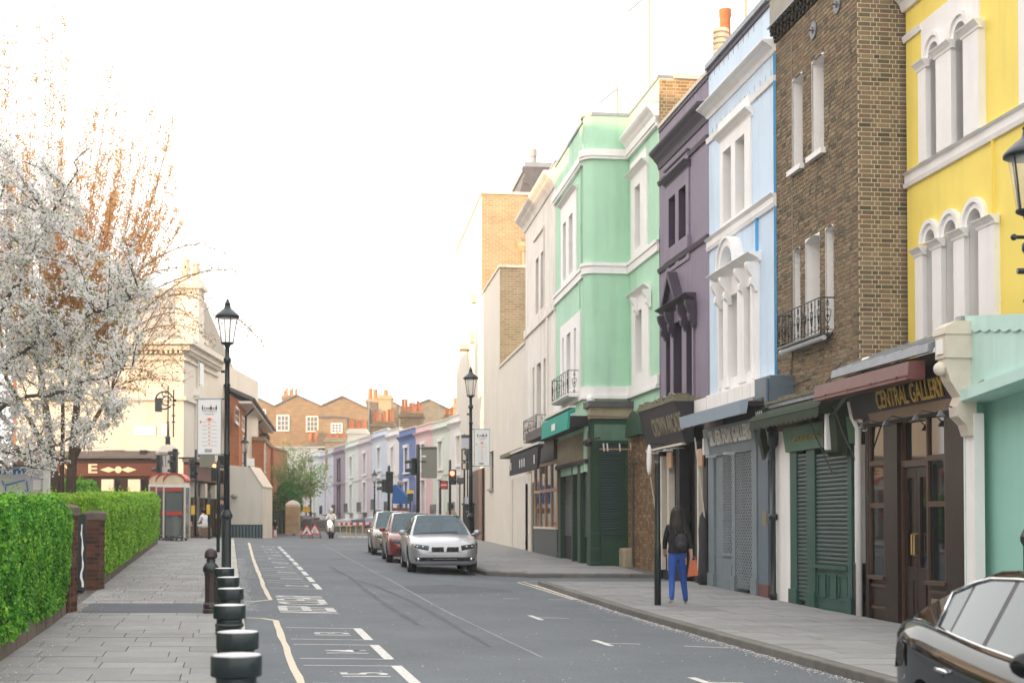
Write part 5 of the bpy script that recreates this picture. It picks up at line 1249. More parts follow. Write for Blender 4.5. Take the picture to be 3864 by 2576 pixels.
for i,(nm,colr,lab)in enumerate(cols):
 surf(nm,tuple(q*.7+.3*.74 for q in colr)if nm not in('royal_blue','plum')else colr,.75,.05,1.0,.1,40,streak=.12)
 xa,xb=FF.x(FC(bnd[i]),0,1750),FF.x(FC(bnd[i+1]),0,1750)
 cxm=(bnd[i]+bnd[i+1])/2;tya=tops[i][1];ztp=FF.z(FC(bnd[i]),1300+tya/1.96)*.5+FF.z(FC(bnd[i+1]),1300+tops[i+1][1]/1.96)*.5
 P=FF.pt(xa,0,0);t=thing('terrace_house','narrow %s terrace house in the far coloured row'%lab,'house',P,FF.rz,'coloured row down the far street')
 W_=xb-xa-.02;trim='white_trim' if nm!='plum' else 'plum';fas=ztp-6.6
 H1=fas+.5;wn=[]
 ops=[]
 wc=W_*.52;ww=min(1.25,W_*.22)
 for zb,hh in((ztp-3.05,1.75),(ztp-6.1,2.35)):ops.append((wc-ww/2,wc+ww/2,zb,zb+hh))
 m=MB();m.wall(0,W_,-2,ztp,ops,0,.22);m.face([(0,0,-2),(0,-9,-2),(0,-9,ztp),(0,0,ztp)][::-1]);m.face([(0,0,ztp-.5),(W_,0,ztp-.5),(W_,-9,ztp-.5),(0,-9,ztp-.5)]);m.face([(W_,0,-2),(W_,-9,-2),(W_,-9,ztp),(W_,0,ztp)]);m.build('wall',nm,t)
 for a,b,c,d in ops:
  sash(t,a,b,c,d,-.15,trim,'pane_pale' if nm!='plum' else 'pane_dark',fr=.08);m=MB();e=.2
  for q in((a-e,a,c,d),(b,b+e,c,d),(a-e,b+e,d,d+.22),(a-e-.1,b+e+.1,c-.15,c)):m.box(q[0],q[1],-.01,.08 if q[3]-q[2]>.3 else .14,q[2],q[3])
  m.build('window_surround',trim if nm!='plum' else 'purple_dark',t)
 cornice(t,0,W_,ztp-.75,ztp-.4,.25,nm if nm!='royal_blue' else nm);bx(t,'string_course',nm,0,W_,-.01,.06,ztp-3.5,ztp-3.38);bx(t,'coping','stone_pale',0,W_,-.25,.06,ztp,ztp+.1)
 a,b,c,d=ops[1];m=MB();z0=c-.1
 m.box(a-.3,b+.3,.5,.54,z0+.78,z0+.82);m.box(a-.3,b+.3,.0,.55,z0-.12,z0-.05)
 for k in range(9):xx=a-.3+(b-a+.6)*k/8;m.box(xx-.015,xx+.015,.505,.535,z0,z0+.8)
 m.build('balcony_rail','iron',t)
 sc=['maroon','green_dark','sign_white','canvas_blue','wood_dark','sky_blue','grey_slate','sign_white','stone_pale','wood_brown','wood_brown','green_dark'][i]
 zsf=c-.75
 m=MB();m.prism([(-.0,zsf-.55),(.5,zsf-.55),(.65,zsf),(0,zsf+.12)][::-1],'x',.05,W_-.05);m.build('shop_fascia',sc,t,fix=True)
 p=MB();p.face([(W_-.3,.25,.9),(.3,.25,.9),(.3,.25,zsf-.5),(W_-.3,.25,zsf-.5)]);p.build('shop_window','pane_dark',t)
 m=MB()
 for k in range(5):xx=.1+(W_-.3)*k/4;m.box(xx,xx+.16,.2,.36,-1,zsf-.5)
 m.box(.1,W_-.1,.2,.33,-1,.9);m.build('shop_frame',['wood_dark','green_dark','wood_dark','canvas_blue','wood_dark','grey_slate','grey_blue','green_shop','wood_dark','wood_brown','wood_brown','wood_dark'][i],t)
def rowY(px):return FF.pt(FF.x(px,0,1750),0,0).y
def gable(name,lab,pxa,pxb,Y,eave_a,eave_b,peak,pxp,base,mat='far_brick',wins=(),roof='slate',depth=8):
 A=dep(pxa,eave_a,Y);Bq=dep(pxb,eave_b,Y);K=dep(pxp,peak,Y)
 t=thing(name,lab,'house',(A.x,Y,0),0,'brown brick houses behind the coloured row')
 w_=Bq.x-A.x;m=MB();m.prism([(0,base),(w_,base),(w_,Bq.z),(K.x-A.x,K.z),(0,A.z)],'y',0,depth);m.build('wall',mat,t,fix=True)
 m=MB()
 for(xa,za),(xb,zb)in(((0,A.z),(K.x-A.x,K.z)),((K.x-A.x,K.z),(w_,Bq.z))):
  m.hexa([(xa,-.15,za),(xb,-.15,zb),(xb,depth,zb),(xa,depth,za),(xa,-.15,za+.18),(xb,-.15,zb+.18),(xb,depth,zb+.18),(xa,depth,za+.18)])
 m.build('roof',roof,t)
 for(wa,wb,wt,wbm)in wins:
  p=dep(wa,wt,Y);q=dep(wb,wbm,Y);a,b,c,d=p.x-A.x,q.x-A.x,q.z,p.z
  m=MB();e=.12;m.box(a-e,a,-.08,.02,c,d);m.box(b,b+e,-.08,.02,c,d);m.box(a-e,b+e,-.1,.02,d,d+e);m.box(a-e,b+e,-.16,.02,c-e,c)
  nb=3
  for k in range(1,nb):xx=a+(b-a)*k/nb;m.box(xx-.03,xx+.03,-.05,.01,c,d);zz=c+(d-c)*k/nb;m.box(a,b,-.05,.01,zz-.03,zz+.03)
  o=m.build('window','white_trim',t);bx(o,'pane','pane_pale',a,b,-.03,.0,c,d)
 return t
GY=165.0
G1=gable('brick_back_house','brown brick house back with a gable, chimney pots and two white windows',FC(262),FC(615),GY,1535,1535,1493,FC(430),-2,wins=[(FC(290),FC(368),1569,1622),(FC(508),FC(583),1573,1625)])
G0=gable('brick_back_house','narrow brown brick house back at the left end with sloping roof',FC(60),FC(262),GY+1,1505,1535,1500,FC(128),-2,wins=[(FC(162),FC(196),1548,1593),(FC(162),FC(196),1625,1665)])
G2=gable('brick_back_house','brown brick house back with a high central gable behind the long pot row',FC(615),FC(960),GY-3,1532,1545,1498,FC(768),-2)
G3=gable('brick_back_house','sunlit brick house with low gable behind the two big stacks',FC(960),FC(1215),GY+4,1545,1540,1503,FC(1080),-2,'sun_brick')
G4=gable('brick_back_house','sunlit brick house with low gable at the right end of the row',FC(1215),FC(1570),GY+2,1548,1550,1510,FC(1410),-2,'sun_brick')
G5=gable('brick_back_house','small flat-topped brick outhouse with one arched white window',FC(590),FC(800),GY-6,1578,1578,1576,FC(700),-2,wins=[(FC(692),FC(760),1600,1630)])
def stack(px0,px1,pyt,Y,lab,mat,npots,ph,parent=None,depth=2.0,pots=None):
 if Y<149:Y=rowY((px0+px1)/2)+4.5
 A=dep(px0,pyt,Y);Bq=dep(px1,pyt,Y);t=thing('chimney_stack',lab,'chimney',(A.x,Y,A.z-3.2));w_=Bq.x-A.x
 bx(t,'stack',mat,0,w_,0,depth,0,3.2);bx(t,'cap',mat,-.12,w_+.12,-.12,depth+.12,2.75,2.98)
 rr=random.Random(int(px0))
 for k in range(npots):chimney_pot(t,w_*(k+.5)/npots,depth*(.3 if k%2 else .6),3.2,ph*rr.uniform(.75,1.2),min(.28,w_/npots*.42))
 return t
stack(FC(320),FC(425),1300+372/1.96,GY+2,'brick chimney stack with five pots on the left gable','far_brick',5,.75)
stack(FC(805),FC(945),1300+620/1.96,120,'pale stack with the long row of orange pots','stone_pale',6,.85)
stack(FC(640),FC(790),1300+685/1.96,124,'low brick stack with six short orange pots','sun_brick',6,.5)
stack(FC(985),FC(1145),1300+565/1.96,112,'dark stack with six tall orange pots','far_brick',6,.95)
stack(FC(945),FC(1030),1300+400/1.96,GY,'sunlit brick stack with one very tall pot','sun_brick',2,1.2)
stack(FC(1035),FC(1130),1300+372/1.96,GY-2,'sunlit stepped brick stack right of the tall pot','sun_brick',1,.7)
stack(FC(1195),FC(1360),1300+492/1.96,116,'brick stack with six mixed pots behind the pink house','far_brick',6,.85)
stack(FC(1520),FC(1590),1300+515/1.96,108,'brick stack with two orange pots at the row end','far_brick',2,.6)
stack(FC(1580),FC(1660),1300+440/1.96,150,'sunlit brick stack beside the bare tree','sun_brick',2,.8,depth=3)
stack(FC(500),FC(610),1300+720/1.96,162,'low stack with two tall orange pots behind the tree','sun_brick',2,1.3)
A=dep(FC(672),1480,230);Bq=dep(FC(1270),1480,230);t=thing('office_block','very pale flat-roofed block on the skyline behind the brick houses','building',(A.x,230,0));w_=Bq.x-A.x
bx(t,'wall','white_paint',0,w_,0,10,0,A.z);bx(t,'roof_storey','white_paint',w_*.25,w_*.5,1,8,A.z,A.z+1.2)
A=dep(1020,1690,159);Bq=dep(1290,1690,159);t=thing('garden_wall','pale rendered yard wall below the brown brick backs','wall',(A.x-6,159,0));bx(t,'wall','cream_wall',0,13,0,.4,-1,A.z);bx(t,'coping','stone_pale',-.1,13.1,-.1,.5,A.z,A.z+.2)
for(px,py,h_,Y)in((FC(965),1300+175/1.96,11,130),(FC(1195),1300+165/1.96,13,150),(FC(1480),1300+180/1.96,10,110)):
 P=dep(px,py,Y);t=thing('roof_aerial','thin television aerial mast above %s'%{965:'the dark stack',1195:'the pink house',1480:'the sage green house'}[int(round((px-900)*1.96))],'aerial',(P.x,Y,P.z-h_));m=MB();m.tube([(0,0,0),(.0,0,h_)],.035,4);m.build('mast','sign_grey',t);m=MB();m.tube([(-.8,0,h_-.2),(.8,0,h_+.15)],.03,4)
 for k in range(7):m.tube([(-.8+k*.26,-.35,h_-.2+k*.055),(-.8+k*.26,.35,h_-.2+k*.055)],.018,3)
 m.build('yagi','sign_grey',t)
for(px,pyb,pyt,Y,yag,lab)in((2452,320,-40,40,(2370,45),'tall white aerial mast above the mint green house'),(2331,395,320,44,(2258,392),'small aerial on the mint green roof beside its chimney pot'),(2815,110,-60,31,None,'bare aerial mast behind the blue parapet'),(2877,40,-60,30,None,'short aerial mast at the near end of the blue parapet')):
 P0=dep(px,pyb+130,Y+2.5);P1=dep(px,pyt,Y+2.5);t=thing('roof_aerial',lab,'aerial',P0);h_=P1.z-P0.z;m=MB();m.tube([(0,0,0),(0,0,h_)],.03,5)
 for k in range(int(h_/.3)):m.box(-.035,.035,-.008,.008,.3*k,.3*k+.015)
 m.build('mast','copper_lamp',t)
 if yag:
  Q=dep(*yag,Y+2.5)-P0;top=Vector((0,0,h_-.12));m=MB();m.tube([top,Q],.022,4);n=11
  dd=(Q-top).normalized();pp=Vector((0,1,0)).cross(dd)
  for k in range(n):c=top+(Q-top)*((k+.5)/n);m.tube([c-pp*.11-Vector((0,.1,0)),c+pp*.11+Vector((0,.1,0))],.016,3)
  m.build('yagi','sign_grey',t)
def S2(x,y):return x/1.568,900+y/1.568
PY=66.0
PA,PB,PC=dep(60,1700,PY),dep(692,1700,PY),dep(818,1700,74.0)
t=thing('corner_pub','cream corner pub with brown fascia behind the blossom tree','pub',(PA.x,PY,0));ox=PA.x
ztop=dep(692,1282,PY).z;wB=PB.x-ox;wC=PC.x-ox;dC=8.0
def pl(px,py):P=dep(px,py,PY);return P.x-ox,P.z
wins=[]
for(xa,xb,ya,yb)in((640,740,680,790),(330,410,700,800),(615,740,1250,1290)):
 a,zt_=pl(*S2(xa,ya));b,zb_=pl(*S2(xb,yb));wins.append((a,b,zb_,zt_))
m=MB()
def fwall(m,x0,x1,z0,z1,ops,y):
 k=MB();k.wall(x0,x1,z0,z1,ops,0,.25);b=len(m.v)
 for v in k.v:m.v.append((v[0],y-v[1],v[2]))
 for q in k.f:m.f.append(tuple(i+b for i in q[::-1]));m.mi.append(0)
fwall(m,0,wB,0,ztop,wins,0)
m.face([(wB,0,0),(wC,dC,0),(wC,dC,ztop),(wB,0,ztop)]);m.face([(wC,dC,0),(wC,20,0),(wC,20,ztop),(wC,dC,ztop)]);m.face([(0,0,ztop),(wB,0,ztop),(wC,dC,ztop),(wC,20,ztop),(0,20,ztop)]);m.face([(0,0,0),(0,0,ztop),(0,20,ztop),(0,20,0)])
m.build('wall','cream_wall',t)
for a,b,c,d in wins:
 k=MB();k.box(a,a+.08,.12,.2,c,d);k.box(b-.08,b,.12,.2,c,d);k.box(a+.08,b-.08,.12,.2,d-.08,d);k.box(a+.08,b-.08,.12,.2,c,c+.08);k.box(a+.08,b-.08,.13,.19,(c+d)/2-.04,(c+d)/2+.04);k.box((a+b)/2-.03,(a+b)/2+.03,.13,.19,c,d);o=k.build('window','white_trim',t);bx(o,'pane','pane_dark',a,b,.2,.22,c,d)
CP=[(-.1,-.01),(wB,-.01)];
def band(nm,z0,z1,o_,mat):
 u=Vector((wC-wB,dC,0)).normalized();n=Vector((u.y,-u.x,0));m=MB()
 m.box(-.05,wB,-o_,.05,z0,z1);A=Vector((wB,0,0));B_=Vector((wC,dC,0));q=[A,B_,B_+n*o_,A+n*o_];m.hexa([(p.x,p.y,z0)for p in(q[3],q[2],q[1],q[0])]+[(p.x,p.y,z1)for p in(q[3],q[2],q[1],q[0])]);m.box(wB-.02,wB+n.x*o_,-o_,.02,z0,z1);return m.build(nm,mat,t)
band('cornice',ztop-.25,ztop,.55,'cream_wall');band('cornice',ztop-.5,ztop-.25,.32,'cream_wall');band('cornice',ztop-.95,ztop-.85,.12,'cream_wall')
zs=pl(0,1500)[1];band('string_course',zs-.12,zs+.05,.14,'cream_wall')
u=Vector((wC-wB,dC,0)).normalized();n=Vector((u.y,-u.x,0))
k_=MB()
for q in range(34):
 x=.1+(wB-.2)*q/33;k_.box(x-.06,x+.06,-.26,.0,ztop-.66,ztop-.5)
for q in range(24):
 c=Vector((wB,0,0))+u*(.3+(math.hypot(wC-wB,dC)-.5)*q/23);k_.cbox((c.x+n.x*.12,c.y+n.y*.12,ztop-.58),(.12,.26,.16),Matrix.Rotation(math.atan2(n.y,n.x)-R(90),3,'Z'))
stuff(k_.build('dentils','cream_wall',t))
for f_,zb_,hh,ped in((.42,zs-4.4+5.2,2.0,False),(.38,4.6,2.6,True)):
 c=Vector((wB,0,0))+u*(math.hypot(wC-wB,dC)*f_);M=Matrix.Rotation(math.atan2(u.y,u.x),3,'Z');m=MB();m.cbox((c.x+n.x*.06,c.y+n.y*.06,zb_+hh/2),(1.3,.12,hh+.3),M);m.cbox((c.x+n.x*.15,c.y+n.y*.15,zb_+hh+.25),(1.7,.3,.18),M);o=m.build('window','cream_wall',t)
 m=MB();m.cbox((c.x+n.x*.13,c.y+n.y*.13,zb_+hh/2),(.9,.02,hh),M);m.build('pane','pane_pale',o)
 if ped:
  m=MB();ps=[M@Vector((a,b,e))+c+n*.1 for b in(-.12,.12)for a,e in((-.9,zb_+hh+.34),(.9,zb_+hh+.34),(0,zb_+hh+.95))];m.raw(ps,[(0,1,2),(5,4,3),(0,3,4,1),(1,4,5,2),(2,5,3,0)]);m.build('pediment','cream_wall',t)
rz=dep(600,1075,PY+6).z
m=MB();m.raw([(0,.8,ztop),(wB-.4,.8,ztop),(wC-1,dC+.5,ztop),(wC-1,19,ztop),(0,19,ztop),(0,7,rz),(wB-2.2,7,rz),(wB-1.6,12,rz),(0,12,rz)],[(0,1,6,5),(1,2,7,6),(2,3,7),(3,4,8,7),(5,6,7,8)]);m.build('roof','grey_render',t)
a,_z=pl(640,1000);b,_z=pl(706,1000);zc0=dep(640,1140,PY+2).z;st_=new('chimney_stack',None,t);bx(st_,'stack','cream_wall',a-.1,b+.2,1.6,2.8,ztop-.2,zc0+1.1);bx(st_,'cap','stone_pale',a-.25,b+.35,1.45,2.95,zc0+.6,zc0+.8);chimney_pot(st_,a+.25,2.2,zc0+1.1,1.0,.22,'cream_pot');chimney_pot(st_,a+.75,2.2,zc0+1.1,.8,.2,'cream_pot')
fz0,fz1=pl(300,1796)[1],pl(300,1748)[1]
bx(t,'fascia','pub_brown',0,pl(612,1700)[0],-.28,.0,fz0,fz1);m=MB();m.prism([(-.45,fz1+.32),(.05,fz1+.62),(.05,fz1+.3),(-.45,fz1+.22)],'x',0,pl(612,1700)[0]);m.build('canopy','slate',t,fix=True);bx(t,'fascia_shade','wood_dark',0,pl(612,1700)[0],-.2,0,fz1,fz1+.3)
M=axes((pl(340,1790)[0],-.285,fz0+.14),(1,0,0),(0,0,1));lettering('E','cream_pot',t,M,1,.006,'LEFT',.02,'lettering',(.42,.42));M=axes((pl(245,1790)[0],-.285,fz0+.14),(1,0,0),(0,0,1));lettering('N','cream_pot',t,M,1,.006,'LEFT',.02,'lettering',(.42,.42))
cxo=pl(453,1775)[0];zo=(fz0+fz1)/2;m=MB()
for s_ in(-1,1):
 m.prism([(cxo+s_*.1,zo),(cxo+s_*.45,zo+.13),(cxo+s_*.85,zo),(cxo+s_*.45,zo-.13)],'y',-.30,-.285)
m.lathe([(.05,0),(.16,.001),(.16,.012),(.05,.013)],(cxo,-.30,zo),12,Matrix.Rotation(R(90),3,'X'));m.build('gilt_ornament','cream_pot',t)
bx(t,'lower_front','wood_dark',0,wB,-.12,.0,0,fz0)
for px in(412,512):a,_=pl(px,1850);bx(t,'capital','stone_pale',a-.28,a+.28,-.3,0,fz0-.75,fz0-.15)
u2=u;base=Vector((wB,0,0));Lc=math.hypot(wC-wB,dC);M3=Matrix.Rotation(math.atan2(u.y,u.x),3,'Z')
def onside(a,o_,z,size,nm,mat):c=base+u*a+n*o_;m=MB();m.cbox((c.x,c.y,z),size,M3);return m.build(nm,mat,t)
onside(Lc/2,.2,(fz0+fz1)/2-.1,(Lc,.4,.7),'fascia','maroon');onside(Lc/2,.35,fz1+.15,(Lc,.8,.16),'canopy','slate');onside(Lc/2,.06,fz0/2,(Lc,.1,fz0),'lower_front','wood_dark')
for a in(1.2,3.6,6.0):onside(a,.2,fz0-.6,(.5,.3,.7),'capital','stone_pale');onside(a,.15,fz0/2-.6,(.35,.2,fz0-.8),'column','wood_brown')
for a in(2.4,4.8,7.2):onside(a,.13,1.9,(.9,.06,1.7),'pane','pane_dark')
for(px,py,w_,h_)in((548,1625,1.0,.45),(622,1622,.35,.55)):
 a,z=pl(px,py);bx(t,'name_plate','sign_white',a-w_/2,a+w_/2,-.03,0,z-h_/2,z+h_/2)
a,z=pl(545,1708);bx(t,'wall_light','plastic_black',a-.15,a+.15,-.3,0,z-.1,z+.12)
P=dep(633,1700,62);t=thing('corner_lantern','large glazed hexagonal lantern with iron finial on the pub corner','lantern',P)
z0=dep(633,1760,62).z-P.z;z1=dep(633,1706,62).z-P.z;z2=dep(633,1682,62).z-P.z
m=MB();m.lathe([(.30,z0),(.36,z1-.02)],(0,0,0),6);m.build('glazing','lamp_glass',t)
m=MB();m.lathe([(.50,z1-.1),(.54,z1),(.30,z2),(.08,z2+.08)],(0,0,0),6);m.build('lantern_roof','stone_pale',t)
m=MB();m.lathe([(.12,z2+.05),(.1,z2+.35),(.16,z2+.36),(.05,z2+.45),(.035,z2+1.0),(.08,z2+1.02),(.03,z2+1.08),(.03,z2+1.9),(.07,z2+1.92),(.03,z2+2.0),(.025,z2+2.6)],(0,0,0),8)
for k in range(6):a=k*math.pi/3;m.tube([(.30*math.cos(a),.3*math.sin(a),z0),(.36*math.cos(a),.36*math.sin(a),z1)],.02,4)
m.build('finial','iron',t)
P=dep(655,1500,61);t=thing('sign_bracket','wrought iron scroll bracket with dark hanging sign above the lantern','bracket',P)
sc_=61/F
m=MB();cxr=-36*sc_;m.tube(ring_path((cxr,0,-10*sc_),33*sc_,14,'xz',.3,5.6),.035,5);m.tube(ring_path((cxr+.1,0,-12*sc_),17*sc_,12,'xz',0,5),.03,5);m.tube(ring_path((cxr,0,14*sc_),8*sc_,10,'xz',0,5.5),.025,5);m.tube([(0,0,30*sc_),(0,0,-150*sc_)],.03,5);m.tube([(0,0,-10*sc_),(.12,0,-10*sc_)],.06,5)
for q in(-30,-70,-95):m.lathe([(.04,0),(.11,.03),(.04,.06)],(0,0,q*sc_),8)
m.build('scrollwork','iron',t)
m=MB();m.box(-68*sc_,-45*sc_,-.12,.12,-53*sc_,-2*sc_);m.build('hanging_sign','plate_grey',t)
f=Fac(0,-.123,76.0);A=dep(902,1509,76.0);f=Fac(A.x+.123*76,-.123,76.0);ez=A.z
t=thing('red_brick_house','orange-red brick house with long overhanging eaves beyond the pub','house',f.o,f.rz+math.pi)
Lr=26.0;GW=dep(902,1509,76).x-dep(800,1445,76).x;pk=dep(813,1446,76).z
win=[(1395,970,1420,1115),(1432,1030,1450,1150),(1462,1060,1478,1170),(1487,1085,1502,1180)]
m=MB();ops=[]
for(xa,ya,xb,yb)in win:
 pa=f.at(xa/1.568,900+ya/1.568);pb=f.at(xb/1.568,900+yb/1.568);ops.append((-pb[0],-pa[0],pb[1],pa[1]-.1))
m.wall(-Lr,0,-.5,ez,ops,0,.12);m.face([(0,0,-.5),(0,-GW*2,-.5),(0,-GW*2,ez),(0,-GW*1.0,pk),(0,0,ez)]);m.build('wall','red_far_brick',t)
for a,b,c,d in ops:sash(t,a,b,c,d,-.05,'white_trim','pane_pale',fr=.12)
m=MB();m.hexa([(-Lr,.75,ez-.05),(.3,.75,ez-.05),(.3,-GW,pk),(-Lr,-GW,pk),(-Lr,.75,ez+.15),(.3,.75,ez+.15),(.3,-GW,pk+.2),(-Lr,-GW,pk+.2)]);m.build('roof','slate',t)
bx(t,'eaves_soffit','cream_wall',-Lr,.25,.0,.7,ez-.18,ez-.06);m=MB();m.tube([(-Lr,.8,ez+.02),(.3,.8,ez+.02)],.09,6);m.build('gutter','wood_dark',t)
for q in(3.5,12.5):m=MB();m.tube([(-q,.75,ez),(-q,.15,ez-.6),(-q,.12,3)],.06,5);m.build('drain_pipe','wood_dark',t)
pa=f.at(860,1600);zb1=dep(905,1648,80).z
bx(t,'bay_wall','red_far_brick',-17,-8,-.1,.9,-.5,zb1);bx(t,'bay_coping','far_brick',-17.1,-7.9,-.1,1.0,zb1,zb1+.25)
m=MB();x=-(f.at(885,1760)[0]);
for q in(-3.5,-9.5):bx(t,'side_window','white_trim',q-.5,q+.5,.9 if q<-8 else .0,.95 if q<-8 else .05,4.4,6.3);bx(t,'pane','pane_pale',q-.36,q+.36,.95 if q<-8 else .05,.96 if q<-8 else .06,4.5,6.2)
P=dep(972,1700,96);t=thing('brick_annex','small red brick block with a white window and satellite dish','house',(P.x,96,0));zt_=dep(972,1692,96).z;zb_=0
bx(t,'wall','red_far_brick',-.4,1.05,0,6,-.5,zt_);bx(t,'coping','far_brick',-.45,1.1,-.08,6,zt_,zt_+.15)
bx(t,'window','white_trim',-.6,-.1,-.12,.0,zt_-2.6,zt_-1.2);bx(t,'pane','pane_dark',-.5,-.2,-.13,-.12,zt_-2.45,zt_-1.35)
m=MB();m.lathe([(.02,0),(.25,.04),(.45,.16),(.44,.17)],(0,0,0),16,Matrix.Rotation(R(70),3,'X'));o=m.build('satellite_dish','plate_grey',t);o.location=(.45,-.2,zt_+.6);bx(t,'dish_arm','plate_grey',.43,.47,-.1,.1,zt_,zt_+.6)
P0=dep(845,1700,72.5);P1=dep(991,1700,72.5)
t=thing('white_flank_building','low pale rendered building with sloping roof beside the no-entry sign','building',(P0.x,72.5,0));w_=P1.x-P0.x
z0,z1,z2=dep(850,1752,72.5).z,dep(945,1762,72.5).z,dep(995,1838,72.5).z
m=MB();m.prism([(0,-.5),(w_,-.5),(w_,z2),(w_*.68,z1),(0,z0)],'y',0,3);m.build('wall','cream_wall',t,fix=True)
m=MB();m.hexa([(w_*.68,-.06,z1),(w_+.03,-.06,z2),(w_+.03,3,z2),(w_*.68,3,z1),(w_*.68,-.06,z1+.06),(w_+.03,-.06,z2+.06),(w_+.03,3,z2+.06),(w_*.68,3,z1+.06)]);m.build('roof','stone_pale',t)
zb_=dep(900,1978,72.5).z;bx(t,'dark_base','green_dark',-.0,w_+.02,-.08,0,-.5,zb_)
for k in range(12):xx=w_*(k+.5)/12;bx(t,'board','grey_slate',xx-.04,xx+.04,-.11,-.08,-.5,zb_-.05)
m=MB();m.ball((w_*.3,-.3,dep(885,1872,72.5).z),.18,8,1,1,.7);m.build('wall_lamp','old_stone',t)
P=dep(1105,2000,92);g_=gz(P.x,92);t=thing('gate_pier','tan stone gate pier with domed cap beside the roadworks signs','pier',(P.x,92,g_));bx(t,'shaft','sun_brick',-.42,.42,-.42,.42,0,1.75);m=MB();m.lathe([(.58,1.75),(.6,1.9),(.35,2.1),(.05,2.18)],(0,0,0),4,Matrix.Rotation(R(45),3,'Z'));m.build('cap','stone_pale',t)
t=thing('dark_gate','black close-boarded gate between the tan pier and the pale building','gate',(P.x-2.8,92.2,g_))
for k in range(9):bx(t,'board','green_dark',k*.26,k*.26+.24,0,.05,0,1.5)
bx(t,'gate_post','wood_dark',-.25,-.02,-.05,.1,0,2.9)
from mathutils import noise
def hedge(name,lab,ya,yb,depth,h0,h1,n_front,n_top,n_end,s,leafm,seed,xoff=0.0,sprigs=0,round_=.25,back=False):
 """clipped hedge whose street face follows the pavement edge; h0/h1 = foot and top above the pavement"""
 t=thing(name,lab,'hedge',(XH(ya)-depth/2+xoff,ya,gz(XH(ya),ya)));O=t.location.copy()
 r=random.Random(seed);m=MB();m.rnd=[]
 def bump(p):return noise.noise(p*1.3)*.10+noise.noise(p*3.7)*.06+noise.noise(p*9)*.035
 def put(p,nrm,sz,dark):
  a=(nrm+Vector((r.gauss(0,.6),r.gauss(0,.6),r.gauss(0,.6)))).normalized();b=a.orthogonal().normalized();b.rotate(Matrix.Rotation(r.uniform(0,6.28),3,a));e=a.cross(b)
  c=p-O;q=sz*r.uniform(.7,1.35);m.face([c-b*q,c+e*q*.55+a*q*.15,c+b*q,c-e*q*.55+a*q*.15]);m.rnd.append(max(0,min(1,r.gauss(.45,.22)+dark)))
 def front(u,v):
  y=ya+(yb-ya)*u;x=XH(y)+xoff;g=gz(x,y);z=g+h0+(h1-h0)*v
  k=max(0,(v-.8)/.2);x-=round_*k*k
  return Vector((x,y,z))
 for _ in range(n_front):
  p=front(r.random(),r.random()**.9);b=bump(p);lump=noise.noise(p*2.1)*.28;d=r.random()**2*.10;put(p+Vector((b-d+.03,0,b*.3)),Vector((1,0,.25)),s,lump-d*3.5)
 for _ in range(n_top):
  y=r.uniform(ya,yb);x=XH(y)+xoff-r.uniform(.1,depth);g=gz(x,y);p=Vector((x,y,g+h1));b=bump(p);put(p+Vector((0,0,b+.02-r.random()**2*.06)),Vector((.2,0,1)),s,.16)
 for _ in range(n_end):
  x=XH(ya)+xoff-r.uniform(0,depth);z=gz(XH(ya),ya)+r.uniform(h0,h1);p=Vector((x,ya,z));b=bump(p);put(p+Vector((0,-b+r.random()**2*.08-.02,0)),Vector((.2,-1,.2)),s,noise.noise(p*2.1)*.28)
 for _ in range(sprigs):
  y=r.uniform(ya,yb);x=XH(y)+xoff-r.uniform(.15,depth);z=gz(x,y)+h1;hh=r.uniform(.08,.3)
  for k in range(int(hh/.025)):put(Vector((x+r.gauss(0,.02),y+r.gauss(0,.02),z+.025*k)),Vector((r.gauss(0,1),r.gauss(0,1),.3)),s*.9,.15)
 m.build('leaves',leafm,t)
 c=MB();ys=frange(ya+.08,yb-.08,1.0);n=len(ys)
 sec=lambda y:[(XH(y)+xoff-.10-O.x,y-O.y,gz(XH(y),y)+h0*.2-O.z),(XH(y)+xoff-.10-O.x,y-O.y,gz(XH(y),y)+h1-.3-O.z),(XH(y)+xoff-.10-round_-O.x,y-O.y,gz(XH(y),y)+h1-.07-O.z),(XH(y)+xoff-depth+.1-O.x,y-O.y,gz(XH(y),y)+h1-.07-O.z),(XH(y)+xoff-depth+.1-O.x,y-O.y,gz(XH(y),y)-O.z)]
 rows=[sec(y)for y in ys]
 for p,q in zip(rows,rows[1:]):c.strip(p,q)
 c.face(rows[0]);c.face(rows[-1][::-1]);c.build('twiggy_core','hedge_core',t)
 return t
hedge('box_hedge','dark glossy green clipped hedge nearest the camera on the left',10.5,22.35,1.6,.18,1.80,42000,9000,1500,.026,'hedge_leaf',1,sprigs=60)
hedge('box_hedge','bright yellow-green clipped hedge beyond the brick gate piers',28.2,51.5,1.5,.18,1.78,42000,11000,7000,.036,'hedge_leaf_new',2,sprigs=25)
hedge('box_hedge','dark topped hedge set back behind the yellow-green one',37.0,49.0,1.2,.6,2.15,5000,7000,3500,.04,'hedge_leaf',3,xoff=-1.9,sprigs=25)
def edging(ya,yb,lab,L_,seed):
 t=thing('stepped_edging',lab,'edging',(XH(ya),ya,gz(XH(ya),ya)));O=t.location.copy();r=random.Random(seed);y=ya
 while y<yb-.1:
  y1=min(y+L_,yb);g0,g1=gz(XH(y),y),gz(XH(y1),y1);m=MB();xa0,xa1=XH(y)-.02,XH(y1)-.02;hN,hF=.30+r.uniform(-.02,.02),.17
  P=[(xa0-.22,y+.01,g0-.1),(xa0,y+.01,g0-.1),(xa1,y1-.01,g1-.1),(xa1-.22,y1-.01,g1-.1),(xa0-.22,y+.01,g0+hN),(xa0-.01,y+.01,g0+hN),(xa1-.01,y1-.01,g1+hF),(xa1-.22,y1-.01,g1+hF)]
  m.hexa([Vector(p)-O for p in P]);m.build('edging_stone','stone_cap',t,bevel=.02);y=y1
 return t
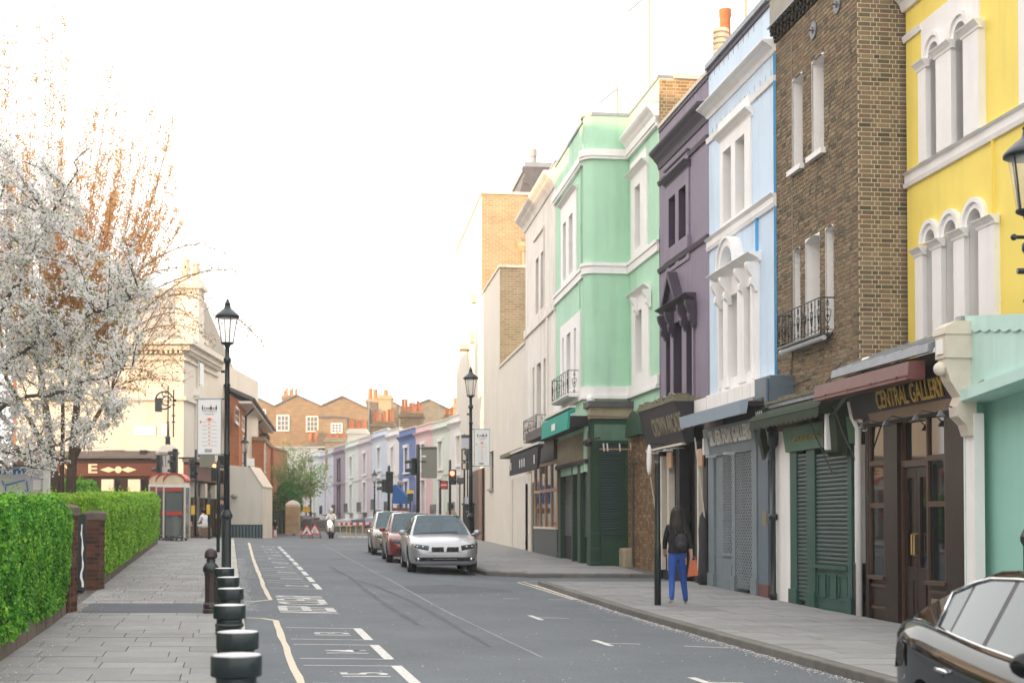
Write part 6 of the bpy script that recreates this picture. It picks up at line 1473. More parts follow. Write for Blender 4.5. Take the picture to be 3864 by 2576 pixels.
edging(10.6,22.3,'stepped brown stones edging the dark hedge by the pavement',.92,1);edging(28.0,51.4,'sawtooth row of brown stones edging the yellow-green hedge',.74,2)
def pier(y,lab,h,wd=.36,seed=0):
 x=XH(y)+.02;g=gz(x,y);t=thing('brick_pier',lab,'pier',(x-wd,y,g));
 bx(t,'mortar_core','mortar_dark',.006,wd-.006,.006,wd-.006,-.1,h)
 its=[((a,-.004,z0),(b,.03,z1))for a,b,z0,z1 in brick_list(0,wd,0,h,(),seed,L=.225,H=.115)]
 its+=[((wd-.03,a,z0),(wd+.004,b,z1))for a,b,z0,z1 in brick_list(.032,wd,0,h,(),seed+1,L=.225,H=.115)]
 lay_bricks(t,its,'red_brick',300,seed)
 m=MB();m.box(-.03,wd+.03,-.03,wd+.03,h,h+.14);m.raw([(-.03,-.03,h+.14),(wd+.03,-.03,h+.14),(wd+.03,wd+.03,h+.14),(-.03,wd+.03,h+.14),(.06,.06,h+.19),(wd-.06,.06,h+.19),(wd-.06,wd-.06,h+.19),(.06,wd-.06,h+.19)],[(0,1,5,4),(1,2,6,5),(2,3,7,6),(3,0,4,7),(4,5,6,7)]);m.build('cap','stone_cap',t,bevel=.02)
 return t
pier(22.45,'dark red brick gate pier touching the nearest hedge',1.52,seed=3);pier(27.6,'red brick gate pier at the start of the yellow-green hedge',1.34,.33,seed=7)
y=26.6;x=XH(y);t=thing('gate_board','black iron gate edge with flaking white paint between the brick piers','gate',(x-.30,y,gz(x,y)));bx(t,'board','iron',0,.14,0,.05,.05,1.48)
m=MB();rr=random.Random(2);z=.12;L_=[]
while z<1.35:L_.append((.075+rr.uniform(-.018,.018),z));z+=.09
m.prism([(x_-rr.uniform(.002,.02),z_)for x_,z_ in L_]+[(x_+rr.uniform(.004,.03),z_)for x_,z_ in L_[::-1]],'y',-.004,0);m.build('flaking_paint','sign_white',t,fix=True)
bx(t,'gate_stile','iron',-.14,-.02,-.02,.06,.05,1.55)
def curve(p0,p1,p2,n):
 return[p0*(1-k)**2+p1*2*k*(1-k)+p2*k*k for k in[i/n for i in range(n+1)]]
class Foliage:
 def __init__(s,O):s.m=MB();s.m.rnd=[];s.O=O
 def quad(s,c,q,r,v=None,flat=.6,up=0.0):
  a=Vector((r.gauss(0,1),r.gauss(0,1),r.gauss(0,1)+up)).normalized();b=a.orthogonal().normalized();b.rotate(Matrix.Rotation(r.uniform(0,6.28),3,a));e=a.cross(b);c=c-s.O
  s.m.face([c-b*q,c+e*q*flat,c+b*q,c-e*q*flat]);s.m.rnd.append(r.random()if v is None else v)
def inpoly(p,poly):
 x,y=p;c=False;n=len(poly)
 for i in range(n):
  x1,y1=poly[i];x2,y2=poly[(i+1)%n]
  if(y1>y)!=(y2>y)and x<(x2-x1)*(y-y1)/(y2-y1)+x1:c=not c
 return c
r=random.Random(21)
base=Vector((-11.4,28.2,gz(-11.4,28.2)));t=thing('blossom_tree','white blossoming cherry tree overhanging the hedge at the left','tree',base)
D=lambda px,py,Y:dep(px,py,Y)
fork=Vector((-11.2,28.2,2.6))
limbs=[[fork,D(-40,1300,28.3),D(20,1150,28),D(115,965,27.6),D(215,770,27.4),D(290,640,27.2),D(330,540,27)],[fork,D(-60,1420,28),D(80,1330,27.6),D(230,1240,27.4),D(400,1160,27.2),D(570,1105,27)],[fork,D(-60,1560,28),D(100,1500,27.5),D(250,1470,27.2),D(400,1420,27),D(500,1380,26.8)],[fork,D(-60,1700,28),D(60,1705,27.5),D(180,1690,27),D(300,1640,26.8),D(440,1560,26.6)],[fork,D(-120,1200,29),D(-60,900,29.5),D(20,700,29.5),D(60,560,29.5)],[fork,D(-20,1430,30),D(130,1250,30.5),D(300,1010,31),D(380,880,31)],[fork,D(-60,1730,27),D(60,1760,26.6),D(190,1775,26.3)]]
tr=MB();tr.tube([base-base,(base*0)+Vector((.1,0,1.2)),fork-base],.17,8,.12);tr.build('trunk','bark_dark',t,smooth=True)
wood=MB();nodes_=[];blo0=[]
for L_ in limbs:
 pts=[]
 for a,b in zip(L_,L_[1:]):
  for k in range(4):pts.append(a.lerp(b,k/4)+Vector((r.gauss(0,.03),r.gauss(0,.03),r.gauss(0,.03))))
 pts.append(L_[-1]);wood.tube([p-base for p in pts],.06,6,.006);nodes_+=pts[2:]
 for p in pts[10:]:
  for _ in range(14):blo0.append(p+Vector((r.gauss(0,.06),r.gauss(0,.06),r.gauss(0,.06))))
poly=[(-160,480),(40,560),(130,640),(200,600),(300,690),(330,860),(470,830),(500,960),(600,1080),(590,1210),(520,1290),(560,1380),(470,1480),(480,1580),(440,1650),(330,1700),(250,1760),(190,1850),(150,1870),(120,1790),(0,1790),(-160,1790)]
blo=Foliage(base);lv=Foliage(base);cnt=0
for p in blo0:blo.quad(p,r.uniform(.018,.032),r,flat=.9)
while cnt<255:
 px,py=r.uniform(-120,610),r.uniform(480,1880)
 if not inpoly((px,py),poly):continue
 if py<800 and r.random()<.45:continue
 if px>380 and r.random()<.35:continue
 tip=D(px,py,r.uniform(25.6,30.6));at=min(nodes_,key=lambda q:(q-tip).length+max(0,q.x-tip.x)*.5);cnt+=1
 mid=at.lerp(tip,.55)+Vector((r.gauss(0,.08),r.gauss(0,.1),abs(r.gauss(0,.12))));cv=curve(at,mid,tip,7);wood.tube([p-base for p in cv],.014,4,.004)
 pts=list(cv[1:])
 for k in range(7):
  s0=r.choice(cv[2:]);e=s0+Vector((r.gauss(0,.16),r.gauss(0,.16),r.gauss(.05,.15)));wood.tube([s0-base,e-base],.006,3,.003);pts+=[s0.lerp(e,.5),e]
 for p in pts:
  if r.random()<.22:continue
  R_=r.uniform(.024,.05)
  for _ in range(r.randint(8,14)):blo.quad(p+Vector((r.gauss(0,R_),r.gauss(0,R_),r.gauss(0,R_))),r.uniform(.018,.032),r,flat=.9)
  if r.random()<.62:
   for _ in range(r.randint(1,4)):lv.quad(p+Vector((r.gauss(0,.06),r.gauss(0,.06),r.gauss(0,.06))),r.uniform(.022,.04),r,flat=.4)
stuff_b=blo.m.build('blossom','blossom',t);lv.m.build('leaves','spring_leaf',t);wood.build('limbs','bark_dark',t,smooth=True)
r=random.Random(33);base=D(215,1860,36);base.z=gz(base.x,36);t=thing('upright_tree','tall many-stemmed tree with shoots coloured bronze with sun glow behind the blossom','tree',base)
wood=MB();stems=[]
for(p0,p1,p2,rad_)in(((200,1830),(195,1650),(150,1400),.13),((232,1830),(240,1650),(235,1380),.07),((268,1830),(275,1680),(300,1420),.14),((275,1740),(320,1640),(420,1480),.08),((215,1800),(150,1640),(20,1420),.09)):
 g0=D(p0[0],p0[1],36);g0.z=base.z;q=[g0,D(*p0,36),D(*p1,36),D(*p2,36)];pts=[q[0],q[1]]+curve(q[1],q[2],q[3],6)[1:];wood.tube([p-base for p in pts],rad_,7,rad_*.55);stems+=pts[4:]
wood.build('trunk','bark',t,smooth=True)
tw=MB();br=Foliage(base);ol=Foliage(base)
tips=[(12,50),(60,22),(205,5),(243,12),(178,85),(142,108),(0,190),(30,250),(428,205),(457,312),(480,395),(578,402),(615,430),(662,406),(640,505),(655,605),(668,690),(665,785),(600,670),(540,520),(520,640),(365,380),(330,420),(255,190),(120,300),(90,420),(200,330),(300,520),(400,560),(450,620),(-60,120),(-80,300),(-30,420),(520,800),(600,830),(690,830),(470,480)]
while len(tips)<105:tips.append((r.uniform(-120,600),r.uniform(520,900)))
for(px,py)in tips:
 tip=D(px,py,r.uniform(34.5,37.5));lo_=D(120+(px-120)*.55+r.uniform(-30,30),r.uniform(1150,1400),r.uniform(35.2,36.8));at=min(stems,key=lambda q:(q-lo_).length)
 mid=Vector((lo_.x*.4+tip.x*.6,(lo_.y+tip.y)/2,lo_.z*.55+tip.z*.45));cv=[at]+curve(lo_,mid,tip,16);tw.tube([p-base for p in cv],.016,4,.004)
 for i in range(2,len(cv)):
  k=i/len(cv);
  for j in range(8 if k<.35 else 9):
   p=cv[i].lerp(cv[i-1],r.random())
   dens=.55+.4*noise.noise(p*1.7)
   if r.random()<dens:
    sd_=Vector((r.gauss(0,.10),r.gauss(0,.10),abs(r.gauss(0,.10))))*(1.2-.6*k)
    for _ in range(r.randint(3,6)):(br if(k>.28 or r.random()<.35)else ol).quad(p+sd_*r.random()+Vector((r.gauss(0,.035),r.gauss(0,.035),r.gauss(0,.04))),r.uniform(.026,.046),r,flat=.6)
  if r.random()<.55 and k<.9:
   e=cv[i]+Vector((r.gauss(0,.3),r.gauss(0,.3),r.uniform(.25,.9)));tw.tube([cv[i]-base,cv[i].lerp(e,.5)-base+Vector((r.gauss(0,.05),0,0)),e-base],.010,3,.004)
   for j in range(7):
    p=cv[i].lerp(e,j/7)
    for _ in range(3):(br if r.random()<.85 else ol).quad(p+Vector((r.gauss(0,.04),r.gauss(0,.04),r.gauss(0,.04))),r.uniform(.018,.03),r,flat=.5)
arcs=[((420,1120),(700,830),(862,965)),((430,1180),(760,960),(968,1036)),((470,1240),(700,1000),(870,1008)),((480,1200),(690,1050),(805,1140)),((520,1260),(690,1180),(800,1290)),((440,1300),(640,1100),(760,1230)),((430,1380),(580,1250),(700,1400)),((400,1420),(560,1330),(640,1500)),((400,1480),(520,1400),(690,1440)),((500,1150),(780,1040),(830,1240)),((840,1170),(930,1210),(1000,1310)),((350,1350),(500,1240),(560,1420)),((380,1250),(560,1120),(720,1180)),((380,1150),(560,1000),(700,1010)),((350,1500),(480,1440),(540,1480))]
for a,b,c in arcs:
 Y0=r.uniform(34.8,36.5);cv=curve(D(*a,Y0),D(*b,Y0-.4),D(*c,Y0-.8),16);at=min(stems,key=lambda q:(q-cv[0]).length);tw.tube([p-base for p in([at]if a[0]<600 else[])+cv],.022,4,.005)
 for i in range(2,len(cv)):
  for j in range(3):
   e=cv[i]+Vector((r.gauss(0,.16),r.gauss(0,.16),r.gauss(0,.14)));
   if r.random()<.5:tw.tube([cv[i]-base,e-base],.006,3,.003)
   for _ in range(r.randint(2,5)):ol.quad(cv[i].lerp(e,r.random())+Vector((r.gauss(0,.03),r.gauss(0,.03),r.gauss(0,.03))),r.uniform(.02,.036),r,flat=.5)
cnt=0;poly2=[(40,1150),(350,950),(520,900),(660,1000),(760,1150),(720,1300),(640,1450),(500,1520),(300,1650),(60,1600)]
while cnt<260:
 px,py=r.uniform(0,780),r.uniform(860,1660)
 if not inpoly((px,py),poly2):continue
 cnt+=1;tip=D(px,py,r.uniform(34,38));at=min(stems,key=lambda q:(q-tip).length);s0=at.lerp(tip,.5+.3*r.random());s0.z+=.1;tw.tube([p-base for p in curve(s0,s0.lerp(tip,.5)+Vector((0,0,.15)),tip,4)],.010,3,.004)
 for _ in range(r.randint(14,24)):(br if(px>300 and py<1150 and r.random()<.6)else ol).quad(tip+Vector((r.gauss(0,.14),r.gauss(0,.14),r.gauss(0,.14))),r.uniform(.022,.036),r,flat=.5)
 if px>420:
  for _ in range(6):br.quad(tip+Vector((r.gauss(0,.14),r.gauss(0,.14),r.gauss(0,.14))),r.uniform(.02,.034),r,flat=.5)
tw.build('shoots','twig',t,smooth=True);br.m.build('bronze_glow_leaves','bronze_glow_leaf',t);ol.m.build('leaves','olive_leaf',t)
def small_tree(lab,base,poly,Y,n,leafm,sz,seed,trunk=.09,per=14):
 r=random.Random(seed);t=thing('small_tree',lab,'tree',base);w_=MB();lf=Foliage(base);top=Vector((base.x,base.y,base.z+2.0));w_.tube([(0,0,-.1),top-base],trunk,6,trunk*.6);w_.build('trunk','bark',t,smooth=True);w2=MB();c=0
 xs=[p[0]for p in poly];ys=[p[1]for p in poly]
 while c<n:
  p=(r.uniform(min(xs),max(xs)),r.uniform(min(ys),max(ys)))
  if not inpoly(p,poly):continue
  c+=1;tip=D(*p,Y+r.uniform(-1,1));cv=curve(top,top.lerp(tip,.5)+Vector((0,0,.5)),tip,6);w2.tube([q-base for q in cv],.02,3,.008)
  for q in cv[3:]:
   for _ in range(per):lf.quad(q+Vector((r.gauss(0,.22),r.gauss(0,.22),r.gauss(0,.22))),sz*r.uniform(.6,1.3),r,flat=.5)
 w2.build('limbs','bark',t,smooth=True);lf.m.build('crown',leafm,t);return t
b_=D(1110,1990,95);b_.z=gz(b_.x,95)
small_tree('small street tree with hazy new leaves beyond the junction',b_,[(1020,1760),(1060,1690),(1150,1670),(1230,1760),(1250,1830),(1180,1880),(1060,1880),(1010,1830)],95,70,'haze_leaf',.085,4,per=16)
b_=D(1085,2000,94);b_.z=gz(b_.x,94);t=thing('green_bush','dense bright green bush under the hazy street tree','bush',b_)
m=leaf_cloud(5000,lambda q:((lambda a,e,rr:(rr*math.cos(a)*math.cos(e)*1.0,rr*math.sin(a)*math.cos(e),2.0+rr*math.sin(e)*1.35))(q.uniform(0,6.28),q.uniform(-1.4,1.57),1.05*q.random()**.4)),.05,.12,9);m.build('foliage','shrub_leaf',t);m=MB();m.tube([(0,0,0),(0,0,1.6)],.08,5);m.build('stem','bark',t)
b_=D(1765,1700,135);b_.z=0;small_tree('bare winter tree behind the far right lamp post',b_,[(1735,1540),(1750,1440),(1790,1420),(1800,1540)],135,45,'olive_leaf',.05,6,per=1)
def bollard():
 t=thing('drum_bollard','x','bollard')
 m=MB();m.lathe([(.108,0),(.116,.02),(.116,.10),(.099,.12),(.099,.70),(.105,.705)],(0,0,0),32,None,.035);m.build('shaft','iron',t)
 m=MB();m.lathe([(.100,.70),(.114,.712),(.118,.724),(.112,.738),(.104,.745),(.104,.772),(.129,.780),(.131,.785),(.131,.872),(.128,.884)],(0,0,0),36);smooth_by_angle(m.build('collar','iron',t),30)
 m=MB();m.lathe([(.128,.884),(.122,.890),(.06,.896),(.004,.897)],(0,0,0),32);m.build('cap','iron_top',t,smooth=True)  # top face coloured pale for the sky it mirrors
 return t
b0=bollard();spots=[(7.37,895),(8.9,899),(11.7,868),(14.3,871),(16.7,862),(19.0,848)]
labs=['flat-topped black bollard nearest the camera','flat-topped black bollard just behind the nearest one, peeling patch on its rim','third flat-topped black bollard from the camera, left of its neighbours','fourth flat-topped black bollard from the camera','fifth flat-topped black bollard from the camera with pale chipped rim','farthest flat-topped black bollard, before the lamp post']
for i,(Y,px)in enumerate(spots):
 o=b0 if i==0 else copy_tree(b0);x=(px-CX)/F*Y;o.location=(x,Y,gz(x,Y)-.01);o.rotation_euler.z=i*.7;tag(o,labs[i],'bollard','flat-topped bollards along the left kerb')
 if i in(1,4):m=MB();a=-1.2 if i==1 else-.35;A=[(.1305*math.cos(a+k*.05),.1305*math.sin(a+k*.05),.875-(.0 if k%2 else .012))for k in range(13)];B_=[(p[0],p[1],.80+.03*math.sin(j*1.7))for j,p in enumerate(A)];m.strip(A,B_);m.build('peeling_patch','sign_back' if i==1 else 'sign_grey',o)
x,Y=(797-CX)/F*22.4,22.4;t=thing('ball_bollard','tall black bollard with a brown ball finial beside the asphalt crossing','bollard',(x,Y,gz(x,Y)))
m=MB();m.lathe([(.125,0),(.125,.05),(.11,.07),(.125,.10),(.118,.14),(.095,.17),(.095,.58),(.105,.60),(.105,.63)],(0,0,0),8);m.build('shaft','iron_brown',t)
m=MB();m.lathe([(.10,.63),(.125,.66),(.125,.72),(.085,.78),(.062,.80),(.075,.83),(.06,.85)],(0,0,0),20);m.build('collar','iron',t,smooth=True)
m=MB();m.lathe([(.06,.845),(.098,.87),(.104,.89),(.10,.90),(.098,.94),(.08,.985),(.045,1.012),(.005,1.02)],(0,0,0),20);m.build('ball','iron_brown',t,smooth=True)
def lamp(loc,H,lab,ladder=True,sc=1.0,glassm='lamp_glass',group='lantern lamp posts'):
 t=thing('street_lamp',lab,'street lamp',loc,0,group);k=sc
 z=lambda v:H-v
 m=MB();m.lathe([(.125*k,0),(.125*k,.12),(.098*k,.16),(.09*k,1.35),(.118*k,1.40),(.118*k,1.44),(.07*k,1.54)],(0,0,0),16,None,.08);m.build('base','iron',t)
 m=MB();m.lathe([(.062*k,1.5),(.055*k,2.6),(.072*k,2.62),(.055*k,2.66),(.048*k,z(1.75)),(.07*k,z(1.73)),(.048*k,z(1.68)),(.045*k,z(1.3)),(.075*k,z(1.25)),(.075*k,z(1.2)),(.045*k,z(1.16)),(.042*k,z(.98)),(.06*k,z(.95)),(.05*k,z(.92))],(0,0,0),12);m.build('post','iron',t,smooth=True)
 m=MB();m.lathe([(.05*k,z(.94)),(.125*k,z(.90)),(.13*k,z(.88))],(0,0,0),16);m.build('lantern_seat','iron',t)
 m=MB();m.lathe([(.115*k,z(.885)),(.19*k,z(.385))],(0,0,0),16);m.build('lantern_glass',glassm,t,smooth=True)
 m=MB()
 for q in range(4):a=q*math.pi/2+.5;m.tube([(.118*k*math.cos(a),.118*k*math.sin(a),z(.885)),(.194*k*math.cos(a),.194*k*math.sin(a),z(.385))],.009*k,4)
 m.build('lantern_frame','iron',t)
 m=MB();m.lathe([(.20*k,z(.39)),(.235*k,z(.38)),(.235*k,z(.35)),(.20*k,z(.31)),(.12*k,z(.24)),(.07*k,z(.20)),(.05*k,z(.12)),(.065*k,z(.11)),(.035*k,z(.08)),(.03*k,z(.05)),(.004,H)],(0,0,0),20);m.build('lantern_hood','iron',t,smooth=True)
 if ladder:m=MB();m.tube([(-.05*k,0,z(1.45)),(-.12*k,0,z(1.45))],.03*k,6);m.build('bracket_knob','iron',t)
 return t
Y=28.0;x=(855-CX)/F*Y;lampL=lamp((x,Y,gz(x,Y)),dep(855,1125,Y).z-gz(x,Y),'black lantern lamp post on the left kerb behind the bollards')
Y=43.0;x=(1776-CX)/F*Y;lampR=lamp((x,Y,gz(x,Y)),dep(1776,1382,Y).z-gz(x,Y),'black lantern lamp post behind the parked silver car')
Y=13.2;x=(3896-CX)/F*Y;lampN=lamp((x,Y,gz(x,Y)),dep(3896,440,Y).z-gz(x,Y),'black lantern lamp cut by the right edge before the yellow house');m=MB();z=dep(3860,895,Y).z-gz(x,Y);m.tube([(-.14,0,z),(.3,0,z)],.018,6);m.ball((-.15,0,z),.032,8);m.build('ladder_bar','iron',lampN)
for px,py,Y,lab in((923,1643,75.5,'small lantern lamp post carrying the no-entry sign at the left'),(1172,1721,104,'distant lantern lamp post right of the hazy tree'),(1413,1771,99,'distant lantern lamp post before the mauve house')):
 x=(px-CX)/F*Y;g=gz(x,Y);lamp((x,Y,g),dep(px,py,Y).z-g,lab)
def board(pxa,pxb,pya,pyb,Y,lab,detail=True,arm=None):
 A=dep(pxa,pya,Y);B_=dep(pxb,pyb,Y);w_=B_.x-A.x;h_=A.z-B_.z
 t=thing('market_sign',lab,'sign',(A.x,Y,B_.z));m=MB();m.box(0,w_,-.012,.012,0,h_);m.build('panel','sign_white',t,bevel=.006)
 m=MB();m.box(-.012,w_+.012,-.018,.018,-.018,0);m.box(-.012,w_+.012,-.018,.018,h_,h_+.018);m.box(w_,w_+.012,-.018,.018,0,h_);m.box(-.012,0,-.018,.018,0,h_);m.build('edge','awning_box',t)
 if arm:m=MB();m.tube([(arm[0],0,h_+.01),(arm[1],0,h_+.01)],.014,5);m.tube([(arm[0],0,-.01),(arm[1],0,-.01)],.014,5);m.build('arm','iron',t)
 if not detail:bx(t,'print','print_dark',w_*.2,w_*.8,-.016,-.0125,h_*.78,h_*.9);bx(t,'arrow','orange_arrow',w_*.46,w_*.54,-.016,-.0125,h_*.1,h_*.62);return t
 u=lambda a,b:(w_*a,h_*b);y0,y1=-.0155,-.0125
 m=MB()
 for(a,b,c,d)in((.17,.22,.81,.87),(.17,.83,.805,.812),(.28,.31,.82,.86),(.35,.50,.83,.845),(.51,.62,.815,.865),(.52,.60,.885,.893),(.66,.72,.825,.85),(.76,.83,.81,.87),(.18,.21,.875,.895),(.78,.82,.875,.89)):
  m.box(w_*a,w_*b,y0,y1,h_*c,h_*d)
 m.build('silhouette_print','print_dark',t)
 X,Z=(1,0,0),(0,0,1)
 lettering('PORTOBELLO','print_dark',t,axes((w_*.18,-.0126,h_*.765),X,Z),1,.001,'LEFT',.0,'lettering',(w_*.66,h_*.022));lettering('MARKET','print_dark',t,axes((w_*.30,-.0126,h_*.715),X,Z),1,.001,'LEFT',.0,'lettering',(w_*.42,h_*.024))
 m=MB();m.prism([u(.32,.625),u(.50,.665),u(.68,.625),u(.57,.63),u(.56,.605),u(.44,.605),u(.43,.63)],'y',y0,y1);m.build('arrow','orange_arrow',t,fix=True)
 m=MB();m.lathe([(w_*.05,0),(w_*.05,.003)],(w_*.12,-.0125,h_*.585),12,Matrix.Rotation(R(90),3,'X'));m.build('red_dot','orange_arrow',t)
 words=['ANTIQUES','NEW GOODS','FRUIT & VEG','NEW GOODS','FLEA MARKET','GOLBORNE MKT','NEW GOODS']
 for k,wd in enumerate(words):
  zc=.585-k*.072;lettering(wd,'print_faint',t,axes((w_*.20,-.0126,h_*(zc-.010)),X,Z),1,.001,'LEFT',0,'lettering',(w_*(.5+.02*len(wd)-.06),h_*.021))
  if k<6:bx(t,'dash','orange_arrow',w_*.45,w_*.54,y0,y1,h_*(zc-.046),h_*(zc-.030))
 bx(t,'crest','print_faint',w_*.3,w_*.62,y0,y1,h_*.03,h_*.09)
 return t
w1=(848-748)/F*28
board(748,833,1506,1712,28.0,'white market direction sign with orange arrow on the left lamp post',True,(0,w1));board(1791,1847,1620,1756,43.0,'white market direction sign on the lamp behind the silver car',True,(-.12,.3));board(882,916,1763,1845,75.3,'small distant white market sign above the no-entry disc',False,(0,.5))
def pole(t,h,r_=.05,mat='iron'):m=MB();m.lathe([(r_,0),(r_,h),(r_*.6,h+.03)],(0,0,0),10);return m.build('pole',mat,t,smooth=True)
def head(t,z,h=1.0,ang=0.0,n=3,lit=None,off=(0,0),backboard=True):
 """signal head; ang turns the lenses: 0 faces the camera (-y)"""
 M=Matrix.Rotation(ang,3,'Z');c=Vector((off[0],off[1],0));o=new('signal_head',None,t)
 m=MB();m.cbox(c+Vector((0,0,z+h/2)),(.30,.18,h),M)
 m.build('housing','iron',o,bevel=.03)
 for k in range(n):
  zc=z+h*(k+.5)/n;q=M@Vector((0,-.10,0));m=MB();m.lathe([(.005,0),(.095,.001),(.095,.012)],Vector((0,0,0)),14,M@Matrix.Rotation(R(90),3,'X'));l=m.build('lens',lit[1]if lit and lit[0]==k else 'plate_grey',o);l.location=c+q+Vector((0,0,zc))
  m=MB();A=[];B_=[]
  for j in range(9):a=math.pi*(-.1+1.2*j/8);p=Vector((.11*math.cos(a),0,.11*math.sin(a)));A.append(M@(p+Vector((0,-.09,0))));B_.append(M@(p*.9+Vector((0,-.30,-.02))))
  m.strip(A,B_);hd=m.build('hood','iron',o);hd.location=c+Vector((0,0,zc))
 return o
def disc_sign(t,z,r_=.3,off=(0,-.1)):
 o=new('no_entry_disc',None,t);m=MB();m.lathe([(r_,0),(r_,.012)],(0,0,0),24,Matrix.Rotation(R(90),3,'X'));q=m.build('disc','sign_red',o);q.location=(off[0],off[1],z);bx(o,'bar','sign_white',off[0]-r_*.72,off[0]+r_*.72,off[1]-.018,off[1]-.0125,z-r_*.16,z+r_*.16);return o
def at_ground(px,Y):x=(px-CX)/F*Y;return(x,Y,gz(x,Y))
def zrel(t,px,py):return dep(px,py,t.location.y).z-t.location.z
t=thing('traffic_light','traffic light seen sideways above the phone boxes','traffic light',at_ground(645,59),0,'junction signals');pole(t,zrel(t,645,1720));head(t,zrel(t,660,1792),1.10,R(-90),off=(.17,0));head(t,zrel(t,560,1792),.85,R(-90),2,off=(-.55,.2))
t=thing('traffic_light','traffic light with long bracket between phone box and lamp','traffic light',at_ground(738,62),0,'junction signals');pole(t,zrel(t,738,1697),.055);head(t,zrel(t,725,1805),.85,R(40),2,off=(-.12,-.1));m=MB();m.tube([(0,0,zrel(t,0,1727)),(-.75,0,zrel(t,0,1727))],.04,5);m.build('bracket','iron',t);bx(t,'push_button_box','yellow_box',-.16,-.02,-.14,-.04,zrel(t,0,1941),zrel(t,0,1906))
t=thing('signal_post','black signal post with yellow button box beside the lamp base','traffic light',at_ground(790,57),0,'junction signals');pole(t,zrel(t,790,1860),.06);bx(t,'push_button_box','yellow_box',-.08,.04,-.15,-.05,zrel(t,0,1940),zrel(t,0,1902))
t=thing('signal_post','leaning black post with control box just left of the lamp','traffic light',at_ground(824,44),R(2),'junction signals');pole(t,zrel(t,822,1740),.055);m=MB();m.cbox((-.14,0,zrel(t,0,1788)),(.16,.2,.42));m.build('control_box','iron',t,bevel=.02);m=MB();m.ball((-.13,0,zrel(t,0,1757)),.05,8);m.build('amber_lamp','amber_light',t);bx(t,'sign_plate','sign_back',-.58,-.12,.0,.02,zrel(t,0,1762),zrel(t,0,1716));bx(t,'dark_plate','iron',-.02,.22,-.03,.03,zrel(t,0,1755),zrel(t,0,1718))
t=thing('traffic_light','traffic light turned right on the post with the left no-entry sign','traffic light',at_ground(925,74),0,'junction signals');pole(t,zrel(t,925,1750),.07);head(t,zrel(t,942,1855),1.35,R(75),3,off=(.28,0));disc_sign(t,zrel(t,918,1837),.19,(-.1,-.12));bx(t,'push_button_box','yellow_box',-.18,.16,-.15,-.08,zrel(t,0,1967),zrel(t,0,1942));bx(t,'white_plate','sign_white',.05,.45,.1,.13,zrel(t,0,1770),zrel(t,0,1728))
t=thing('traffic_light','traffic light seen from behind above the gold car','traffic light',at_ground(1467,60),0,'junction signals');pole(t,zrel(t,1470,1758),.06);head(t,zrel(t,0,1860),.92,R(195),3,off=(.03,-.05));head(t,zrel(t,0,1856),.55,R(-80),2,off=(-.2,0))
t=thing('traffic_light','traffic light with tall post and big sign back beside the pink house','traffic light',at_ground(1577,54),0,'junction signals');pole(t,zrel(t,1577,1678),.075);head(t,zrel(t,0,1792),.66,R(-75),2,off=(-.18,0));bx(t,'sign_back','sign_back',.13,.72,.05,.075,zrel(t,0,1803),zrel(t,0,1684));m=MB();m.tube([(0,0,zrel(t,0,1690)),(.7,.04,zrel(t,0,1690))],.02,5);m.tube([(0,0,zrel(t,0,1740)),(.3,.04,zrel(t,0,1740))],.02,5);m.build('bracket','iron',t);bx(t,'sticker','sign_white',.14,.30,.045,.05,zrel(t,0,1724),zrel(t,0,1717))
t=thing('traffic_light','pedestrian signal lit red before the sage green house','traffic light',at_ground(1698,56),0,'junction signals');pole(t,zrel(t,1698,1737),.05);head(t,zrel(t,0,1828),.60,R(0),2,(1,'red_light'),off=(.1,-.08));m=MB();z=zrel(t,0,1788);m.ball((.1,-.19,z),.055,8,.6,.4,1.5);m.build('red_man','red_light',t);bx(t,'signal_box','plate_grey',.28,.58,-.1,.05,zrel(t,0,1825),zrel(t,0,1802))
t=thing('no_entry_sign','no-entry sign on a black post left of the red pedestrian signal','sign',at_ground(1661,55));pole(t,zrel(t,1661,1842),.045);disc_sign(t,zrel(t,1675,1829),.145,(.14,-.06));bx(t,'backplate','iron',-.02,.30,-.06,-.03,zrel(t,0,1845),zrel(t,0,1813))
t=thing('banner_board','dark framed hanging boards beside the right lamp post','sign',at_ground(1752,47));pole(t,zrel(t,1752,1640),.03)
for k,(a,b)in enumerate(((1640,1652),(1650,1690),(1692,1742),(1744,1772))):bx(t,'board',['plate_grey','print_lilac','plate_grey','plate_grey'][k],-.10,.16,-.03,.0,zrel(t,0,b),zrel(t,0,a))
for a,b in((1698,1735),(1748,1768)):bx(t,'pale_print','cream_pot',-.05,.05,-.036,-.03,zrel(t,0,b),zrel(t,0,a))
for px,py,Y in((1764,1707,44.5),(1735,1815,46)):t=thing('round_sign','round sign seen from behind %s'%('on the lamp behind the silver car' if px==1764 else 'below the hanging boards'),'sign',at_ground(px,Y));m=MB();m.lathe([(.11,0),(.11,.015)],(0,0,zrel(t,0,py)),16,Matrix.Rotation(R(90),3,'X'));m.build('disc','plate_grey',t);pole(t,zrel(t,0,py),.02)
t=thing('mirror_disc','round convex mirror beside the blue awning','mirror',at_ground(1510,80));pole(t,zrel(t,0,1823),.04);m=MB();m.lathe([(.02,.05),(.12,.04),(.17,0),(.18,-.02)],(0,0,zrel(t,0,1823)),16,Matrix.Rotation(R(90),3,'X'));m.build('mirror','lead',t)
t=thing('yellow_sign','yellow topped black notice board above the parked cars','sign',at_ground(1548,66));pole(t,zrel(t,0,1860),.03);bx(t,'yellow_panel','yellow_box',-.17,.17,-.05,.0,zrel(t,0,1860),zrel(t,0,1849));bx(t,'black_panel','green_dark',-.13,.13,-.03,.0,zrel(t,0,1890),zrel(t,0,1862))
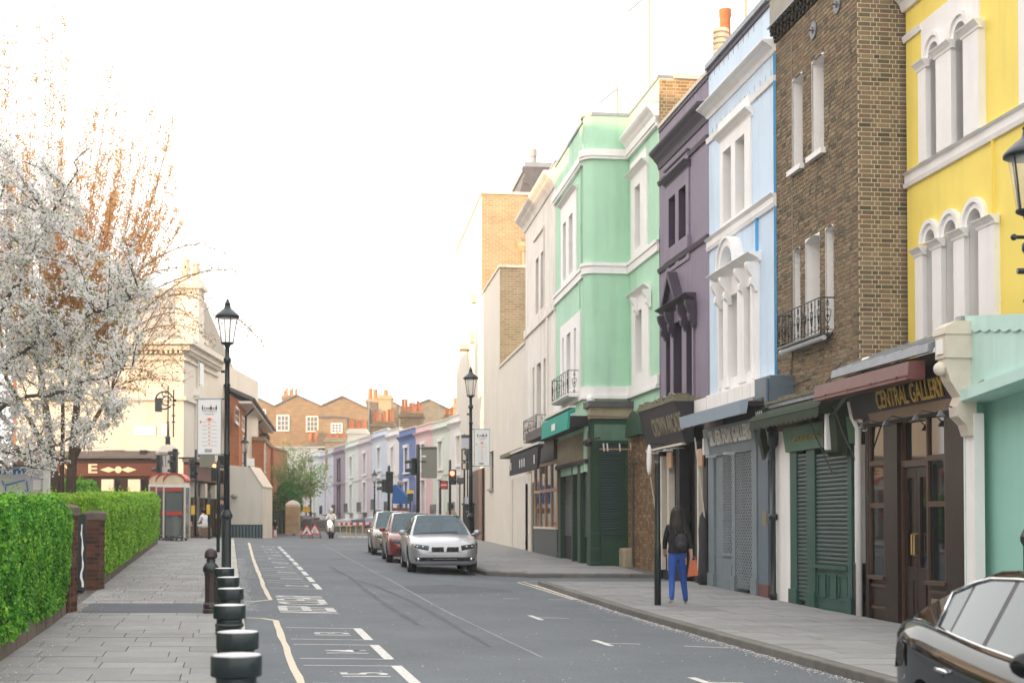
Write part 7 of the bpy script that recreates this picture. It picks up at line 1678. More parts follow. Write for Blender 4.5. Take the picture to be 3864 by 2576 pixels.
t=thing('litter_bin','black litter bin against the right lamp post','bin',at_ground(1771,44.5));bx(t,'body','iron',-.20,.16,-.2,.16,.05,zrel(t,0,1905),bevel=.03);bx(t,'lid','iron',-.23,.19,-.23,.19,zrel(t,0,1905),zrel(t,0,1898));bx(t,'white_mark','sign_grey',-.1,.08,-.206,-.2,zrel(t,0,1932),zrel(t,0,1926))
t=thing('street_notice','small white notice plate above the litter bin','sign',at_ground(1764,43.6));pole(t,zrel(t,0,1900),.015);bx(t,'plate','print_lilac',-.09,.09,-.03,-.015,zrel(t,0,1900),zrel(t,0,1874))
x,Y=(2481-CX)/F*26.0,26.0;t=thing('black_post','plain black post on the right pavement beside the walking woman','post',(x,Y,gz(x,Y)));m=MB();m.lathe([(.062,0),(.062,1.1),(.052,1.15),(.052,2.55),(.058,2.58),(.03,2.64)],(0,0,0),14);m.build('pole','iron',t,smooth=True)
def phone_box(lab,loc,w_,h_):
 t=thing('phone_box',lab,'phone box',loc,0,'phone boxes at the hedge end');d=w_;hw=w_/2;ra=.42*w_
 for sx in(-1,1):
  for sy in(0,1):bx(t,'corner_post','stone_pale',sx*hw-.03,sx*hw+.03,sy*d-.03,sy*d+.03,.12,h_-.45);bx(t,'foot','plate_grey',sx*hw*.7-.04,sx*hw*.7+.04,sy*d*.9,sy*d*.9+.08,-.05,.12)
 bx(t,'floor','plate_grey',-hw,hw,0,d,.10,.17)
 zt_=h_-.45
 P=[(-hw,zt_)]+[(-hw*math.cos(math.pi*i/12),zt_+.12+.30*math.sin(math.pi*i/12))for i in range(13)]+[(hw,zt_)]
 m=MB();m.prism(P,'y',-.03,d+.03);m.build('header','cream_pot',t,fix=True)
 m=MB()
 for a,b in zip(P[1:-1],P[2:-1]):m.hexa([(a[0],-.07,a[1]),(b[0],-.07,b[1]),(b[0],d+.06,b[1]),(a[0],d+.06,a[1]),(a[0]*1.08,-.07,a[1]+.06),(b[0]*1.08,-.07,b[1]+.06),(b[0]*1.08,d+.06,b[1]+.06),(a[0]*1.08,d+.06,a[1]+.06)])
 m.build('red_roof','kiosk_red',t)
 bx(t,'white_band','sign_white',-hw-.01,hw+.01,-.05,d,zt_-.07,zt_+.03);bx(t,'red_band','kiosk_red',-hw*.8,hw*.8,-.045,-.03,zt_-.22,zt_-.09);bx(t,'red_rail','kiosk_red',-hw*.76,hw*.82,-.05,-.02,.98,1.12)
 m=MB();m.face([(-hw,0,.2),(hw,0,.2),(hw,0,zt_),(-hw,0,zt_)]);m.build('pane','kiosk_glass',t)
 for sx in(-1,1):m=MB();m.face([(sx*hw,0,.2),(sx*hw,d,.2),(sx*hw,d,zt_),(sx*hw,0,zt_)]);m.build('pane','kiosk_glass',t)
 m=MB();m.box(-hw*.6,hw*.6,d-.12,d,1.0,1.9);m.build('telephone_panel','sign_grey',t);bx(t,'handset','plastic_black',-.04,.04,d-.2,d-.12,1.1,1.45);bx(t,'door_frame','plate_grey',-hw*.86,-hw*.78,-.04,-.0,.17,zt_-.22);bx(t,'door_frame','plate_grey',hw*.78,hw*.86,-.04,-.0,.17,zt_-.22)
Y=54.0;sc_=Y/F
for i,(pa,pb,lab)in enumerate(((618,697,'nearest red-roofed cream phone box at the hedge end'),(590,662,'middle phone box half hidden by the nearest one'),(563,632,'rear phone box farthest left behind the hedge'))):
 Yi=54+i*1.05;x=((pa+pb)/2-CX)/F*Yi;phone_box(lab,(x,Yi,gz(x,Yi)),(pb-pa)/F*Yi,dep(650,1786,Yi).z-gz(x,Yi))
Y=30.0;A=dep(-130,1755,Y);B_=dep(186,1755,Y);t=thing('map_board','white framed street map board behind the nearest hedge','sign',(A.x,Y,gz(A.x,Y)));w_=B_.x-A.x;H=A.z-t.location.z
bx(t,'panel','print_lilac',0,w_-.1,0,.05,.7,H);bx(t,'post','sign_white',w_-.12,w_,-.03,.08,0,H+.02);bx(t,'post','sign_white',-.1,.02,-.03,.08,0,H+.02);bx(t,'top_rail','sign_grey',0,w_-.1,-.02,.06,H-.06,H)
def mz(px,py):P=dep(px,py,Y);return P.x-A.x,P.z-t.location.z
def patch(nm,mat,pts,k=0):m=MB();m.prism([mz(0+x/8.71,1720+y/8.71)for x,y in pts],'y',-.004-k*.003,-.0005-k*.003);m.build(nm,mat,t,fix=True)
patch('header_strip','print_blue',[(-700,600),(560,595),(960,540),(960,400),(350,430),(-700,480)]);
for k in range(9):x=-600+k*160;patch('header_letter','sign_white',[(x,590),(x+70,590),(x+50,480),(x+20,480)],1)
patch('park','print_green',[(-200,740),(460,730),(400,800),(160,830),(-200,800)]);patch('park','print_green',[(280,1000),(760,880),(760,980),(300,1090)]);patch('park','print_green',[(-60,850),(100,1050),(140,1300),(0,1300)])
for pts in([(170,930),(830,765),(840,800),(190,990)],[(150,990),(195,990),(215,1150),(170,1150)],[(850,820),(900,820),(950,1160),(890,1160)],[(40,800),(80,790),(160,960),(120,970)]):patch('street','print_blue',pts,1)
patch('legend','sign_white',[(1090,780),(1330,780),(1330,1110),(1090,1110)])
def triangle(px,pyt,pyb,Y,lab,kind):
 x=(px-CX)/F*Y;g=gz(x,Y)+ROAD;zb=dep(px,pyb,Y).z;zt_=dep(px,pyt,Y).z;t=thing('roadworks_sign',lab,'sign',(x,Y,g),0,'red triangles at the junction');h_=zt_-zb;z0=zb-g;hw=h_*.62
 T=lambda k:[(-hw*k,z0+h_*(1-k)*.36),(hw*k,z0+h_*(1-k)*.36),(0,z0+h_*(1-(1-k)*.64))]
 M=Matrix.Rotation(R(-10),4,'X')
 m=MB();m.prism(T(1),'y',0,.02);m.build('red_border','sign_red',t,fix=True);m=MB();m.prism(T(.72),'y',-.006,0);m.build('white_field','sign_white',t,fix=True)
 m=MB()
 if kind=='man':m.prism([(-.12,z0+.08),(-.05,z0+.2),(.0,z0+.26),(.04,z0+.2),(.12,z0+.07),(.09,z0+.07),(.02,z0+.14),(-.03,z0+.08)],'y',-.01,-.006);m.ball((0,-.008,z0+.3),.03,8,1,.1);m.prism([(-.2,z0+.07),(-.1,z0+.07),(-.15,z0+.14)],'y',-.01,-.006)
 else:m.prism([(-.07,z0+.07),(-.04,z0+.07),(-.02,z0+.33),(-.04,z0+.33)],'y',-.01,-.006);m.prism([(.04,z0+.07),(.07,z0+.07),(.06,z0+.2),(.02,z0+.33),(.01,z0+.33),(.03,z0+.2)],'y',-.01,-.006)
 m.build('symbol','print_dark',t)
 m=MB();m.tube([(-hw*.8,.02,z0),(-hw*.8,.35,0)],.02,5);m.tube([(hw*.8,.02,z0),(hw*.8,.35,0)],.02,5);m.tube([(-hw*.8,0,z0),(-hw*.8,-.05,.0)],.02,5);m.tube([(hw*.8,0,z0),(hw*.8,-.05,0)],.02,5);m.tube([(-hw,-.05,.02),(hw,-.05,.02)],.02,5);m.build('stand','plate_grey',t)
triangle(1188,1974,2015,81,'red roadworks triangle with road-narrows symbol standing behind','narrow');triangle(1158,1978,2019,79,'red roadworks triangle with digging man symbol in front','man')
for i,(pa,pb)in enumerate(((1276,1330),(1332,1404))):
 Y=84.0;A=dep(pa,1970,Y);B_=dep(pb,1970,Y);g=gz(A.x,Y)+ROAD;t=thing('plank_barrier',['red and white barrier plank on yellow posts just right of the scooter','red and white barrier plank on yellow posts beside the red arrow board'][i],'barrier',(A.x,Y,g),0,'barriers across the far street');w_=B_.x-A.x;z1=A.z-g;z0=z1-.16
 n=6
 for k in range(n):bx(t,'plank_section','sign_red' if k%2 else 'sign_white',w_*k/n,w_*(k+1)/n-.002,-.02,.02,z0,z1)
 for k in(.15,.5 if i else .6,.85):bx(t,'barrier_post','yellow_box',w_*k-.022,w_*k+.022,-.03,.03,0,z0)
 bx(t,'foot_plank','sign_white',0,w_,-.03,.03,.0,.12)
Y=82.0;t=thing('arrow_board','red direction board with white arrow at the barrier end','sign',at_ground(1397,Y));bx(t,'board','orange_arrow',-.20,.18,0,.03,zrel(t,0,2000),zrel(t,0,1981));bx(t,'arrow_shaft','sign_white',-.1,.1,-.006,0,zrel(t,0,1991.5),zrel(t,0,1989.5));m=MB();z=zrel(t,0,1990.5);m.prism([(.05,z-.06),(.13,z),(.05,z+.06)],'y',-.006,0);m.build('arrow_head','sign_white',t);bx(t,'foot','plate_grey',-.15,.15,-.1,.2,0,zrel(t,0,2000))
t=thing('yellow_notice','plain yellow notice board on the lamp right of the hazy tree','sign',at_ground(1156,100));pole(t,zrel(t,0,1930),.03);bx(t,'panel','yellow_box',-.27,.27,-.03,0,zrel(t,0,1930),zrel(t,0,1910))
t=thing('grey_cabinet','dark grey street cabinet behind the roadworks triangles','cabinet',at_ground(1160,90));bx(t,'body','plate_grey',-.28,.26,0,.5,0,zrel(t,0,1957));bx(t,'poster','sign_grey',-.3,.26,.02,.4,zrel(t,0,1957),zrel(t,0,1945))
def cr(p,n):
 out=[]
 for i in range(len(p)-1):
  a,b,c,d=p[max(0,i-1)],p[i],p[i+1],p[min(len(p)-1,i+2)]
  for k in range(n):
   t=k/n;out.append(tuple(.5*((2*q)+(-o+r_)*t+(2*o-5*q+4*r_-s)*t*t+(-o+3*q-3*r_+s)*t**3)for o,q,r_,s in zip(a,b,c,d)))
 out.append(p[-1]);return out
def car(name,lab,spec,paint,loc,rz,group=None):
 """local x forward, y left, z up; origin on the ground under the middle"""
 t=thing(name,lab,'car',loc,rz,group);ST=cr(spec['st'],4)
 def sec(x,hw,zb,zt):
  k=spec.get('crown',.03);h=zt-zb
  hf=[(0,zb),(hw*.82,zb),(hw*.945,zb+h*.08),(hw*.972,zb+h*.20),(hw*.99,zb+h*.45),(hw,zb+h*.74),(hw*.992,zb+h*.87),(hw*.94,zt-h*.03),(hw*.86,zt+k*.1),(hw*.4,zt+k*.85),(0,zt+k)]
  return[(x,y,z)for y,z in hf]+[(x,-y,z)for y,z in hf[-2:0:-1]]
 rows=[sec(*s)for s in ST];n=len(rows[0]);vs=[p for r_ in rows for p in r_];fs=[]
 for j in range(len(rows)-1):
  for i in range(n):fs.append((j*n+i,j*n+(i+1)%n,(j+1)*n+(i+1)%n,(j+1)*n+i))
 fs+=[tuple(range(n))[::-1],tuple((len(rows)-1)*n+i for i in range(n))]
 m=MB();m.raw(vs,fs);b=m.build('body',[paint,'plastic_black'],t,smooth=True,fix=True)
 wr=spec['wr'];c=MB()
 for wx in spec['wx']:
  for sy in(-1,1):c.lathe([(wr+.055,-.16),(wr+.055,.30)],(wx,sy*(spec['W']/2-.12)if sy>0 else sy*(spec['W']/2-.12),wr),28,Matrix.Rotation(R(-90)*sy,3,'X'))
 me=c.mesh('cut','plastic_black');bm=bmesh.new();bm.from_mesh(me);bmesh.ops.recalc_face_normals(bm,faces=bm.faces);bm.to_mesh(me);bm.free()
 for p in me.polygons:p.material_index=0
 co=bpy.data.objects.new('cut',me);COL.objects.link(co);co.matrix_basis=t.matrix_basis if False else Matrix.Translation(Vector(loc))@Matrix.Rotation(rz,4,'Z')
 md=b.modifiers.new('arch','BOOLEAN');md.operation='DIFFERENCE';md.object=co;md.solver='EXACT'
 bpy.context.view_layer.update();dg=bpy.context.evaluated_depsgraph_get();nm=bpy.data.meshes.new_from_object(b.evaluated_get(dg));b.modifiers.clear();b.data=nm;bpy.data.objects.remove(co)
 smooth_by_angle(b,40)
 GH=spec['gh']
 def zbelt(x):
  for s0,s1 in zip(ST,ST[1:]):
   if s0[0]<=x<=s1[0]or s1[0]<=x<=s0[0]:q=(x-s0[0])/(s1[0]-s0[0]+1e-9);return s0[3]+(s1[3]-s0[3])*q
  return ST[-1][3]
 H=spec['H'];pts=[]
 for(x,k,bw,tw)in GH:
  zb=zbelt(x);h=max(.004,(H-zb)*k);tw2=bw+(tw-bw)*min(1,k)
  pts.append([(x,bw+.02,zb-.07),(x,bw,zb+h*.03),(x,tw2+.015,zb+h*.86),(x,tw2-.05,zb+h*.965),(x,tw2*.5,zb+h*.995),(x,0,zb+h)])
 shell=MB();parts={}
 for j,(A,B_)in enumerate(zip(pts,pts[1:])):
  kind=spec['gk'][j]
  for sgn in(1,-1):
   fl=lambda p:(p[0],p[1]*sgn,p[2])
   for i in range(5):
    q=[fl(A[i]),fl(A[i+1]),fl(B_[i+1]),fl(B_[i])]
    if sgn>0:q=q[::-1]
    key=None
    if i==1 and kind[0]:key=kind[0]+('_left' if sgn>0 else '_right')
    elif i>=3 and kind[1]:key=kind[1]
    (parts.setdefault(key,MB())if key else shell).face(q)
 o=shell.build('cabin_shell',paint,t,smooth=False,fix=True);smooth_by_angle(o,40)
 for key,mb in parts.items():
  if key.startswith('pillar'):o=mb.build('pillar','plastic_black',t,fix=True);continue
  nmn='windscreen' if key=='front' else('rear_window' if key=='rear' else 'side_window');mt=spec.get('glass','car_glass')if key!='front' else spec.get('screen','screen_glass')
  o=mb.build(nmn,mt,t,fix=True);smooth_by_angle(o,30)
 q=MB();pl=[(x,bw-.03,zbelt(x)+spec.get('crown',.03)+.006)for x,k,bw,tw in GH if 0<k];q.strip([(x,y,z)for x,y,z in pl],[(x,-y,z)for x,y,z in pl]);q.build('dark_interior','dark_inside',t)
 sx=[p for p in GH if p[1]>.9][0][0]-.15
 for sy in(-.38,.38):
  q=MB();zz=zbelt(sx);q.cbox((sx,sy,zz+.12),(.14,.44,.36),Matrix.Rotation(-.15,3,'Y'));q.cbox((sx-.04,sy,zz+.37),(.09,.24,.16));q.build('seat','plate_grey',t,bevel=.03)
 q=MB();q.tube([(sx+.62,-.38+.17*math.cos(a_),zbelt(sx)+.06+.16*math.sin(a_))for a_ in[k_*.45 for k_ in range(15)]],.014,5);q.build('steering_wheel','plastic_black',t)
 for wx in spec['wx']:
  for sy in(-1,1):
   w_=new('wheel',None,t);w_.location=(wx,sy*(spec['W']/2-.13),wr);M=Matrix.Rotation(R(-90)*sy,3,'X')
   q=MB();q.lathe([(wr*.66,-.10),(wr*.93,-.105),(wr,-.07),(wr,.07),(wr*.94,.105),(wr*.70,.11),(wr*.66,.08)],(0,0,0),28,M);smooth_by_angle(q.build('tyre','rubber',w_),40)
   q=MB();q.lathe([(wr*.67,-.05),(wr*.68,.08),(wr*.64,.095),(wr*.60,.05),(.06,.03),(.05,.07),(.002,.075)],(0,0,0),28,M)
   for k in range(10):a=k*math.pi/5;d=Vector((math.cos(a),math.sin(a),0));e=Vector((-d.y,d.x,0));P=[d*.05+e*.025,d*.05-e*.025,d*wr*.63-e*.018,d*wr*.63+e*.018];q.hexa([M@(p+Vector((0,0,.05)))for p in P]+[M@(p+Vector((0,0,.085)))for p in P])
   smooth_by_angle(q.build('rim','satin_alloy',w_),40)
 def nose_x(y,z,front=True):
  seq=ST[::-1]if front else ST
  for s in seq:
   x,hw,zb,zt=s;P=sec(x,hw,zb,zt);half=P[:11];wmax=0
   for(x0,y0,z0),(x1,y1,z1)in zip(half,half[1:]):
    if min(z0,z1)<=z<=max(z0,z1):q=0 if abs(z1-z0)<1e-6 else(z-z0)/(z1-z0);wmax=max(wmax,y0+(y1-y0)*q)
   if zb<=z<=zt+.03 and abs(y)<=wmax:return x
  return seq[-1][0]
 def decal(nm,mat,outline,front=True,lift=.012,n=7,thick=.02):
  """patch that follows the nose: outline of (y, z) rows bottom..top as two polylines"""
  lo,hi=outline;q=MB();R_=[]
  for i in range(n+1):
   row=[]
   for j in range(5):
    y=lo[0][0]+(lo[1][0]-lo[0][0])*i/n;zl=lo[0][1]+(lo[1][1]-lo[0][1])*i/n;yh=hi[0][0]+(hi[1][0]-hi[0][0])*i/n;zh=hi[0][1]+(hi[1][1]-hi[0][1])*i/n
    yy=y+(yh-y)*j/4;zz=zl+(zh-zl)*j/4;x=nose_x(yy,zz,front)+(lift if front else-lift);row.append((x,yy,zz))
   R_.append(row)
  for a,b_ in zip(R_,R_[1:]):q.strip(a,b_)
  o=q.build(nm,mat,t,smooth=True);md=o.modifiers.new('s','SOLIDIFY');md.thickness=thick;md.offset=0;return o
 t_nose=(nose_x,decal)
 return t,nose_x,decal,zbelt,pts
saloon=dict(W=1.84,H=1.465,wr=.33,wx=(1.42,-1.44),crown=.035,st=[(-2.42,.62,.42,.86),(-2.38,.76,.31,.95),(-2.22,.86,.24,1.01),(-1.8,.905,.20,1.035),(-1.2,.92,.19,1.0),(-.5,.922,.19,.965),(.4,.922,.19,.945),(.9,.92,.19,.94),(1.3,.915,.2,.915),(1.8,.90,.2,.86),(2.12,.865,.22,.79),(2.30,.80,.21,.72),(2.39,.70,.24,.63),(2.42,.58,.30,.55)],gh=[(1.10,0,.80,.74),(.80,.30,.81,.60),(.14,.97,.815,.60),(-.20,1,.82,.60),(-.40,1,.82,.60),(-.48,.995,.82,.60),(-.95,.95,.81,.595),(-1.28,.78,.79,.59),(-1.50,.55,.78,.62),(-1.98,0,.74,.70)],gk=[(None,'front'),('glass_a','front'),('glass_a',None),('glass_a',None),('pillar',None),('glass_b',None),('glass_b',None),('glass_c','rear'),(None,'rear')])
Y=37.9;x=(1680-CX)/F*Y;hd=math.atan2(-1,.14);front=Vector((x,Y,0));dv=Vector((math.cos(hd),math.sin(hd),0));ctr=front-dv*2.42
gF=gz(x,Y)+ROAD
t,nx,dc,zb_,gp_=car('parked_car','silver saloon parked at the right kerb facing the camera',saloon,'car_silver',(ctr.x,ctr.y,gz(ctr.x,ctr.y)+ROAD-.015),hd,'cars parked on the right')
t.scale=(1.0,1.04,1.09)
for s in(-1,1):
 o=dc('kidney_grille','plastic_black',(((s*.04,.545),(s*.33,.555)),((s*.05,.66),(s*.345,.655))),lift=.020);dc('grille_rim','chrome',(((s*.03,.535),(s*.345,.545)),((s*.04,.668),(s*.355,.664))),lift=.012)
 dc('headlight','plastic_black' if s>0 else 'car_glass',(((s*.43,.575),(s*.80,.645)),((s*.41,.685),(s*.87,.745))),lift=.012)
 for k in(.56,.70):q=MB();xx=nx(s*k,.665)+.02;q.ball((xx,s*k,.655),.038,10,.5);q.build('headlamp_bulb','satin_alloy',t,smooth=True)
 q=MB();xx=nx(s*.68,.36)+.012;q.ball((xx,s*.68,.36),.045,8,.4);q.build('fog_lamp','chrome',t,smooth=True)
 q=MB();q.ball((.86,s*1.0,1.0),.095,10,.6,1.15,.75);q.tube([(.90,s*.84,.95),(.88,s*.98,.97)],.03,6);q.build('door_mirror','car_silver',t,smooth=True)
dc('lower_intake','plastic_black',(((-.74,.315),(.74,.315)),((-.78,.41),(.78,.41))),lift=.008,n=16);dc('intake_bar','satin_alloy',(((-.30,.362),(.30,.362)),((-.30,.372),(.30,.372))),lift=.018,n=10)
dc('bonnet_seam','plastic_black',(((-.42,.535),(.42,.535)),((-.42,.540),(.42,.540))),lift=.004,n=10)
q=MB();q.tube([(1.10,-.55,.985),(1.06,0,1.0),(1.0,.45,1.02)],.012,5);q.build('wiper','plastic_black',t)
mpv=dict(W=1.76,H=1.60,wr=.31,wx=(1.30,-1.28),crown=.03,st=[(-2.10,.68,.42,.95),(-2.04,.80,.30,1.04),(-1.8,.86,.22,1.06),(-1.0,.875,.2,1.03),(0,.88,.2,1.0),(.9,.875,.2,.99),(1.3,.865,.2,.95),(1.7,.84,.21,.87),(1.95,.76,.23,.76),(2.06,.66,.26,.66),(2.10,.55,.32,.58)],gh=[(1.25,0,.76,.70),(.95,.30,.77,.60),(.25,.95,.78,.60),(-.2,1,.78,.60),(-.3,1,.78,.60),(-1.1,.99,.77,.59),(-1.2,.98,.77,.59),(-1.75,.9,.75,.58),(-2.0,.05,.72,.62)],gk=[(None,'front'),('glass_a','front'),('glass_a',None),('pillar',None),('glass_b',None),('pillar_b',None),('glass_c',None),(None,'rear')])
for(pxc,Y,paint,lab,mir)in((1568,43.9,'car_red','dark red hatchback parked just behind the silver saloon','car_red'),(1497,50.0,'car_gold','pale gold people carrier parked behind the red hatchback','plate_grey')):
 x=(pxc-CX)/F*Y;fr_=Vector((x,Y,0));ctr=fr_-dv*2.1
 t,nx,dc,zb_,gp_=car('parked_car',lab,mpv,paint,(ctr.x,ctr.y,gz(ctr.x,ctr.y)+ROAD-.01),hd,'cars parked on the right')
 for s in(-1,1):
  dc('headlight','car_glass',(((s*.42,.60),(s*.72,.66)),((s*.42,.74),(s*.78,.80))),lift=.012);q=MB();q.ball((.98,s*.97,1.05),.09,10,.6,1.15,.8);q.tube([(1.0,s*.8,1.0),(.99,s*.95,1.02)],.03,6);q.build('door_mirror',mir,t,smooth=True)
 dc('lower_intake','plastic_black',(((-.55,.33),(.55,.33)),((-.6,.45),(.6,.45))),lift=.008,n=12);dc('grille','plastic_black',(((-.35,.58),(.35,.58)),((-.38,.66),(.38,.66))),lift=.008,n=10)
bs=dict(saloon);bs.update(W=1.82,H=1.43,wr=.325,wx=(1.36,-1.30),glass='car_glass',st=[(-2.30,.60,.42,.90),(-2.26,.74,.30,.98),(-2.12,.84,.24,1.03),(-1.7,.895,.20,1.045),(-1.1,.91,.19,1.01),(-.4,.912,.19,.975),(.4,.912,.19,.95),(.9,.91,.19,.94),(1.3,.905,.2,.915),(1.8,.88,.2,.85),(2.1,.82,.22,.76),(2.24,.72,.24,.66),(2.30,.58,.30,.55)],gh=[(1.05,0,.80,.74),(.75,.28,.81,.60),(.10,.93,.815,.60),(-.25,1,.82,.60),(-.33,1,.82,.60),(-.40,.995,.82,.60),(-.80,.955,.815,.598),(-1.00,.87,.805,.596),(-1.05,.84,.80,.596),(-1.30,.64,.795,.61),(-1.62,.33,.77,.66),(-2.02,0,.74,.70)],gk=[(None,'front'),('glass_a','front'),('glass_a',None),('glass_a',None),('pillar',None),('glass_b',None),('glass_b',None),('pillar_b',None),('glass_c','rear'),(None,'rear'),(None,'rear')])
tailY=9.95;sideX=2.56;loc=(sideX+.91,tailY-2.30,gz(3.5,8)+ROAD);hdb=R(-90)
t,nx,dc,zb_,gp_=car('parked_car','glossy black saloon cut off by the right edge beside the near kerb',bs,'car_black',loc,hdb,'cars parked on the right')
for s in(-1,1):
 side=[p for p in gp_ if-1.45<p[0][0]<.76]
 q=MB();q.tube([(p[1][0],s*(p[1][1]+.008),p[1][2])for p in side],.011,5);q.build('chrome_strip','chrome',t,smooth=True)
 q=MB();q.tube([(p[2][0],s*(p[2][1]+.006),p[2][2])for p in side],.011,5);q.build('chrome_strip','chrome',t,smooth=True)
 q=MB();a_,b_=side[0]if side[0][0][0]<side[-1][0][0]else side[-1],None;q.tube([(a_[1][0],s*(a_[1][1]+.008),a_[1][2]),(a_[2][0],s*(a_[2][1]+.006),a_[2][2])],.011,5);q.build('chrome_strip','chrome',t,smooth=True)
 for hx in(-.82,.14):q=MB();q.tube([(hx-.09,s*.905,.80),(hx-.07,s*.935,.81),(hx+.07,s*.935,.81),(hx+.09,s*.905,.80)],.014,6);q.build('door_handle','chrome',t,smooth=True);q=MB();q.ball((hx,s*.90,.785),.06,10,1.1,.25,.6);q.build('handle_cup','plastic_black',t,smooth=True)
 q=MB();xs=[-2.262,-2.24,-2.18,-2.08];q.strip([(x_,s*(.745+(.10*(x_+2.262)/.18 if x_>-2.26 else 0)+.012),.70)for x_ in xs],[(x_,s*(.735+(.095*(x_+2.262)/.18 if x_>-2.26 else 0)+.012),.90)for x_ in xs]);q.build('tail_light','sign_red',t,smooth=True)
 dc('tail_light_rear','sign_red',(((s*.42,.70),(s*.72,.70)),((s*.42,.86),(s*.70,.88))),False,.01)
 q=MB();q.ball((.80,s*.98,1.0),.09,10,.6,1.15,.75);q.tube([(.84,s*.84,.95),(.82,s*.96,.97)],.03,6);q.build('door_mirror','car_black',t,smooth=True)
 q=MB();q.lathe([(.085,0),(.085,.004)],(-1.78,s*.905,.82),20,Matrix.Rotation(R(-90)*s,3,'X'));q.build('fuel_flap','plastic_black',t)
BON=[('pelvis','spine'),('spine','chest'),('chest','neck'),('neck','chin'),('chin','crown')]
for s_ in 'LR':BON+=[('pelvis','hip'+s_),('hip'+s_,'knee'+s_),('knee'+s_,'ankle'+s_),('ankle'+s_,'toe'+s_),('chest','sh'+s_),('sh'+s_,'elbow'+s_),('elbow'+s_,'wrist'+s_),('wrist'+s_,'palm'+s_)]
BASE={'pelvis':(0,0,.95),'spine':(0,0,1.13),'chest':(0,-.01,1.33),'neck':(0,0,1.46),'chin':(0,.02,1.53),'crown':(0,.015,1.66)}
RAD={'pelvis':(.15,.11),'spine':(.125,.095),'chest':(.15,.105),'neck':(.052,.052),'chin':(.068,.08),'crown':(.07,.085)}
for s_,g in(('L',-1),('R',1)):
 BASE.update({'hip'+s_:(g*.095,0,.88),'knee'+s_:(g*.10,.02,.49),'ankle'+s_:(g*.10,-.02,.085),'toe'+s_:(g*.11,.13,.035),'sh'+s_:(g*.165,-.01,1.38),'elbow'+s_:(g*.215,-.03,1.11),'wrist'+s_:(g*.225,.05,.87),'palm'+s_:(g*.225,.07,.80)})
 RAD.update({'hip'+s_:(.095,.095),'knee'+s_:(.062,.062),'ankle'+s_:(.043,.045),'toe'+s_:(.042,.03),'sh'+s_:(.062,.062),'elbow'+s_:(.045,.045),'wrist'+s_:(.03,.03),'palm'+s_:(.036,.022)})
REG={'pelvis':'legs','spine':'top','chest':'top','neck':'skin','chin':'skin','crown':'skin'}
for s_ in 'LR':REG.update({'hip'+s_:'legs','knee'+s_:'legs','ankle'+s_:'legs','toe'+s_:'shoe'+s_,'sh'+s_:'top','elbow'+s_:'top','wrist'+s_:'skin','palm'+s_:'skin'})
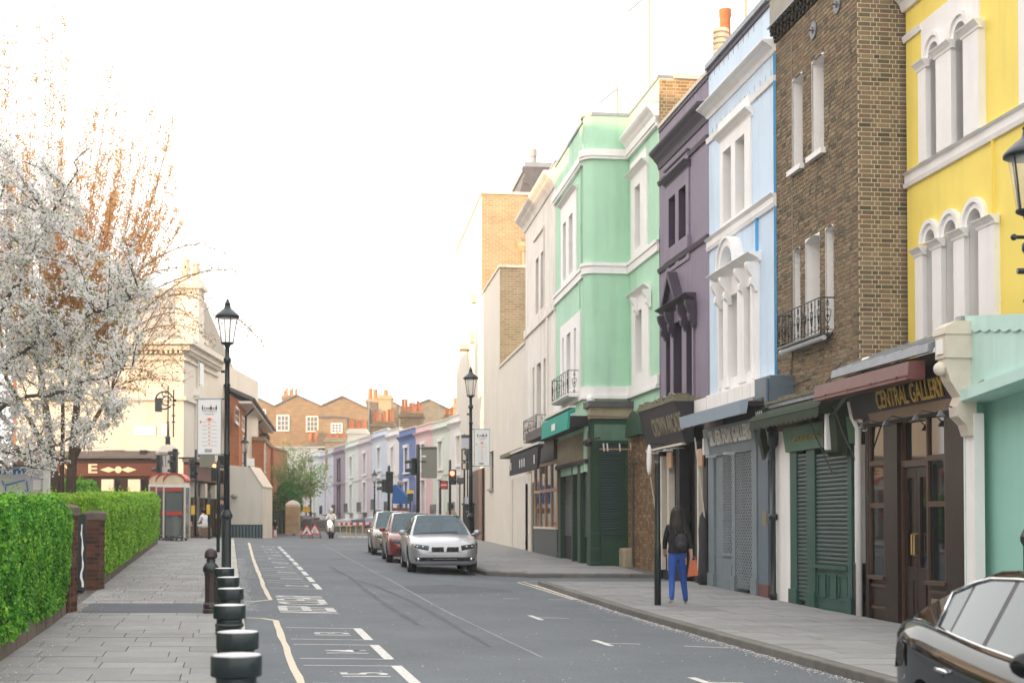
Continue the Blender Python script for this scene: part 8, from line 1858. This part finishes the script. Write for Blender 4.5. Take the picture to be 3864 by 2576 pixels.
def person(lab,loc,rz,mats,pose={},scale=1.0,hair='hair_dark',long_hair=False,fingers=False,helmet=None,fat=1.0):
 """faces local +y"""
 J=dict(BASE);J.update(pose);t=thing('person',lab,'person',loc,rz);names=list(J);verts=[Vector(J[k])*scale for k in names];edges=[(names.index(a),names.index(b))for a,b in BON];rad=[(RAD[k][0]*scale*fat,RAD[k][1]*scale*fat)for k in names];reg=[REG[k]for k in names]
 if fingers:
  for s_,g in(('L',-1),('R',1)):
   w_,p_=Vector(J['wrist'+s_])*scale,Vector(J['palm'+s_])*scale;d=(p_-w_).normalized();sd_=Vector((0,1,0));i0=names.index('palm'+s_)
   for k in range(5):
    b_=p_+sd_*(.03-.015*k)*scale if k<4 else p_+sd_*.035*scale-d*.03
    l_=(.05,.06,.055,.042,.045)[k]*scale;mid=b_+d*l_*.6+(Vector((-g*.008,0,0))if k<4 else sd_*.03);tip=mid+d*l_*.5+Vector((-g*.02,0,0));a=len(verts)
    verts+=[mid,tip];edges+=[(i0,a),(a,a+1)];rad+=[(.010,.010),(.008,.008)];reg+=['skin','skin']
 me=bpy.data.meshes.new('body');me.from_pydata(verts,edges,[]);o=new('body',me,t)
 md=o.modifiers.new('skin','SKIN');md.use_smooth_shade=True;sv=me.skin_vertices[0].data
 for i,q in enumerate(rad):sv[i].radius=q;sv[i].use_root=(names[i]=='pelvis')if i<len(names)else False
 sb=o.modifiers.new('sub','SUBSURF');sb.levels=2;sb.render_levels=2
 bpy.context.view_layer.update();dg=bpy.context.evaluated_depsgraph_get();nm=bpy.data.meshes.new_from_object(o.evaluated_get(dg));o.modifiers.clear();o.data=nm
 keys=['skin','top','legs','shoeL','shoeR'];nm.materials.clear()
 for k in keys:nm.materials.append(MAT(mats[k]))
 for p in nm.polygons:
  c=p.center;best=None;bd=1e9
  for(a,b)in edges:
   A,B_=verts[a],verts[b];ab=B_-A;k=max(0,min(1,(c-A).dot(ab)/max(1e-9,ab.length_squared)));q=(c-(A+ab*k)).length
   if q<bd:bd=q;best=reg[b]if(k>.5 or(reg[b].startswith('shoe')and k>.05))else reg[a]
  p.material_index=keys.index(best);p.use_smooth=True
 hc=(Vector(J['chin'])*.35+Vector(J['crown'])*.65)*scale;hm=MB()
 if helmet:hm.ball((hc.x,hc.y-.01,hc.z+.02),.135*scale,14,.95,1.1,1.05);hm.build('helmet',helmet,t,smooth=True)
 else:
  hm.ball((hc.x,hc.y-.025*scale,hc.z+.02*scale),.112*scale,14,.92,1.02,1.08)
  if long_hair:
   hm=MB();hq=random.Random(4);pr=[(.03,.145),(.08,.13),(.108,.085),(.118,.02),(.128,-.08),(.14,-.18),(.132,-.27),(.09,-.35),(.04,-.38)];nn=22;rows_=[]
   for r__,zz in pr:rows_.append([((r__*(1+.10*math.sin(i*3.1)+hq.uniform(-.04,.04)))*math.cos(6.283*i/nn)*scale+hc.x,(r__*.72*(1+hq.uniform(-.05,.05)))*math.sin(6.283*i/nn)*scale+hc.y-.055*scale,(zz+hq.uniform(-.012,.012))*scale+hc.z)for i in range(nn)])
   for A_,B__ in zip(rows_,rows_[1:]):hm.strip(A_+A_[:1],B__+B__[:1])
   hm.face(rows_[0]);hm.face(rows_[-1][::-1])
  hm.build('hair',hair,t,smooth=True)
 fm=MB();f0=hc+Vector((0,.085*scale,-.02*scale));fm.ball((f0.x,f0.y+.01,f0.z-.005),.015*scale,6,.8,1.2,1.4);fm.build('nose',mats['skin'],t,smooth=True)
 em=MB()
 for g in(-1,1):em.ball((f0.x+g*.03*scale,f0.y-.005,f0.z+.02*scale),.009*scale,6)
 em.ball((f0.x,f0.y-.006,f0.z-.045*scale),.012*scale,6,1.6,.5,.5);stuff(em.build('eyes_and_mouth','print_dark',t))
 return t
W_=dict(skin='skin',top='top_black',legs='jeans_blue',shoeL='shoe_pale',shoeR='shoe_yellow')
Y=26.0;x=(2555-CX)/F*Y
walk={'pelvis':(0,0,.93),'hipL':(-.085,0,.87),'hipR':(.085,0,.87),'kneeL':(-.10,-.02,.48),'ankleL':(-.135,-.20,.13),'toeL':(-.155,-.06,.045),'kneeR':(.125,.14,.50),'ankleR':(.175,.14,.09),'toeR':(.185,.28,.04),'elbowL':(-.215,.05,1.10),'wristL':(-.20,.17,.92),'palmL':(-.19,.21,.88),'elbowR':(.215,-.08,1.11),'wristR':(.235,-.10,.88),'palmR':(.235,-.09,.81)}
wo=person('woman with long dark hair and blue jeans walking away on the right pavement',(x,Y,gz(x,Y)),R(3),W_,walk,1.02,long_hair=True,fingers=True,fat=1.08)
m=MB();rows_=[[(rx*math.cos(6.283*i/18)*(1+.05*math.sin(i*2.3)),ry*math.sin(6.283*i/18)-.01,z)for i in range(18)]for rx,ry,z in((.12,.10,1.44),(.178,.125,1.36),(.172,.13,1.2),(.155,.125,1.08),(.172,.135,.95),(.168,.13,.945))]
for A_,B__ in zip(rows_,rows_[1:]):m.strip(A_+A_[:1],B__+B__[:1])
m.build('jacket','top_black',wo,smooth=True)
t=thing('backpack','small dark backpack on the walking woman','bag',(x+.05,Y-.15,gz(x,Y)+1.0));m=MB();m.ball((0,-.05,.14),.13,12,.9,.55,1.3);m.build('sack','pack_dark',t,smooth=True);m=MB();m.ball((0,-.14,.08),.085,10,1,.5,.9);m.build('pocket','pack_dark',t,smooth=True);m=MB();m.tube([(-.09,-.02,.3),(-.11,.08,.42),(-.1,.2,.36)],.015,5);m.tube([(.09,-.02,.3),(.07,.08,.42),(.06,.2,.36)],.015,5);m.build('straps','pack_dark',t)
t=thing('orange_bag','orange cloth bag hanging at the walking woman\'s right side','bag',(x+.27,Y-.05,gz(x,Y)+.52));m=MB();m.prism([(-.09,0),(.10,.02),(.07,.30),(-.05,.30)],'y',-.04,.04);m.build('sack','orange_cloth',t,fix=True);m=MB();m.tube([(-.04,0,.3),(-.03,.0,.36),(.03,0,.36),(.06,0,.3)],.008,5);m.build('handle','orange_cloth',t)
Y=58;x=(1702-CX)/F*Y;g=gz(x,Y);person('man in tan jacket with a pale backpack walking beyond the parked cars',(x,Y,g),R(5),dict(skin='skin',top='top_tan',legs='jeans_dark',shoeL='top_black',shoeR='top_black'),{},1.06)
t=thing('backpack','pale grey backpack on the man in the tan jacket','bag',(x,Y-.14,g+1.05));m=MB();m.ball((0,-.05,.17),.15,10,.9,.6,1.4);m.build('sack','print_faint',t,smooth=True)
Y=80.0;x=(1250-CX)/F*Y;g=gz(x,Y)+ROAD;t=thing('motor_scooter','pale scooter with its headlamp lit coming up to the junction','scooter',(x,Y,g))
m=MB();m.lathe([(.14,-.05),(.24,-.05),(.25,0),(.24,.05),(.14,.05)],(0,-.55,.25),18,Matrix.Rotation(R(90),3,'Y'));m.build('wheel','rubber',t);m=MB();m.lathe([(.14,-.05),(.24,-.05),(.25,0),(.24,.05),(.14,.05)],(0,.65,.25),18,Matrix.Rotation(R(90),3,'Y'));m.build('wheel','rubber',t)
m=MB();m.raw([(-.10,-.70,.42),(.10,-.70,.42),(.22,-.42,.30),(-.22,-.42,.30),(-.14,-.60,.95),(.14,-.60,.95),(.26,-.40,.80),(-.26,-.40,.80)],[(0,1,5,4),(1,2,6,5),(2,3,7,6),(3,0,4,7),(4,5,6,7),(3,2,1,0)]);m.build('front_shield','helmet',t,bevel=.04)
m=MB();m.ball((0,.35,.55),.30,12,.75,1.6,.7);m.build('rear_body','plate_grey',t,smooth=True);bx(t,'footboard','plastic_black',-.18,.18,-.4,.2,.22,.32);m=MB();m.ball((0,.25,.80),.2,10,.8,1.8,.35);m.build('seat','plastic_black',t,smooth=True)
m=MB();m.tube([(-.34,-.42,1.05),(-.1,-.55,1.0),(.1,-.55,1.0),(.34,-.42,1.05)],.02,6);m.build('handlebar','plastic_black',t);m=MB();m.ball((0,-.74,.90),.10,10,1,.5,1);m.build('headlamp','lamp_on',t,smooth=True);m=MB();m.ball((0,-.62,.5),.13,10,.8,.6,1.1);m.build('mudguard','plastic_black',t,smooth=True)
sit={'pelvis':(0,0,.95),'spine':(0,.06,1.12),'chest':(0,.10,1.30),'neck':(0,.11,1.43),'chin':(0,.13,1.50),'crown':(0,.13,1.63),'hipL':(-.1,.03,.90),'hipR':(.1,.03,.90),'kneeL':(-.20,.42,.80),'kneeR':(.20,.42,.80),'ankleL':(-.20,.42,.40),'ankleR':(.20,.42,.40),'toeL':(-.21,.56,.36),'toeR':(.21,.56,.36),'shL':(-.17,.10,1.36),'shR':(.17,.10,1.36),'elbowL':(-.27,.27,1.14),'elbowR':(.27,.27,1.14),'wristL':(-.28,.48,1.06),'wristR':(.28,.48,1.06),'palmL':(-.28,.55,1.07),'palmR':(.28,.55,1.07)}
person('scooter rider in white top and grey helmet',(x,Y+.08,g-.02),R(180),dict(skin='skin',top='top_white',legs='jeans_dark',shoeL='top_black',shoeR='top_black'),sit,1.0,helmet='helmet')
Y=83;x=(1008-CX)/F*Y;g=gz(x,Y)+ROAD
push={'elbowL':(-.22,.10,1.13),'wristL':(-.20,.32,1.03),'palmL':(-.19,.38,1.03),'elbowR':(.22,.10,1.13),'wristR':(.20,.32,1.03),'palmR':(.19,.38,1.03)}
person('adult in dark clothes pushing the red pushchair across the junction',(x+.02,Y,g),R(175),dict(skin='skin',top='top_black',legs='jeans_dark',shoeL='top_black',shoeR='top_black'),push,.99)
t=thing('pushchair','black and red pushchair at the far left of the junction','pushchair',(x-.12,Y-.75,g));m=MB();m.ball((0,0,.72),.28,12,.9,1.0,.95);m.build('hood','plastic_black',t,smooth=True);m=MB();m.prism([(-.2,.25),(.2,.25),(.22,.55),(-.22,.55)],'y',-.35,.1);m.build('seat','red_plastic',t,fix=True)
for sx in(-.22,.22):
 for sy in(-.35,.25):m=MB();m.lathe([(.05,-.02),(.11,-.02),(.11,.02),(.05,.02)],(sx,sy,.11),12,Matrix.Rotation(R(90),3,'Y'));m.build('wheel','rubber',t)
m=MB();m.tube([(-.22,.3,.2),(-.2,.38,.95),(.2,.38,.95),(.22,.3,.2)],.016,5);m.build('handle','plate_grey',t)
t=thing('shopping_bag','orange and white carrier bag hung beside the pushchair','bag',(x+.38,Y-.5,g));m=MB();m.prism([(-.1,.0),(.12,.0),(.06,.5),(-.05,.5)],'y',-.07,.07);m.build('bag','orange_cloth',t,fix=True);bx(t,'white_side','top_white',.12,.26,-.06,.06,.05,.4)
Y=83.5;x=(1039-CX)/F*Y;person('small child in a dark coat beside the pushchair',(x,Y,gz(x,Y)+ROAD),R(160),dict(skin='skin',top='top_black',legs='jeans_dark',shoeL='shoe_pale',shoeR='shoe_pale'),{},.62,fat=1.15)
seat={'pelvis':(0,0,.50),'spine':(0,.04,.68),'chest':(0,.10,.87),'neck':(0,.13,1.0),'chin':(0,.16,1.07),'crown':(0,.17,1.19),'hipL':(-.1,.05,.48),'hipR':(.1,.05,.48),'kneeL':(-.12,.45,.50),'kneeR':(.12,.45,.50),'ankleL':(-.12,.42,.08),'ankleR':(.12,.42,.08),'toeL':(-.12,.56,.04),'toeR':(.12,.56,.04),'shL':(-.17,.09,.92),'shR':(.17,.09,.92),'elbowL':(-.22,.15,.68),'elbowR':(.22,.15,.68),'wristL':(-.15,.36,.62),'wristR':(.15,.36,.62),'palmL':(-.12,.42,.6),'palmR':(.12,.42,.6)}
for px,lab,col_,rr_ in((775,'person in white seated on the kerb outside the pub','top_white',R(60)),(712,'person with bare legs seated on the wooden crate by the phone box','top_black',R(180))):
 Y=62;x=(px-CX)/F*Y;g=gz(x,Y);person(lab,(x,Y,g),rr_,dict(skin='skin',top=col_,legs='top_white' if 'white' in lab else 'skin',shoeL='top_black',shoeR='top_black'),seat,.98)
 t=thing('wooden_crate','tan wooden crate under the %s person'%('white-clothed' if 'white' in lab else 'bare-legged'),'crate',(x,Y+.02,g))
 for k in range(3):bx(t,'slat','wood_fascia',-.24,.24,-.2,.2,.02+k*.13,.13+k*.13)
Y=60;x=(838-CX)/F*Y;person('person in black standing behind the left lamp post',(x,Y,gz(x,Y)),R(170),dict(skin='skin',top='top_black',legs='top_black',shoeL='top_black',shoeR='top_black'),{},1.0)
t=thing('market_stall','small stall under a bright blue sloping sheet beyond the gold car','stall',at_ground(1500,78));z=lambda py:zrel(t,0,py);q=lambda px:(px-1500)/F*78
m=MB();m.prism([(q(1484),z(1830)),(q(1490),z(1826)),(q(1537),z(1874)),(q(1537),z(1898)),(q(1478),z(1898))],'y',0,2.2);m.build('sheet','canvas_blue',t,fix=True)
for a in(1480,1535):m=MB();m.tube([(q(a),.1,0),(q(a),.1,z(1898))],.03,5);m.build('leg','plate_grey',t)
bx(t,'counter','maroon',q(1480),q(1537),.1,2,z(1935),z(1915))
hz=MB();hz.box(-90,60,-60,262,-2.5,27);o=hz.build('haze','sign_white');o.data.materials.clear()
m_=bpy.data.materials.new('haze_air');m_.use_nodes=True;n_=m_.node_tree;n_.nodes.clear();ou=n_.nodes.new('ShaderNodeOutputMaterial');pv=n_.nodes.new('ShaderNodeVolumePrincipled')
pv.inputs['Color'].default_value=(1,.97,.93,1);pv.inputs['Density'].default_value=.0009;pv.inputs['Anisotropy'].default_value=.3;n_.links.new(pv.outputs[0],ou.inputs['Volume']);o.data.materials.append(m_);o['kind']='stuff';o['label']='thin pale haze filling the street'
bpy.context.view_layer.update()
